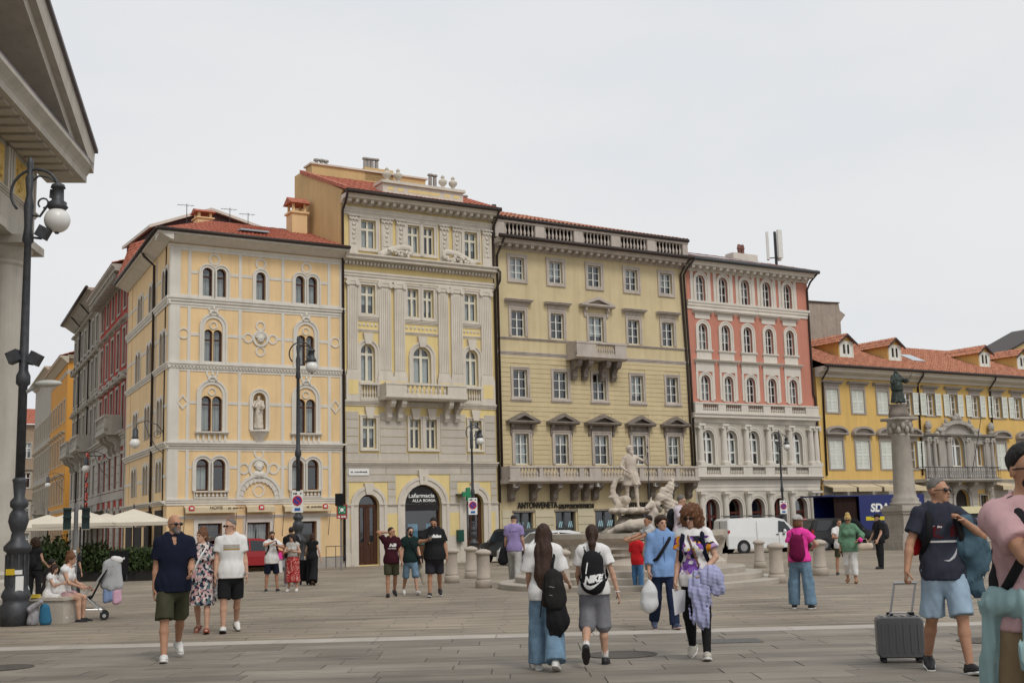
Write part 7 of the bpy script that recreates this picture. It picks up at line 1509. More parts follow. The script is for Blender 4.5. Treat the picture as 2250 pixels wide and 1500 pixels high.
for dx_,dz_ in((-.1,.09),(.1,.09),(-.1,-.09),(.1,-.09)):MB().box(.04+dx_-.02,.04+dx_+.02,-.104,-.099,z_(1121)+dz_-.02,z_(1121)+dz_+.02).build('symbol',SGN,p_)
link('lettering',fit_text(scrawl(SGN,8),-.14,.22,z_(1138),z_(1133),-.093),p_)
o,H_,k_=pole_sign(346,1250,1088,'white pedestrian zone sign with blue disc before the yellow house corner');z_=lambda py:(1250-py)*k_*.985
p_=MB().box(-.3,.3,-.06,-.03,z_(1128),z_(1090)).build('panel',SGN,o);MB().ext(circle((0,z_(1111)),.2),-.068,-.059).build('disc',plain('sign_blue',(.02,.12,.4)),p_);mb=MB();mb.ball((0,-.072,z_(1111)+.1),(.028,.006,.03),8,4);mb.ext([(-.03,z_(1111)+.06),(.03,z_(1111)+.06),(.045,z_(1111)-.02),(.07,z_(1111)-.13),(.035,z_(1111)-.13),(0,z_(1111)-.04),(-.035,z_(1111)-.13),(-.07,z_(1111)-.13),(-.045,z_(1111)-.02)],-.074,-.067);mb.build('walker',SGN,p_);link('lettering',fit_text(scrawl(M_LTR,4),-.14,.14,z_(1098),z_(1094),-.063),p_);link('lettering',fit_text(scrawl(M_LTR,8),-.22,.22,z_(1102.5),z_(1099),-.063),p_)
o,H_,k_=pole_sign(162,1330,1105,'dark green traffic lights on a stickered post by the café',.05);z_=lambda py:(1330-py)*k_*.985;o['category']='traffic light';TG=plain('traffic_green',(.01,.03,.028),.4)
for x_,w_ in((-.2,.09),(.22,.09)):MB().box(x_-w_,x_+w_,-.2,.12,z_(1165),z_(1118)).build('signal_head',TG,o);MB().box(x_-w_-.01,x_+w_+.01,-.3,-.1,z_(1122),z_(1119)).build('visor',TG,o);MB().box(x_-w_-.01,x_+w_+.01,-.3,-.1,z_(1140),z_(1137)).build('visor',TG,o)
for q in range(5):MB().box(-.055,.02,-.058,-.045,z_(1215+q*7),z_(1210+q*7)).build('sticker',SGN,o)
CAN=mat('canopy_cream',(.62,.56,.46),.9,.06,2,.08,30,rnd=.04);LEAF=mat('hedge_leaf',(.045,.07,.022),.7,.5,5,0,rnd=0)
def parasol(x,y,w,h,label,rz=.3,hz=.55):
 o=empty('parasol',label,'parasol',(x,y,gz(y)),rz,'cream café parasols');mb=MB();a=w/2;mb.add([(-a,-a,h),(a,-a,h),(a,a,h),(-a,a,h),(0,0,h+hz)],[(0,1,4),(1,2,4),(2,3,4),(3,0,4)]);mb.add([(-a,-a,h),(a,-a,h),(a,a,h),(-a,a,h),(-a,-a,h-.14),(a,-a,h-.14),(a,a,h-.14),(-a,a,h-.14)],[(0,4,5,1),(1,5,6,2),(2,6,7,3),(3,7,4,0)]);mb.build('canopy',CAN,o);MB().lathe([(.03,0),(.03,h+hz+.1),(.05,h+hz+.12),(.01,h+hz+.2)],n=8).build('pole',M_IRON,o)
 rb_=MB()
 for q in((-a,-a),(a,-a),(a,a),(-a,a)):MB().tube([(0,0,h+hz-.06),(q[0],q[1],h-.03)],.015,5).build('rib',M_IRON,o)
 MB().box(-.35,.35,-.35,.35,-.02,.1).build('base',M_IRON,o)
def cafe_pt(px,Y):return Vector(((px-1125)/F_PX*Y,Y,gz(Y)))
for px,Y_,w,h,lb in((292,50,3.0,2.25,'cream café parasol nearest the yellow corner house'),(176,49,3.0,2.25,'cream café parasol beside the traffic lights'),(232,58,3.2,2.3,'cream café parasol behind the front two, under the red house'),(105,54,3.0,2.2,'cream café parasol behind the woman in the black top')):q=cafe_pt(px,Y_);parasol(q.x,q.y,w,h,lb,.15)
hd_=MB().add([(-.5,0,0),(0,.12,.35),(.5,0,0),(0,-.12,-.35)],[(0,1,2,3)])
def hedge(px0,px1,Y_,label,h=1.35):
 a,b=cafe_pt(px0,Y_),cafe_pt(px1,Y_);o=empty('planter',label,'planter',a);L_=(b-a).length;MB().box(0,L_,-.25,.25,-.05,.4).build('box',mat('planter_dark',(.025,.024,.022),.7),o);n=int(L_*1500);mb=MB();r=np.random.default_rng(int(px0))
 for i in range(n):
  x,y,z=r.random()*L_,r.normal()*.19,.38+(h-.38)*r.random()*(1-.35*abs(math.sin(x_*3 if False else r.random()*3)));s=.06+.06*r.random();R_=Euler(r.random(3)*6).to_matrix();mb.add([Vector((x,y,z))+R_@Vector(p)*s for p in((-1,0,0),(0,.45,.1),(1,0,0),(0,-.45,.1))],[(0,1,2,3)])
 tag(mb.build('foliage',LEAF,o),kind='stuff')
hedge(238,345,47.5,'dark planter with leafy hedge in front of the parasols, nearest the yellow house');hedge(182,236,48.5,'dark planter with leafy hedge between the traffic lights and the menu stand',1.6);hedge(88,150,48,'dark planter with tall leafy hedge behind the seated family',1.9)
g_=cafe_pt(262,46.8);o=empty('menu_stand','black menu stand in front of the café hedge','stand',g_);MB().box(-.35,.35,-.03,.03,.25,1.15).build('board',M_BLK,o);[MB().tube([(s*.3,0,-.02),(s*.3,0,1.15)],.02,5).build('leg',M_IRON,o)for s in(-1,1)];link('lettering',fit_text(scrawl(SGN,4),-.22,.22,.82,.92,-.034),o)
def chair_c(px,Y_,lb):q=cafe_pt(px,Y_);o=empty('cafe_table',lb,'table',q,.3,'café tables under the parasols');MB().lathe([(.38,.72),(.38,.75)],n=16).build('top',M_IRON,o);MB().lathe([(.22,-.02),(.22,.02),(.03,.05),(.03,.72)],n=10).build('pedestal',M_IRON,o)
for px,Y_,lb in((275,52,'dark café table under the parasol nearest the yellow house'),(200,52,'dark café table under the parasol by the traffic lights')):chair_c(px,Y_,lb)
aw_=SR.W@Vector((2,0,0));SR.build(MB().extx([(0,3.5),(-3.2,2.7),(-3.2,2.6),(0,3.4)],-6,4),'street_awning',mat('dark_awning',(.10,.085,.07),.9))
rl=empty('corner_railing','thin dark metal railing at the foot of the yellow corner house','railing',V.W@Vector((W1-.9,-.9,0)),TH)
for x in(-.5,0,.5):MB().tube([(x,0,-.1),(x,0,1.0)],.018,5).build('bar',M_IRON,rl)
for z in(.5,1.0):MB().tube([(-.5,0,z),(.5,0,z)],.018,5).build('rail',M_IRON,rl)
# manhole covers and drain grate
MH=mat('cast_iron_cover',(.10,.088,.074),.7,.4,30,.8,60)
for px,py,r,lb in((1365,1440,.42,'round cast iron manhole cover behind the backpack girl'),(5,1469,.36,'round cast iron manhole cover at the lamp side of the pavement'),(2178,1409,.40,'round cast iron manhole cover behind the suitcase man')):
 g_=G(px,py);o=MB().lathe([(r,.012),(r,.021),(r-.03,.021),(r-.035,.017),(.02,.017)],n=28).build('manhole_cover',MH);o.location=g_;o.rotation_euler=(math.atan(-SL),0,0);tag(o,lb,'manhole','manhole covers in the pavement')
g_=G(1592,1410);o=tag(MB().box(-.45,.45,-.28,.28,.012,.02).build('drain_cover',mat('drain_grey',(.12,.115,.105),.7,.3,20,.5,40)),'rectangular grey drain cover behind the curly haired woman','drain');o.location=g_;o.rotation_euler=(math.atan(-SL),0,0)
# ================================================================ people
def printmat(name,base,cols,sc=18,thr=.45,zr=None,front=False,stretch=(1,1,1)):
 m=bpy.data.materials.new(name);m.use_nodes=True;t=m.node_tree;b=t.nodes['Principled BSDF'];l=t.links.new;b.inputs['Roughness'].default_value=.9;b.inputs['Specular IOR Level'].default_value=.15
 tc=N(t,'ShaderNodeTexCoord');mp=N(t,'ShaderNodeMapping');mp.inputs['Scale'].default_value=stretch;l(tc.outputs['Object'],mp.inputs['Vector']);nz=N(t,'ShaderNodeTexNoise');nz.inputs['Scale'].default_value=sc*.9;l(mp.outputs[0],nz.inputs['Vector'])
 ad=N(t,'ShaderNodeVectorMath',operation='MULTIPLY_ADD');ad.inputs[1].default_value=(.06,.06,.06);l(nz.outputs['Color'],ad.inputs[0]);l(mp.outputs[0],ad.inputs[2])
 vo=N(t,'ShaderNodeTexVoronoi');vo.inputs['Scale'].default_value=sc;l(ad.outputs[0],vo.inputs['Vector']);sp=N(t,'ShaderNodeSeparateColor');l(vo.outputs['Color'],sp.inputs[0]);rp=N(t,'ShaderNodeValToRGB');rp.color_ramp.interpolation='CONSTANT'
 while len(rp.color_ramp.elements)<len(cols):rp.color_ramp.elements.new(.5)
 for i,c in enumerate(cols):rp.color_ramp.elements[i].position=i/len(cols);rp.color_ramp.elements[i].color=(*c,1)
 l(sp.outputs[0],rp.inputs['Fac']);mx=N(t,'ShaderNodeMix',data_type='RGBA');mx.inputs['A'].default_value=(*base,1);l(rp.outputs['Color'],mx.inputs['B'])
 n2=N(t,'ShaderNodeTexNoise');n2.inputs['Scale'].default_value=sc*.55;l(tc.outputs['Object'],n2.inputs['Vector']);gt_=N(t,'ShaderNodeMath',operation='GREATER_THAN');gt_.inputs[1].default_value=thr;l(n2.outputs['Fac'],gt_.inputs[0]);fac=gt_.outputs[0]
 if zr:
  sx=N(t,'ShaderNodeSeparateXYZ');l(tc.outputs['Object'],sx.inputs[0])
  for sock,op,v in((sx.outputs['Z'],'GREATER_THAN',zr[0]),(sx.outputs['Z'],'LESS_THAN',zr[1]),(sx.outputs['Y'],'LESS_THAN',0 if front else 9)):
   q=N(t,'ShaderNodeMath',operation=op);q.inputs[1].default_value=v;l(sock,q.inputs[0]);mu=N(t,'ShaderNodeMath',operation='MULTIPLY');l(fac,mu.inputs[0]);l(q.outputs[0],mu.inputs[1]);fac=mu.outputs[0]
 l(fac,mx.inputs['Factor']);l(mx.outputs['Result'],b.inputs['Base Color']);return m
C=cloth
navy=C('navy',(.010,.013,.028));olive=C('olive',(.052,.052,.030));white=C('white',(.70,.69,.675));black=M_BLK;dgrey=C('dark_grey',(.03,.03,.034));grey=C('grey',(.20,.20,.22));denim=C('denim',(.155,.245,.335),.3);ldenim=C('light_denim',(.30,.40,.50),.22);ddenim=C('dark_denim',(.018,.027,.06),.2);khaki=C('khaki',(.20,.145,.085));lpink=C('dusty_pink',(.46,.29,.30));mint=C('mint',(.25,.37,.38));purple=C('lavender',(.30,.24,.46));maroon=C('maroon',(.045,.010,.016));bottle=C('bottle_green',(.012,.028,.026));pinkh=C('hot_pink',(.80,.06,.36));magenta=C('magenta',(.14,.008,.05));green=C('leaf_green',(.13,.25,.16),.35);lav=C('pale_lavender',(.36,.37,.56));red=C('red',(.55,.02,.025));blue=C('shirt_blue',(.20,.33,.58),.15);lgrey=C('light_grey',(.40,.39,.37));navt=C('washed_navy',(.035,.038,.055),.2)
wsh=plain('shoe_white',(.66,.65,.62),.6);bsh=plain('shoe_black',(.014,.014,.015),.6);dsole=plain('sole_dark',(.03,.025,.025),.8);tansh=plain('shoe_tan',(.42,.25,.14),.6);beige=plain('shoe_beige',(.42,.40,.34),.7);redsan=plain('sandal_red',(.30,.08,.05),.6)
floral=printmat('floral_dress',(.50,.36,.36),[(.02,.025,.05),(.55,.5,.48),(.48,.25,.26),(.10,.16,.17),(.02,.02,.03),(.62,.55,.52)],26,.40,stretch=(1,1,.7));floraltee=printmat('floral_tee',(.72,.71,.70),[(.22,.10,.40),(.72,.28,.02),(.02,.02,.03),(.45,.30,.50),(.75,.48,.05),(.14,.05,.25)],16,.47,(.98,1.42),True);redskirt=printmat('red_skirt',(.36,.02,.025),[(.36,.02,.025),(.6,.35,.3),(.36,.02,.025),(.30,.015,.02)],45,.3);camo=printmat('patterned_grey',(.16,.16,.17),[(.3,.3,.3),(.08,.08,.09),(.2,.19,.18)],30,.4)
WALK=lambda a=1,s=1.0:dict(hipL=20*a*s,kneeL=5 if a>0 else 22,footL=-10 if a>0 else 22,hipR=-16*a*s,kneeR=20 if a>0 else 5,footR=22 if a>0 else-10,armL=(-14*a,7,14),armR=(14*a,7,18))
def W_(a=1,s=1.,**k):d=WALK(a,s);d.update(k);return d
STAND=lambda**k:dict(dict(hipL=2,hipR=-3,abdL=4,abdR=4,armL=(3,8,14),armR=(0,8,14)),**k)
# --- bald man in navy polo
p=person('bald bearded man in navy polo, olive shorts and white sneakers',378,1452,1128,6,W_(-1,1.0,armL=(8,8,62,.25),armR=(-6,6,8),yaw=22,lean=2),skin=TAN,hair=('bald','grey'),beard='grey',glasses=1,top=dict(m=navy,sl=.68,vneck=.10,low=-.10,flare=.014),bot=dict(k='shorts',m=olive,len=.97,flare=.028,g=.018),shoes=(wsh,),fat=1.04)
w=p['J'];MB().tube([Vector(w['wrL'])+Vector((.03*math.cos(a),.03*math.sin(a),0))for a in np.linspace(0,6.3,10)],.006,5).build('bracelet',M_BLK,p['root'])
p=person('person in white and blue sneakers walking behind the bald man',387,1352,1172,0,W_(1,.8),fem=True,hair=('short','brown'),top=dict(m=navy,sl=.5),bot=dict(k='shorts',m=dgrey,len=.8),shoes=(wsh,plain('sole_blue',(.25,.4,.5))))
p=person('person in patterned grey trousers walking behind the floral dress',481,1319,1172,0,W_(-1,.8),fem=True,hair=('bob','brown'),top=dict(m=C('tan',(.3,.18,.1)),sl=.5,low=-.06),bot=dict(k='pants',m=camo,g=.02,flare=.02),shoes=(bsh,dsole))
p=person('woman in a floral knee length dress with white crossbody strap and sandals',443,1391,1158,-12,W_(1,.55,yaw=-38,armR=(6,6,20),armL=(-8,8,12)),fem=True,fat=1.10,skin=LIGHT,hair=('bun','auburn'),top=dict(m=floral,sl=.62,flare=.03,low=-.05,name='dress_top'),bot=dict(k='dress',m=floral,len=.47,r=.215),shoes=(redsan,None,'sandal'))
o=worn('crossbody_bag','white crossbody bag strap over the floral dress','bag',p);J=p['J'];MB().tube([J['sp'](.53,.05)+[.09,0,.02],J['sp'](.50,-.10)+[.07,0,0],J['sp'](.33,-.16)+[-.02,0,0],J['sp'](.12,-.13)+[-.12,0,0],J['sp'](-.02,-.05)+[-.21,0,0],J['sp'](.1,.1)+[-.12,0,0],J['sp'](.53,.08)+[.085,0,.01]],.022,8,flat=.35).build('strap',white,o,True);MB().box(-.04,.04,-.11,.11,-.12,.08).xf(Matrix.Translation(Vector(J['sp'](-.06,.0)+[-.235,0,0]))).build('pouch',white,o)
p=person('man in white tee with chest stripes, black shorts and sunglasses',506,1389,1138,4,W_(-1,.5,yaw=-52,armL=(4,9,12),armR=(2,9,14)),skin=LIGHT,hair=('crew','grey'),glasses=1,fat=1.10,top=dict(m=white,sl=.62,low=-.10,flare=.012),bot=dict(k='shorts',m=black,len=.93,flare=.02),shoes=(wsh,dsole))
V_,F_=p['top'];z=p['J']['sp'](.36)[2];sq=[(0,0),(1,0),(1,1),(0,1)]
on_cloth('chest_band',flat_mesh(sq,20),V_,F_,C('band_grey',(.36,.33,.29)),p['top_o'],-.125,.125,z+.01,z+.065);on_cloth('chest_band',flat_mesh(sq,20),V_,F_,C('band_mustard',(.34,.22,.07)),p['top_o'],-.125,.125,z-.02,z+.004)
MB().tube([Vector(p['J']['wrL'])+Vector((.034*math.cos(a),.034*math.sin(a),0))for a in np.linspace(0,6.3,10)],.011,5).build('watch',plain('steel',(.5,.5,.5),.3,.8),p['root'])
# --- group eating by the lamp
p=person('young man in white tee and navy shorts eating, with backpack',597,1300,1167,12,STAND(abdL=6,abdR=6,pitch=12,armR=('ik',(-.03,-.22,1.42),(-1,0,-.4)),armL=('ik',(.10,-.25,1.32),(1,0,-.5)),gripR=True,gripL=True),skin=TAN,hair=('short','dark'),top=dict(m=white,sl=.6,low=-.12),bot=dict(k='shorts',m=navy,len=.9,flare=.02),shoes=(bsh,),beard='dark',fat=1.05)
backpack(p,'black backpack worn by the young man eating',black)
p=person('woman in long red spotted skirt and pale sleeveless top holding a cup',643,1299,1172,-15,STAND(yaw=-25,pitch=8,armR=('ik',(-.02,-.24,1.22),(-1,.2,-.6)),armL=('ik',(.06,-.24,1.20),(1,.2,-.7)),gripR=True),fem=True,skin=LIGHT,hair=('long','dark'),top=dict(m=C('pale_top',(.46,.45,.42)),sl=0,hem=.1,g=.01),bot=dict(k='skirt',m=redskirt,len=.66,r=.235),shoes=(wsh,))
o=worn('paper_cup','white paper cup in the hands of the woman in red skirt','cup',p);MB().lathe([(.03,0),(.038,.09),(.034,.09)],Vector(p['J']['wrR']+p['J']['hdR']*.1),12).build('cup',white,o)
p=person('man in black tee with rucksack seen from behind near the lamp',640,1287,1157,175,STAND(),hair=('short','dark'),skin=TAN,top=dict(m=black,sl=.6,low=-.1),bot=dict(k='pants',m=grey,g=.02),shoes=(plain('shoe_grey',(.25,.25,.24)),));backpack(p,'dark rucksack on the man in black tee',black,z=.32)
o=worn('shopping_bag','white and pink shopping bag hanging beside the red skirt','bag',p);MB().hexa([(.26,-.1,.42),(.5,-.1,.42),(.5,.06,.42),(.26,.06,.42),(.27,-.06,.82),(.49,-.06,.82),(.49,.02,.82),(.27,.02,.82)]).build('bag',white,o);MB().hexa([(.25,-.11,.82),(.5,-.11,.82),(.5,.06,.82),(.25,.06,.82),(.3,-.05,1.02),(.46,-.05,1.02),(.46,.02,1.02),(.3,.02,1.02)]).build('pink_bag',pinkh,o)
p=person('woman in sleeveless black dress walking away with a black bag',686,1285,1170,165,W_(1,.8,armR=(-10,22,10),armL=(10,16,30)),fem=True,skin=LIGHT,hair=('bob','brown'),top=dict(m=black,sl=0,low=-.08),bot=dict(k='pants',m=black,g=.03,flare=.07),shoes=(plain('boot_brown',(.1,.04,.02)),dsole))
o=worn('folded_pushchair','black folded pushchair pushed by the woman in black','pushchair',p);mb=MB()
for s in(-.12,.12):MB().tube([(.42+s,-.5,.08),(.34+s,-.1,1.0)],.018,6).build('frame',M_IRON,o);MB().tube([(.42+s-.02,-.5,.08),(.42+s+.02,-.5,.08)],.08,12).build('wheel',TYR,o)
MB().hexa([(.2,-.46,.12),(.62,-.46,.12),(.6,-.3,.12),(.22,-.3,.12),(.22,-.2,.85),(.55,-.2,.85),(.55,-.08,.85),(.22,-.08,.85)]).build('seat',black,o)
# --- three friends
p=person('man in maroon logo tee with a hand behind his head, khaki shorts',861,1311,1157,8,W_(-1,.55,armR=('ik',(-.10,.03,1.60),(-1,-.2,.1)),armL=(4,10,14),yaw=45),skin=TAN,hair=('crew','dark'),top=dict(m=maroon,sl=.6,low=-.1),bot=dict(k='shorts',m=olive,len=.85,flare=.03),shoes=(bsh,dsole));z=p['J']['sp'](.33)[2]
on_cloth('lettering',text_mesh('NB',.2,SGN,.0,.012,shear=.25),*p['top'],SGN,p['top_o'],-.07,.12,z,z+.085);on_cloth('lettering',text_mesh('new balance',.2,SGN,.0,.004),*p['top'],SGN,p['top_o'],-.10,.11,z-.055,z-.02)
p=person('bearded man in dark green tee, denim shorts and sunglasses',903,1306,1157,14,W_(1,.8,armL=(6,10,16),armR=(0,10,12),yaw=10),skin=LIGHT,hair=('short','dark'),beard='dark',glasses=1,top=dict(m=bottle,sl=.55,low=-.08),bot=dict(k='shorts',m=denim,len=1.05,flare=.02),shoes=(wsh,))
o=worn('crossbody_bag','black crossbody bag on the man in dark green tee','bag',p);J=p['J'];MB().tube([J['sp'](.545,.0)+[-.10,0,.02],J['sp'](.44,-.125)+[-.04,0,0],J['sp'](.25,-.135)+[.06,0,0],J['sp'](.05,-.12)+[.17,0,0]],.014,6).build('strap',black,o);MB().box(-.06,.07,-.1,.08,-.1,.1).xf(Matrix.Translation(Vector(J['sp'](-.02,-.03)+[.24,0,0]))).build('pouch',black,o)
o=worn('hanging_jacket','pale beige jacket hanging beside the man in dark green tee','jacket',p);S=SDF();S.chain([(.3,.02,.86),(.31,.02,.6),(.36,.03,.32)],[.07,.09,.04],.03,n=X1,q=.5);S.noise=folds(.01,30,1,.2);link('cloth',np_mesh('cloth',*S.mesh(.018),C('beige',(.42,.38,.31))),o)
p=person('heavy bearded man in black sports tee looking at his phone',956,1311,1137,0,W_(-1,.6,armR=('ik',(-.15,-.30,1.22),(-1,.3,-.7)),armL=(0,14,12),pitch=22,yaw=-8,gripR=True),fat=1.32,skin=TAN,hair=('short','black'),beard='black',top=dict(m=black,sl=.75,low=-.12,flare=.02),bot=dict(k='shorts',m=C('charcoal',(.028,.028,.036)),len=.95,flare=.02),shoes=(bsh,M_SOLE));z=p['J']['sp'](.37)[2]
on_cloth('lettering',text_mesh('adidas',.2,SGN,.0,.01),*p['top'],SGN,p['top_o'],-.10,.16,z,z+.075);o=worn('phone','black phone in the hand of the heavy man','phone',p);q=Vector(p['J']['wrR']+p['J']['hdR']*.09);MB().box(-.035,.035,-.006,.006,-.07,.07).xf(Matrix.Translation(q+Vector((0,0,.03)))@Matrix.Rotation(-.5,4,'X')).build('case',plain('phone_black',(.01,.01,.012),.2),o)
# --- around the fountain
p=person('tall man in lavender tee and pale trousers walking away',1132,1284,1131,172,W_(1,1.0,pitch=14,armL=(4,9,20),armR=(0,9,25)),skin=LIGHT,hair=('crew','dark'),top=dict(m=purple,sl=.6,low=-.08),bot=dict(k='pants',m=lgrey,g=.024,flare=.0),shoes=(wsh,));z=p['J']['sp'](.4)[2];on_cloth('lettering',scrawl(dgrey,9),*p['top'],C('print_violet',(.10,.08,.2)),p['top_o'],.11,-.11,z,z+.03,face=1)
o=worn('shoulder_bag','black bag carried at the side of the man in lavender tee','bag',p);S=SDF();S.cone((.30,-.05,.62),(.28,-.05,.86),.13,.09,.04,n=X1,q=.6);S.noise=folds(.006,30,2,1);link('bag',np_mesh('bag',*S.mesh(.018),black),o);MB().tube([(.28,-.05,.92),(.24,.0,1.2),(.18,.0,1.44)],.014,6).build('strap',black,o)
p=person('long haired girl in white tee and wide jeans seen from behind',1203,1474,1149,178,W_(1,.45,armL=(10,12,40,.1),armR=(8,14,55,-.1)),fem=True,skin=LIGHT,hair=('verylong','brown'),top=dict(m=white,sl=.85,flare=.035,low=-.10,g=.022),bot=dict(k='pants',m=denim,g=.028,flare=.045),shoes=(wsh,))
o=worn('black_backpack','large black backpack slung on one shoulder of the long haired girl','backpack',p);J=p['J'];S=SDF();S.cone((-.13,.2,.88),(-.11,.19,1.12),.135,.11,.05,n=X1,q=.62);S.cone((-.13,.27,.86),(-.13,.27,1.0),.10,.09,.03,n=X1,q=.4);S.noise=folds(.006,24,3,.8);link('bag',np_mesh('bag',*S.mesh(.013),C('worn_black',(.022,.019,.02))),o);MB().tube([(-.09,.17,1.2),(-.13,.1,1.40),(-.14,-.02,1.42),(-.15,-.1,1.3),(-.17,.0,1.05)],.022,8,flat=.4).build('strap',black,o,True);MB().tube([(-.0,.22,1.1),(.03,.24,.9),(.06,.22,.66)],.008,6).build('loose_strap',black,o)
for k_,z_ in enumerate((1.0,.9)):MB().tube([(-.2+.02*k_,.29,z_),(-.06,.315,z_+.03)],.005,5).build('zip',plain('zip_grey',(.2,.2,.2)),o)
o=worn('black_jacket','black jacket hanging below the long haired girl backpack','jacket',p);S=SDF();S.chain([(-.13,.2,.80),(-.15,.2,.62),(-.10,.18,.42)],[.11,.12,.04],.04,n=X1,q=.55);S.noise=folds(.014,28,5,.4);link('cloth',np_mesh('cloth',*S.mesh(.013),black),o)
p=person('girl with ponytail, white tee and grey shorts seen from behind',1311,1462,1151,178,dict(hipL=-12,kneeL=42,footL=52,hipR=6,kneeR=2,armL=(6,12,62,.1),armR=(-4,20,10),toeL=4),fem=True,skin=LIGHT,hair=('pony','brown'),top=dict(m=white,sl=.62,flare=.02,low=-.05,g=.018),bot=dict(k='shorts',m=grey,len=1.02,flare=.03,g=.022),shoes=(bsh,dsole))
for n in 'LR':a,kn=p['J']['an'+n],p['J']['kn'+n];MB().tube([a-[0,0,.03],a+(kn-a)*.12,a+(kn-a)*.24],[.042,.041,.045],10).build('sock',white,p['root'],True)
o=backpack(p,'black sports backpack with large white NIKE lettering and swoosh',black,w=.155,h=.46,z=.26,y=.19);V_,F_=p['bag'];z=p['J']['sp'](.12)[2]
on_cloth('lettering',text_mesh('NIKE',.2,SGN,0,.014,shear=.25),V_,F_,SGN,o,.05+.06,-.135+.0,z-.01,z+.085,face=1,slant=.035);sw=[(0,.55),(.06,.25),(.18,.05),(.32,.0),(.5,.12),(1,.8),(.55,.38),(.36,.3),(.2,.36),(.1,.5)];on_cloth('swoosh',flat_mesh(sw,3),V_,F_,SGN,o,.125,-.14,z-.10,z+.03,face=1,slant=.0);MB().tube([Vector(p['J']['sp'](.36,.31))+Vector((.06,0,0)),Vector(p['J']['sp'](.22,.325))+Vector((.085,0,0))],.008,6).build('zip',SGN,o)
MB().tube([Vector(p['J']['wrR'])+Vector((.032*math.cos(a),.032*math.sin(a),0))for a in np.linspace(0,6.3,10)],.006,5).build('bracelet',SGN,p['root'])
p=person('small boy in red tee and jeans beside the fountain',1403,1297,1171,150,STAND(yaw=25,armL=(2,8,12),armR=(2,8,12)),skin=TAN,hair=('crew','dark'),top=dict(m=red,sl=.8,low=-.14,g=.024,flare=.02),bot=dict(k='pants',m=C('bright_denim',(.08,.19,.36),.2),g=.022,flare=.01),shoes=(bsh,))
p=person('man in grey polo and patterned shorts reaching out to the boy',1432,1300,1131,-70,STAND(armR=('ik',(-.1,-.48,1.2),(-1,.2,-.6)),armL=('ik',(.1,-.46,1.16),(1,.2,-.6)),pitch=6),skin=TAN,hair=('short','dark'),top=dict(m=C('pale_grey',(.42,.42,.42)),sl=.6,low=-.1),bot=dict(k='shorts',m=camo,len=.95,flare=.03),shoes=(plain('shoe_grey',(.25,.25,.24)),))
gz_=Vector(((1478-1125)/F_PX*31.4,31.4,fc.z+.31));p=person('grey haired man in pale tee with rucksack standing on the fountain steps',0,0,1088,70,STAND(pitch=14,lean=4,armL=(20,6,60,.2),armR=(20,6,60,.2)),g=gz_,hair=('short','grey'),skin=LIGHT,top=dict(m=C('lilac_white',(.56,.50,.56)),sl=.6,low=-.1),bot=dict(k='pants',m=dgrey),shoes=(bsh,));backpack(p,'black rucksack on the man at the fountain steps',black)
p=person('boy in blue buttoned shirt and navy trousers with curly hair',1463,1383,1129,14,W_(1,.6,armR=(2,10,14),armL=(4,8,18),yaw=14,gripR=True),skin=LIGHT,hair=('curlyshort','brown'),top=dict(m=blue,sl=1.55,low=-.12,g=.02,flare=.012,ff=26),bot=dict(k='pants',m=ddenim,g=.014),shoes=(plain('shoe_navy',(.05,.07,.12)),plain('sole_pink',(.5,.35,.33))))
J=p['J'];o=worn('crossbody_strap','black crossbody strap over the blue shirt','strap',p);MB().tube([J['sp'](.55,.02)+[.11,0,.02],J['sp'](.47,-.135)+[.09,0,0],J['sp'](.30,-.165)+[-.03,0,0],J['sp'](.16,-.15)+[-.13,0,0],J['sp'](.1,.02)+[-.2,0,0],J['sp'](.3,.13)+[-.03,0,0],J['sp'](.55,.08)+[.1,0,.01]],.026,8,flat=.3).build('strap',black,o,True)
MB().box(-.004,.004,-.16,-.13,J['sp'](-.08)[2],J['sp'](.5)[2]).xf(Matrix.Translation((0,.01,0))).build('button_placket',blue,p['root'])
o=worn('plastic_bag','white plastic carrier bag held by the boy in blue','bag',p);q=J['wrR']+J['hdR']*.09;S=SDF();S.cone(q+[0,0,-.06],q+[0,0,-.22],.022,.1,.05);S.cone(q+[0,0,-.22],q+[-.01,0,-.40],.11,.135,.05,n=X1,q=.7);S.noise=folds(.012,34,7,.3);link('bag',np_mesh('bag',*S.mesh(.012),mat('bag_plastic',(.58,.59,.60),.35,.08,8,.2,40,coord='obj')),o);MB().tube([q+[-.02,0,-.08],q+[0,0,.0],q+[.02,0,-.08]],.012,6).build('handle',MATS['bag_plastic'],o)
p=person('woman with auburn curls, sunglasses, flower print tee and black trousers',1537,1449,1108,-8,W_(1,.62,yaw=-16,pitch=14,armR=(4,10,16),armL=('ik',(.13,-.20,.98),(1,.5,-.3)),gripR=True),fem=True,skin=LIGHT,hair=('curly','auburn'),glasses=1,top=dict(m=floraltee,sl=.62,low=-.10,flare=.02,g=.016),bot=dict(k='pants',m=black,g=.003,flare=-.004),shoes=(beige,))
J=p['J'];o=worn('navy_backpack','navy backpack straps over the flower print tee','backpack',p)
for s in(1,-1):MB().tube([J['sp'](.545,.08)+[s*.1,0,0],J['sp'](.555,-.01)+[s*.105,0,.016],J['sp'](.46,-.125)+[s*.115,0,0],J['sp'](.3,-.13)+[s*.135,0,0],J['sp'](.14,.0)+[s*.175,0,0]],.026,8,flat=.4).build('strap',navy,o,True)
S=SDF();S.cone(J['sp'](.12,.18),J['sp'](.4,.18),.14,.12,.05,n=X1,q=.6);link('bag',np_mesh('bag',*S.mesh(.016),navy),o)
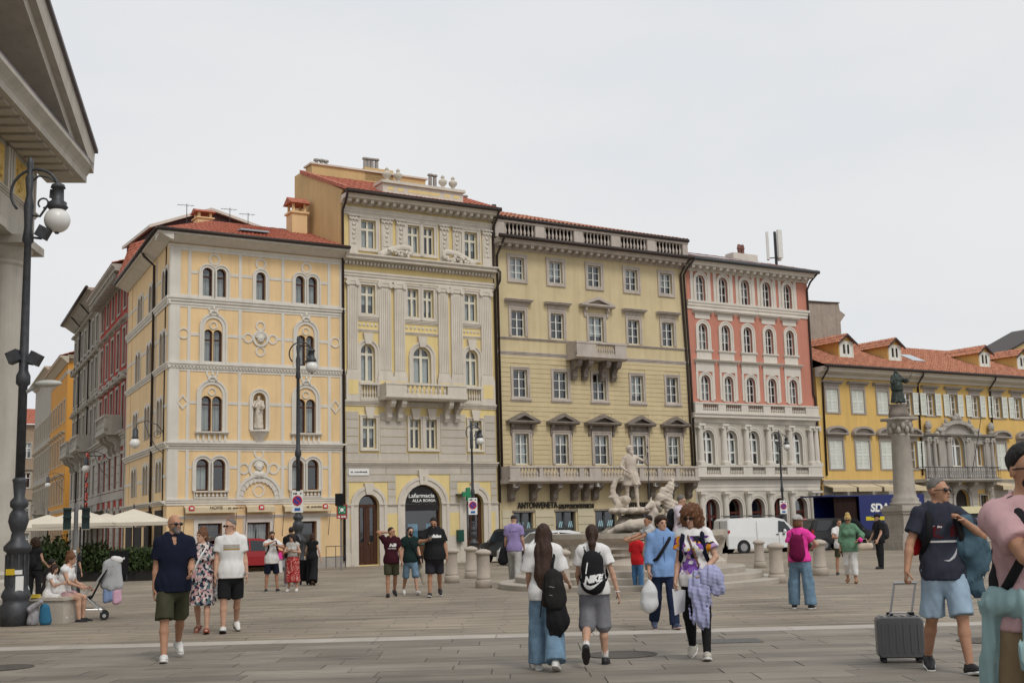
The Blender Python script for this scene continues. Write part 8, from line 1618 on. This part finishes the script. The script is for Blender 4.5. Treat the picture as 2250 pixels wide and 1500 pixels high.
o=worn('crossbody_bag','brown leather crossbody strap over the flower print tee','bag',p);MB().tube([J['sp'](.55,.0)+[-.07,0,.012],J['sp'](.46,-.13)+[-.045,0,0],J['sp'](.33,-.165)+[.0,0,0],J['sp'](.12,-.15)+[.07,0,0],J['sp'](.0,-.15)+[.12,0,0]],.012,6).build('strap',plain('leather_brown',(.12,.05,.035),.5),o)
o=worn('puffer_jacket','quilted pale lavender jacket over the arm of the curly woman','jacket',p);q=J['wrL'];mb=MB()
def quilt(S,f=70):
 q_=folds(.016,34,3,.6);S.noise=lambda P:q_(P)+((1-abs(np.sin((P[...,2]+P[...,0]*.25)*f)))**4*.008).astype(np.float32)
S=SDF();S.ell(q+[.09,-.02,-.08],(.13,.11,.14),.05);S.ell(q+[.14,-.01,-.2],(.09,.085,.07),.04);S.ell(q+[.0,-.05,-.1],(.07,.07,.1),.04);quilt(S);link('bundle',np_mesh('bundle',*S.mesh(.0115),lav),o);S=SDF();S.chain([q+[.0,-.07,-.06],q+[-.03,-.09,-.26],q+[-.045,-.08,-.50],q+[-.04,-.07,-.58]],[.08,.095,.075,.03],.03,n=X1,q=.35);S.chain([q+[-.05,-.07,-.05],q+[-.10,-.08,-.24]],[.05,.045],.03,n=X1,q=.5);quilt(S,62);link('sleeve',np_mesh('sleeve',*S.mesh(.0115),lav),o)
o=worn('paper_sheets','pale sheets of paper in the hand of the curly woman','paper',p);q=Vector(J['wrR']+J['hdR']*.1);MB().hexa([q+Vector(v)for v in((.0,-.06,-.30),(.10,.03,-.26),(.103,.03,-.26),(.003,-.06,-.30),(-.02,-.05,-.0),(.12,.04,-.02),(.123,.04,-.02),(-.017,-.05,0))]).build('sheet',plain('paper',(.6,.59,.62),.8),o)
# --- right side
p=person('woman in hot pink tee, wide jeans and cap seen from behind',1764,1337,1131,168,STAND(abdL=7,abdR=7,hipL=4,hipR=-4,yaw=-35,armL=(0,10,12),armR=('ik',(-.2,-.25,1.1),(-1,.4,-.5))),fem=True,fat=1.08,skin=LIGHT,hair=('bob','auburn'),top=dict(m=pinkh,sl=.62,flare=.02,low=-.05),bot=dict(k='pants',m=denim,g=.03,flare=.03),shoes=(bsh,));backpack(p,'magenta backpack on the woman in hot pink',magenta,w=.15,h=.42,z=.24,mstrap=magenta)
Hh,R=p['J']['head'],p['J']['Rh'];hh=lambda*q:Hh+R@np.array(q);o=worn('cap','pale mesh baseball cap with pink visor','cap',p);S=SDF();S.ell(hh(0,.018,.055),(.094,.115,.088),.02,R);S.clip(hh(0,0,.03),R@np.array([0,.1,-1.]));link('crown',np_mesh('crown',*S.mesh(.012),C('cap_grey',(.46,.44,.42),.35)),o);S=SDF();S.ell(hh(0,-.13,.045),(.075,.09,.012),.01,R);link('visor',np_mesh('visor',*S.mesh(.008),C('visor_pink',(.66,.26,.26))),o)
p=person('blond woman in green blouse and white cropped trousers',1872,1281,1128,-4,W_(1,.5,pitch=18,armL=('ik',(.24,-.20,1.06),(1,.5,-.4)),armR=(0,12,10)),fem=True,fat=1.08,skin=TAN,hair=('bun','blond'),glasses=1,top=dict(m=green,sl=1.5,low=-.14,flare=.02,g=.022),bot=dict(k='pants',m=white,len=1.72,g=.012),shoes=(tansh,None,'sandal'))
o=worn('handbag','cream handbag on the arm of the woman in green','handbag',p);q=p['J']['wrL'];S=SDF();S.cone(q+[.08,-.02,-.17],q+[.26,-.02,-.15],.10,.10,.04,n=X1,q=.6);S.clip(q+[0,0,-.08],(0,0,1));S.noise=folds(.004,30,2,1);link('bag',np_mesh('bag',*S.mesh(.014),C('cream',(.60,.50,.40))),o);MB().tube([q+[.08,-.02,-.1],q+[.1,-.02,.02],q+[.2,-.02,.03],q+[.24,-.02,-.1]],.01,6).build('handle',C('cream',(.6,.5,.4)),o);MB().ball(Vector(q+[.06,-.06,.0]),(.06,.04,.06),8,6).build('scarf',pinkh,o,True)
p=person('person in white tee and shorts standing beyond the woman in green',1851,1263,1140,20,STAND(armR=('ik',(-.1,-.3,1.15),(-1,.3,-.6)),armL=('ik',(.05,-.3,1.15),(1,.3,-.6))),skin=TAN,hair=('short','brown'),top=dict(m=white,sl=.6,low=-.1),bot=dict(k='shorts',m=olive,len=.8),shoes=(bsh,))
p=person('man in black with black cap and grey sleeve, facing the lorry',1936,1249,1128,-62,STAND(abdL=7,hipL=6,hipR=-6,armR=(12,10,20),armL=(8,8,25),pitch=8),skin=LIGHT,hair=('short','dark'),top=dict(m=black,sl=.6,low=-.12,g=.03),bot=dict(k='pants',m=black,g=.02),shoes=(bsh,dsole));backpack(p,'dark backpack on the man in black',dgrey,w=.17,d=.17)
Hh,R=p['J']['head'],p['J']['Rh'];o=worn('baseball_cap','black baseball cap on the man in black','cap',p);S=SDF();S.ell(hh(0,.014,.045),(.088,.108,.088),.02,R);S.clip(hh(0,0,.03),R@np.array([0,0,-1.]));link('crown',np_mesh('crown',*S.mesh(.014),black),o);S=SDF();S.ell(hh(0,-.13,.04),(.07,.08,.012),.01,R);link('visor',np_mesh('visor',*S.mesh(.01),black),o)
p=person('man in dark tee, light denim shorts and sunglasses pulling a suitcase',2090,1478,1047,16,W_(1,.75,yaw=42,armR=('ik',(-.37,-.10,.84),(-.6,.6,.0)),armL=('ik',(.16,-.18,1.33),(1,.4,-.8)),gripR=True,gripL=True,hipR=-12,kneeR=16,footR=14),skin=TAN,hair=('crew','grey'),glasses=1,top=dict(m=navt,sl=.62,low=-.10,flare=.012),bot=dict(k='shorts',m=ldenim,len=.95,flare=.035,g=.02),shoes=(bsh,M_SOLE));J=p['J'];z=J['sp'](.24)[2];V_,F_=p['top']
on_cloth('chest_band',flat_mesh(sq,20),V_,F_,C('print_white',(.6,.6,.6)),p['top_o'],-.13,.13,z,z+.018);on_cloth('print_red',scrawl(SGN,5),V_,F_,C('print_red',(.10,.014,.02)),p['top_o'],-.10,.13,z+.04,z+.17);on_cloth('lettering',scrawl(SGN,6),V_,F_,C('print_white',(.6,.6,.6)),p['top_o'],-.11,-.02,z+.13,z+.155);on_cloth('feather_print',flat_mesh([(0,0),(.35,.05),(.6,.3),(.8,.6),(1,1),(.92,.5),(.75,.2),(.5,.0),(.3,-.1)],3),V_,F_,C('print_grey',(.4,.4,.42)),p['top_o'],-.03,.11,z-.17,z-.05)
o=worn('backpack','black backpack worn by the man with the suitcase','backpack',p)
for s in(1,-1):MB().tube([J['sp'](.54,.08)+[s*.1,0,0],J['sp'](.555,-.01)+[s*.11,0,.018],J['sp'](.46,-.135)+[s*.125,0,0],J['sp'](.3,-.14)+[s*.145,0,0],J['sp'](.14,.0)+[s*.18,0,0]],.028,8,flat=.4).build('strap',black,o,True)
S=SDF();S.cone(J['sp'](.1,.2),J['sp'](.42,.19),.155,.13,.05,n=X1,q=.7);link('bag',np_mesh('bag',*S.mesh(.016),black),o);S=SDF();S.cone(J['sp'](.18,.12)+[-.21,0,0],J['sp'](.3,.12)+[-.2,0,0],.06,.055,.03);link('side_pouch',np_mesh('side_pouch',*S.mesh(.014),red),o)
o=worn('denim_jacket','blue denim jacket hanging from the shoulder of the suitcase man','jacket',p);S=SDF();S.chain([J['sp'](.42,-.1)+[.2,0,0],J['sp'](.2,-.08)+[.25,0,0],J['sp'](-.16,-.04)+[.27,0,0]],[.05,.11,.07],.03,n=X1,q=.5);S.chain([J['sp'](.3,-.02)+[.3,0,0],J['sp'](.1,-.02)+[.37,0,0],J['sp'](.02,-.02)+[.36,0,0]],[.06,.05,.045],.02,n=X1,q=.6);S.noise=folds(.016,40,4,.35);link('cloth',np_mesh('cloth',*S.mesh(.0125),C('jacket_denim',(.065,.115,.15),.25)),o)
# suitcase standing beside him
gs=G(1981,1456);SC_=mat('suitcase_grey',(.12,.12,.125),.35,.08,3,.05,40);o=empty('suitcase','grey hard shell cabin suitcase with extended handle','suitcase',gs,rad(-10));hS=top_of(gs,1352);wS=98*gs.y/F_PX/2
S=SDF();S.chain([(-wS+.08,0,.14),(wS-.08,0,.14)],[.085,.085],.03,n=X1,q=1.3)
mb=MB();n_=7;prof=[]
def rbox(mb,x0,x1,y0,y1,z0,z1,r=.05,n=4):
 pts=[]
 for cx_,cz_,a0 in((x1-r,z0+r,-math.pi/2),(x1-r,z1-r,0),(x0+r,z1-r,math.pi/2),(x0+r,z0+r,math.pi)):pts+=[(cx_+r*math.cos(a0+math.pi/2*k/n),cz_+r*math.sin(a0+math.pi/2*k/n))for k in range(n+1)]
 c_=((x0+x1)/2,(z0+z1)/2);rings=[(y0,.93),(y0+.025,.985),(y0+.05,1),(y1-.05,1),(y1-.025,.985),(y1,.93)];vs=[];m_=len(pts)
 for y_,s_ in rings:vs+=[(c_[0]+(x-c_[0])*s_,y_,c_[1]+(z-c_[1])*s_)for x,z in pts]
 return mb.add(vs,[(i*m_+k,i*m_+(k+1)%m_,(i+1)*m_+(k+1)%m_,(i+1)*m_+k)for i in range(len(rings)-1)for k in range(m_)]+[tuple(range(m_-1,-1,-1)),tuple(range((len(rings)-1)*m_,len(rings)*m_))])
rbox(MB(),-wS,wS,-.13,.13,.06,hS).build('shell',SC_,o,False)
for k in range(6):x=-wS+.06+(2*wS-.12)*k/5;MB().box(x-.012,x+.012,-.138,-.125,.12,hS-.07).build('rib',SC_,o);MB().box(x-.012,x+.012,-.10,.10,hS-.004,hS+.006).build('rib',SC_,o)
for x in(-wS+.06,wS-.06):
 for y in(-.09,.09):MB().tube([(x-.02,y,.03),(x+.02,y,.03)],.03,12).build('wheel',TYR,o);MB().box(x-.025,x+.025,y-.02,y+.02,.03,.08).build('wheel_housing',M_BLK,o)
hd=worn;hw_=wS*.45;htop=top_of(gs,1281);GM=plain('grey_metal_rod',(.3,.3,.31),.35,.6)
for x in(-hw_,hw_):MB().tube([(x+.03,.07,hS-.02),(x+.10,.07,htop)],.011,8).build('handle_rod',GM,o);MB().box(x,x+.06,.03,.11,hS-.01,hS+.03).build('handle_socket',M_BLK,o)
MB().tube([(-hw_+.09,.07,htop),(hw_+.11,.07,htop)],.015,8).build('grip',GM,o);MB().tube([(-.1,-.02,hS),(-.08,-.02,hS+.03),(.08,-.02,hS+.03),(.1,-.02,hS)],.01,6).build('top_handle',GM,o)
# man at the right edge
gm=Vector(((2242-1125)/F_PX*5.9,5.9,gz(5.9)));p=person('dark haired man in dusty pink tee holding a phone to his mouth',0,0,972,32,STAND(yaw=0,pitch=2,armR=('ik',(-.06,-.27,1.43),(-.45,.0,-1)),armL=(6,8,20),gripR=False,curlR=.9),g=gm,skin=TAN,hair=('short','black'),glasses=1,beard='black',top=dict(m=lpink,sl=.66,low=-.03,flare=.004,g=.008,fold=.014,ff=32),bot=dict(k='pants',m=khaki,g=.022),shoes=(wsh,),vox=.0115);J=p['J']
o=worn('mint_sweater','mint sweater tied round the waist of the man with the phone','sweater',p);S=SDF()
for a in np.linspace(0,6.28,15)[:-1]:b=a+.45;S.cone(J['sp'](.1)+[.2*math.cos(a),.155*math.sin(a),.0],J['sp'](.1)+[.19*math.cos(b),.15*math.sin(b),0],.042,.042,.03)
S.chain([J['sp'](.09,-.15)+[-.08,0,0],J['sp'](-.1,-.16)+[-.13,0,0],J['sp'](-.27,-.14)+[-.16,0,0]],[.045,.05,.03],.03,n=X1,q=.4);S.chain([J['sp'](.08,.04)+[-.18,0,0],J['sp'](-.3,.1)+[-.2,0,0]],[.06,.045],.04,n=X1,q=.7);S.noise=folds(.016,36,3,.35);link('knit',np_mesh('knit',*S.mesh(.013),mint),o)
backpack(p,'black backpack on the man with the phone',black,w=.12,h=.42,z=.2,y=.18,d=.1);o=worn('mobile_phone','white phone held up by the man in dusty pink','phone',p);q=Vector(J['wrR']+J['hdR']*.11);MB().box(-.036,.036,-.005,.005,-.075,.075).xf(Matrix.Translation(q+Vector((.02,-.02,.03)))@Matrix.Rotation(1.25,4,'X')@Matrix.Rotation(.4,4,'Z')).build('case',plain('phone_white',(.6,.6,.6),.3),o)
for k_ in range(3):MB().tube([Vector(J['wrR'])-Vector(J['hdR'])*(.01+.022*k_)+Vector((.033*math.cos(a),.02*math.sin(a),.033*math.sin(a)))for a in np.linspace(0,6.3,12)],.007,5).build('bracelet',[pinkh,SGN,C('cream',(.6,.5,.4))][k_],p['root'])
# --- family at the left by the big lamp
gb=G(106,1367);o=empty('stone_bench','pale stone block bench beside the big lamp','bench',gb,rad(-8));BN=mat('bench_stone',(.50,.45,.38),.85,.1,3,.2);MB().box(-.46,.46,-.3,.35,-.03,.42).build('block',BN,o);MB().box(-.5,.5,-.33,.38,.42,.48).build('seat_slab',BN,o)
kb=gb.y/F_PX
def seated(label,px,dy,head,P,**k):g_=Vector(((px-1125)/F_PX*(gb.y+dy),gb.y+dy,gz(gb.y+dy)));return person(label,0,0,0,head,dict(dict(hipL=82,hipR=80,kneeL=84,kneeR=78,seat=.55,fixscale=k.pop('sc',.95)),**P),g=g_,H=1.3,**k)
p=seated('woman in white tank top seated on the bench by the pushchair',140,.1,62,dict(lean=14,yaw=6,armL=(18,10,48),armR=(24,8,50)),fem=True,fat=1.08,skin=LIGHT,hair=('bun','auburn'),top=dict(m=white,sl=0,g=.01,hem=-.02),bot=dict(k='shorts',m=lpink,len=.6),shoes=(dgrey,dsole))
p=seated('little girl in white dress eating on the bench',112,-.05,58,dict(lean=10,armL=(35,6,70,.2),armR=(35,6,70,.2),pitch=8,seat=.70),fem=True,skin=LIGHT,hair=('long','brown'),top=dict(m=white,sl=.3,low=-.05),bot=dict(k='shorts',m=white,len=.8,flare=.04,name='dress_skirt'),shoes=(wsh,),sc=.72)
p=person('curly dark haired woman in black top standing behind the bench',74,1326,1180,158,STAND(armR=(8,12,50),armL=(4,10,20)),fem=True,skin=LIGHT,hair=('curly','brown'),top=dict(m=black,sl=0,g=.012,low=-.04),bot=dict(k='pants',m=black,g=.008),shoes=(bsh,dsole));o=worn('shoulder_bag','black shoulder bag on the woman behind the bench','bag',p);S=SDF();S.cone(p['J']['sp'](.16,.16)+[.02,0,0],p['J']['sp'](.3,.15)+[.02,0,0],.15,.10,.04,n=X1,q=.5);link('bag',np_mesh('bag',*S.mesh(.018),black),o);MB().tube([p['J']['sp'](.38,.14),p['J']['sp'](.55,.06)+[-.1,0,.01],p['J']['sp'](.4,-.1)+[-.12,0,0]],.012,6).build('strap',black,o)
p=person('woman with big curly blond hair standing behind the seated family',163,1318,1199,150,STAND(armL=('ik',(.2,-.2,1.35),(1,.2,-.5))),fem=True,skin=LIGHT,hair=('curly','curlyblond'),top=dict(m=dgrey,sl=.5,low=-.05),bot=dict(k='pants',m=dgrey),shoes=(bsh,))
p=seated('dark haired child seated behind the little girl',108,.45,120,dict(lean=8,seat=.72),skin=TAN,hair=('short','black'),top=dict(m=dgrey,sl=.5),bot=dict(k='shorts',m=dgrey),shoes=(bsh,),sc=.76)
# pushchair hung with clothes
gp_=G(188,1362);o=empty('pushchair','light buggy hung with grey and pastel clothes','pushchair',gp_,rad(-72));STL=plain('buggy_steel',(.5,.5,.5),.35,.7)
for s in(-.2,.2):
 MB().tube([(s,-.42,.1),(s,.12,.62),(s,.38,1.0),(s,.5,1.02)],.014,7).build('frame',STL,o);MB().tube([(s,.34,.1),(s,-.1,.55)],.012,7).build('leg',STL,o);MB().tube([(s,-.3,.22),(s,.3,.2)],.010,6).build('stretcher',STL,o)
 for y in(-.42,.34):
  for d in(-.035,.035):t_=MB().tube([(s+d-.014,y,.085),(s+d+.014,y,.085)],.085,16).build('wheel',TYR,o);MB().tube([(s+d-.016,y,.085),(s+d+.016,y,.085)],.035,10).build('hub',STL,t_)
MB().tube([(-.2,.34,.2),(.2,-.05,.5)],.009,5).build('cross_brace',STL,o);MB().tube([(.2,.34,.2),(-.2,-.05,.5)],.009,5).build('cross_brace',STL,o)
MB().hexa([(-.18,-.3,.36),(.18,-.3,.36),(.18,.1,.40),(-.18,.1,.40),(-.18,-.3,.40),(.18,-.3,.40),(.18,.12,.46),(-.18,.12,.46)]).build('seat',black,o);MB().hexa([(-.18,.08,.42),(.18,.08,.42),(.18,.12,.42),(-.18,.12,.42),(-.18,.34,.95),(.18,.34,.95),(.18,.38,.95),(-.18,.38,.95)]).build('backrest',black,o)
o2=empty('hung_clothes','grey hoodie and pastel clothes draped over the buggy handles','clothes',M=o.matrix_world.copy())
for k_,(cs,r_,m_,nm)in enumerate((([[(0,.36,1.05),(0,.34,.66)],[(0,.46,1.08),(0,.46,.6)],[(0,.56,1.04),(0,.57,.64)]],.085,C('hoodie_grey',(.40,.41,.42)),'hoodie'),([[(0,.58,.66),(.0,.60,.36)],[(.03,.52,.5),(.03,.53,.32)]],.05,C('pastel_pink',(.58,.36,.46)),'pink_top'),([[(0,.36,.64),(0,.36,.36)],[(0,.46,.62),(0,.47,.4)]],.055,C('pastel_blue',(.22,.30,.48)),'blue_trousers'),([[(.02,.48,1.15),(.02,.6,1.12)]],.055,white,'white_cloth'))):
 S=SDF()
 for c_ in cs:S.chain(c_,[r_*.8,r_],.05,n=(1,0,0),q=.8)
 S.noise=folds(.010,34,k_,.3);link(nm,np_mesh(nm,*S.mesh(.016),m_),o2)
gq=G(92,1373);o=empty('cooler_bag','blue and grey cool bag standing against the bench','bag',gq,rad(15));S=SDF();S.cone((.06,0,.08),(.04,0,.30),.11,.09,.04,n=X1,q=.7);S.clip((0,0,.01),(0,0,-1));link('blue_bag',np_mesh('blue_bag',*S.mesh(.014),C('teal_blue',(.035,.14,.24))),o);S=SDF();S.cone((-.16,0,.08),(-.12,0,.34),.10,.06,.04,n=X1,q=.7);S.cone((-.2,-.05,.3),(-.02,-.08,.42),.05,.04,.04);S.noise=folds(.012,40,1,1);S.clip((0,0,.01),(0,0,-1));link('grey_bag',np_mesh('grey_bag',*S.mesh(.014),C('bag_grey',(.32,.31,.33),.3)),o)
g_=gb+Vector((-.3,-.28,.48));o=empty('water_bottle','clear plastic water bottle standing on the stone bench','bottle',g_);MB().lathe([(.035,0),(.037,.02),(.037,.17),(.015,.22),(.015,.24)],n=14).build('bottle',mat('bottle_pale',(.5,.58,.6),.15,.05,4,0),o,True);MB().lathe([(.017,.24),(.017,.265)],n=10).build('bottle_cap',SGN,o);g_=gb+Vector((-.14,-.28,.48));o=empty('yellow_box','small yellow snack box on the stone bench','box',g_);MB().box(-.07,.07,-.05,.05,0,.05).build('tub',plain('box_yellow',(.7,.5,.05)),o);MB().box(-.074,.074,-.054,.054,.05,.06).build('lid',plain('box_yellow',(.7,.5,.05)),o)
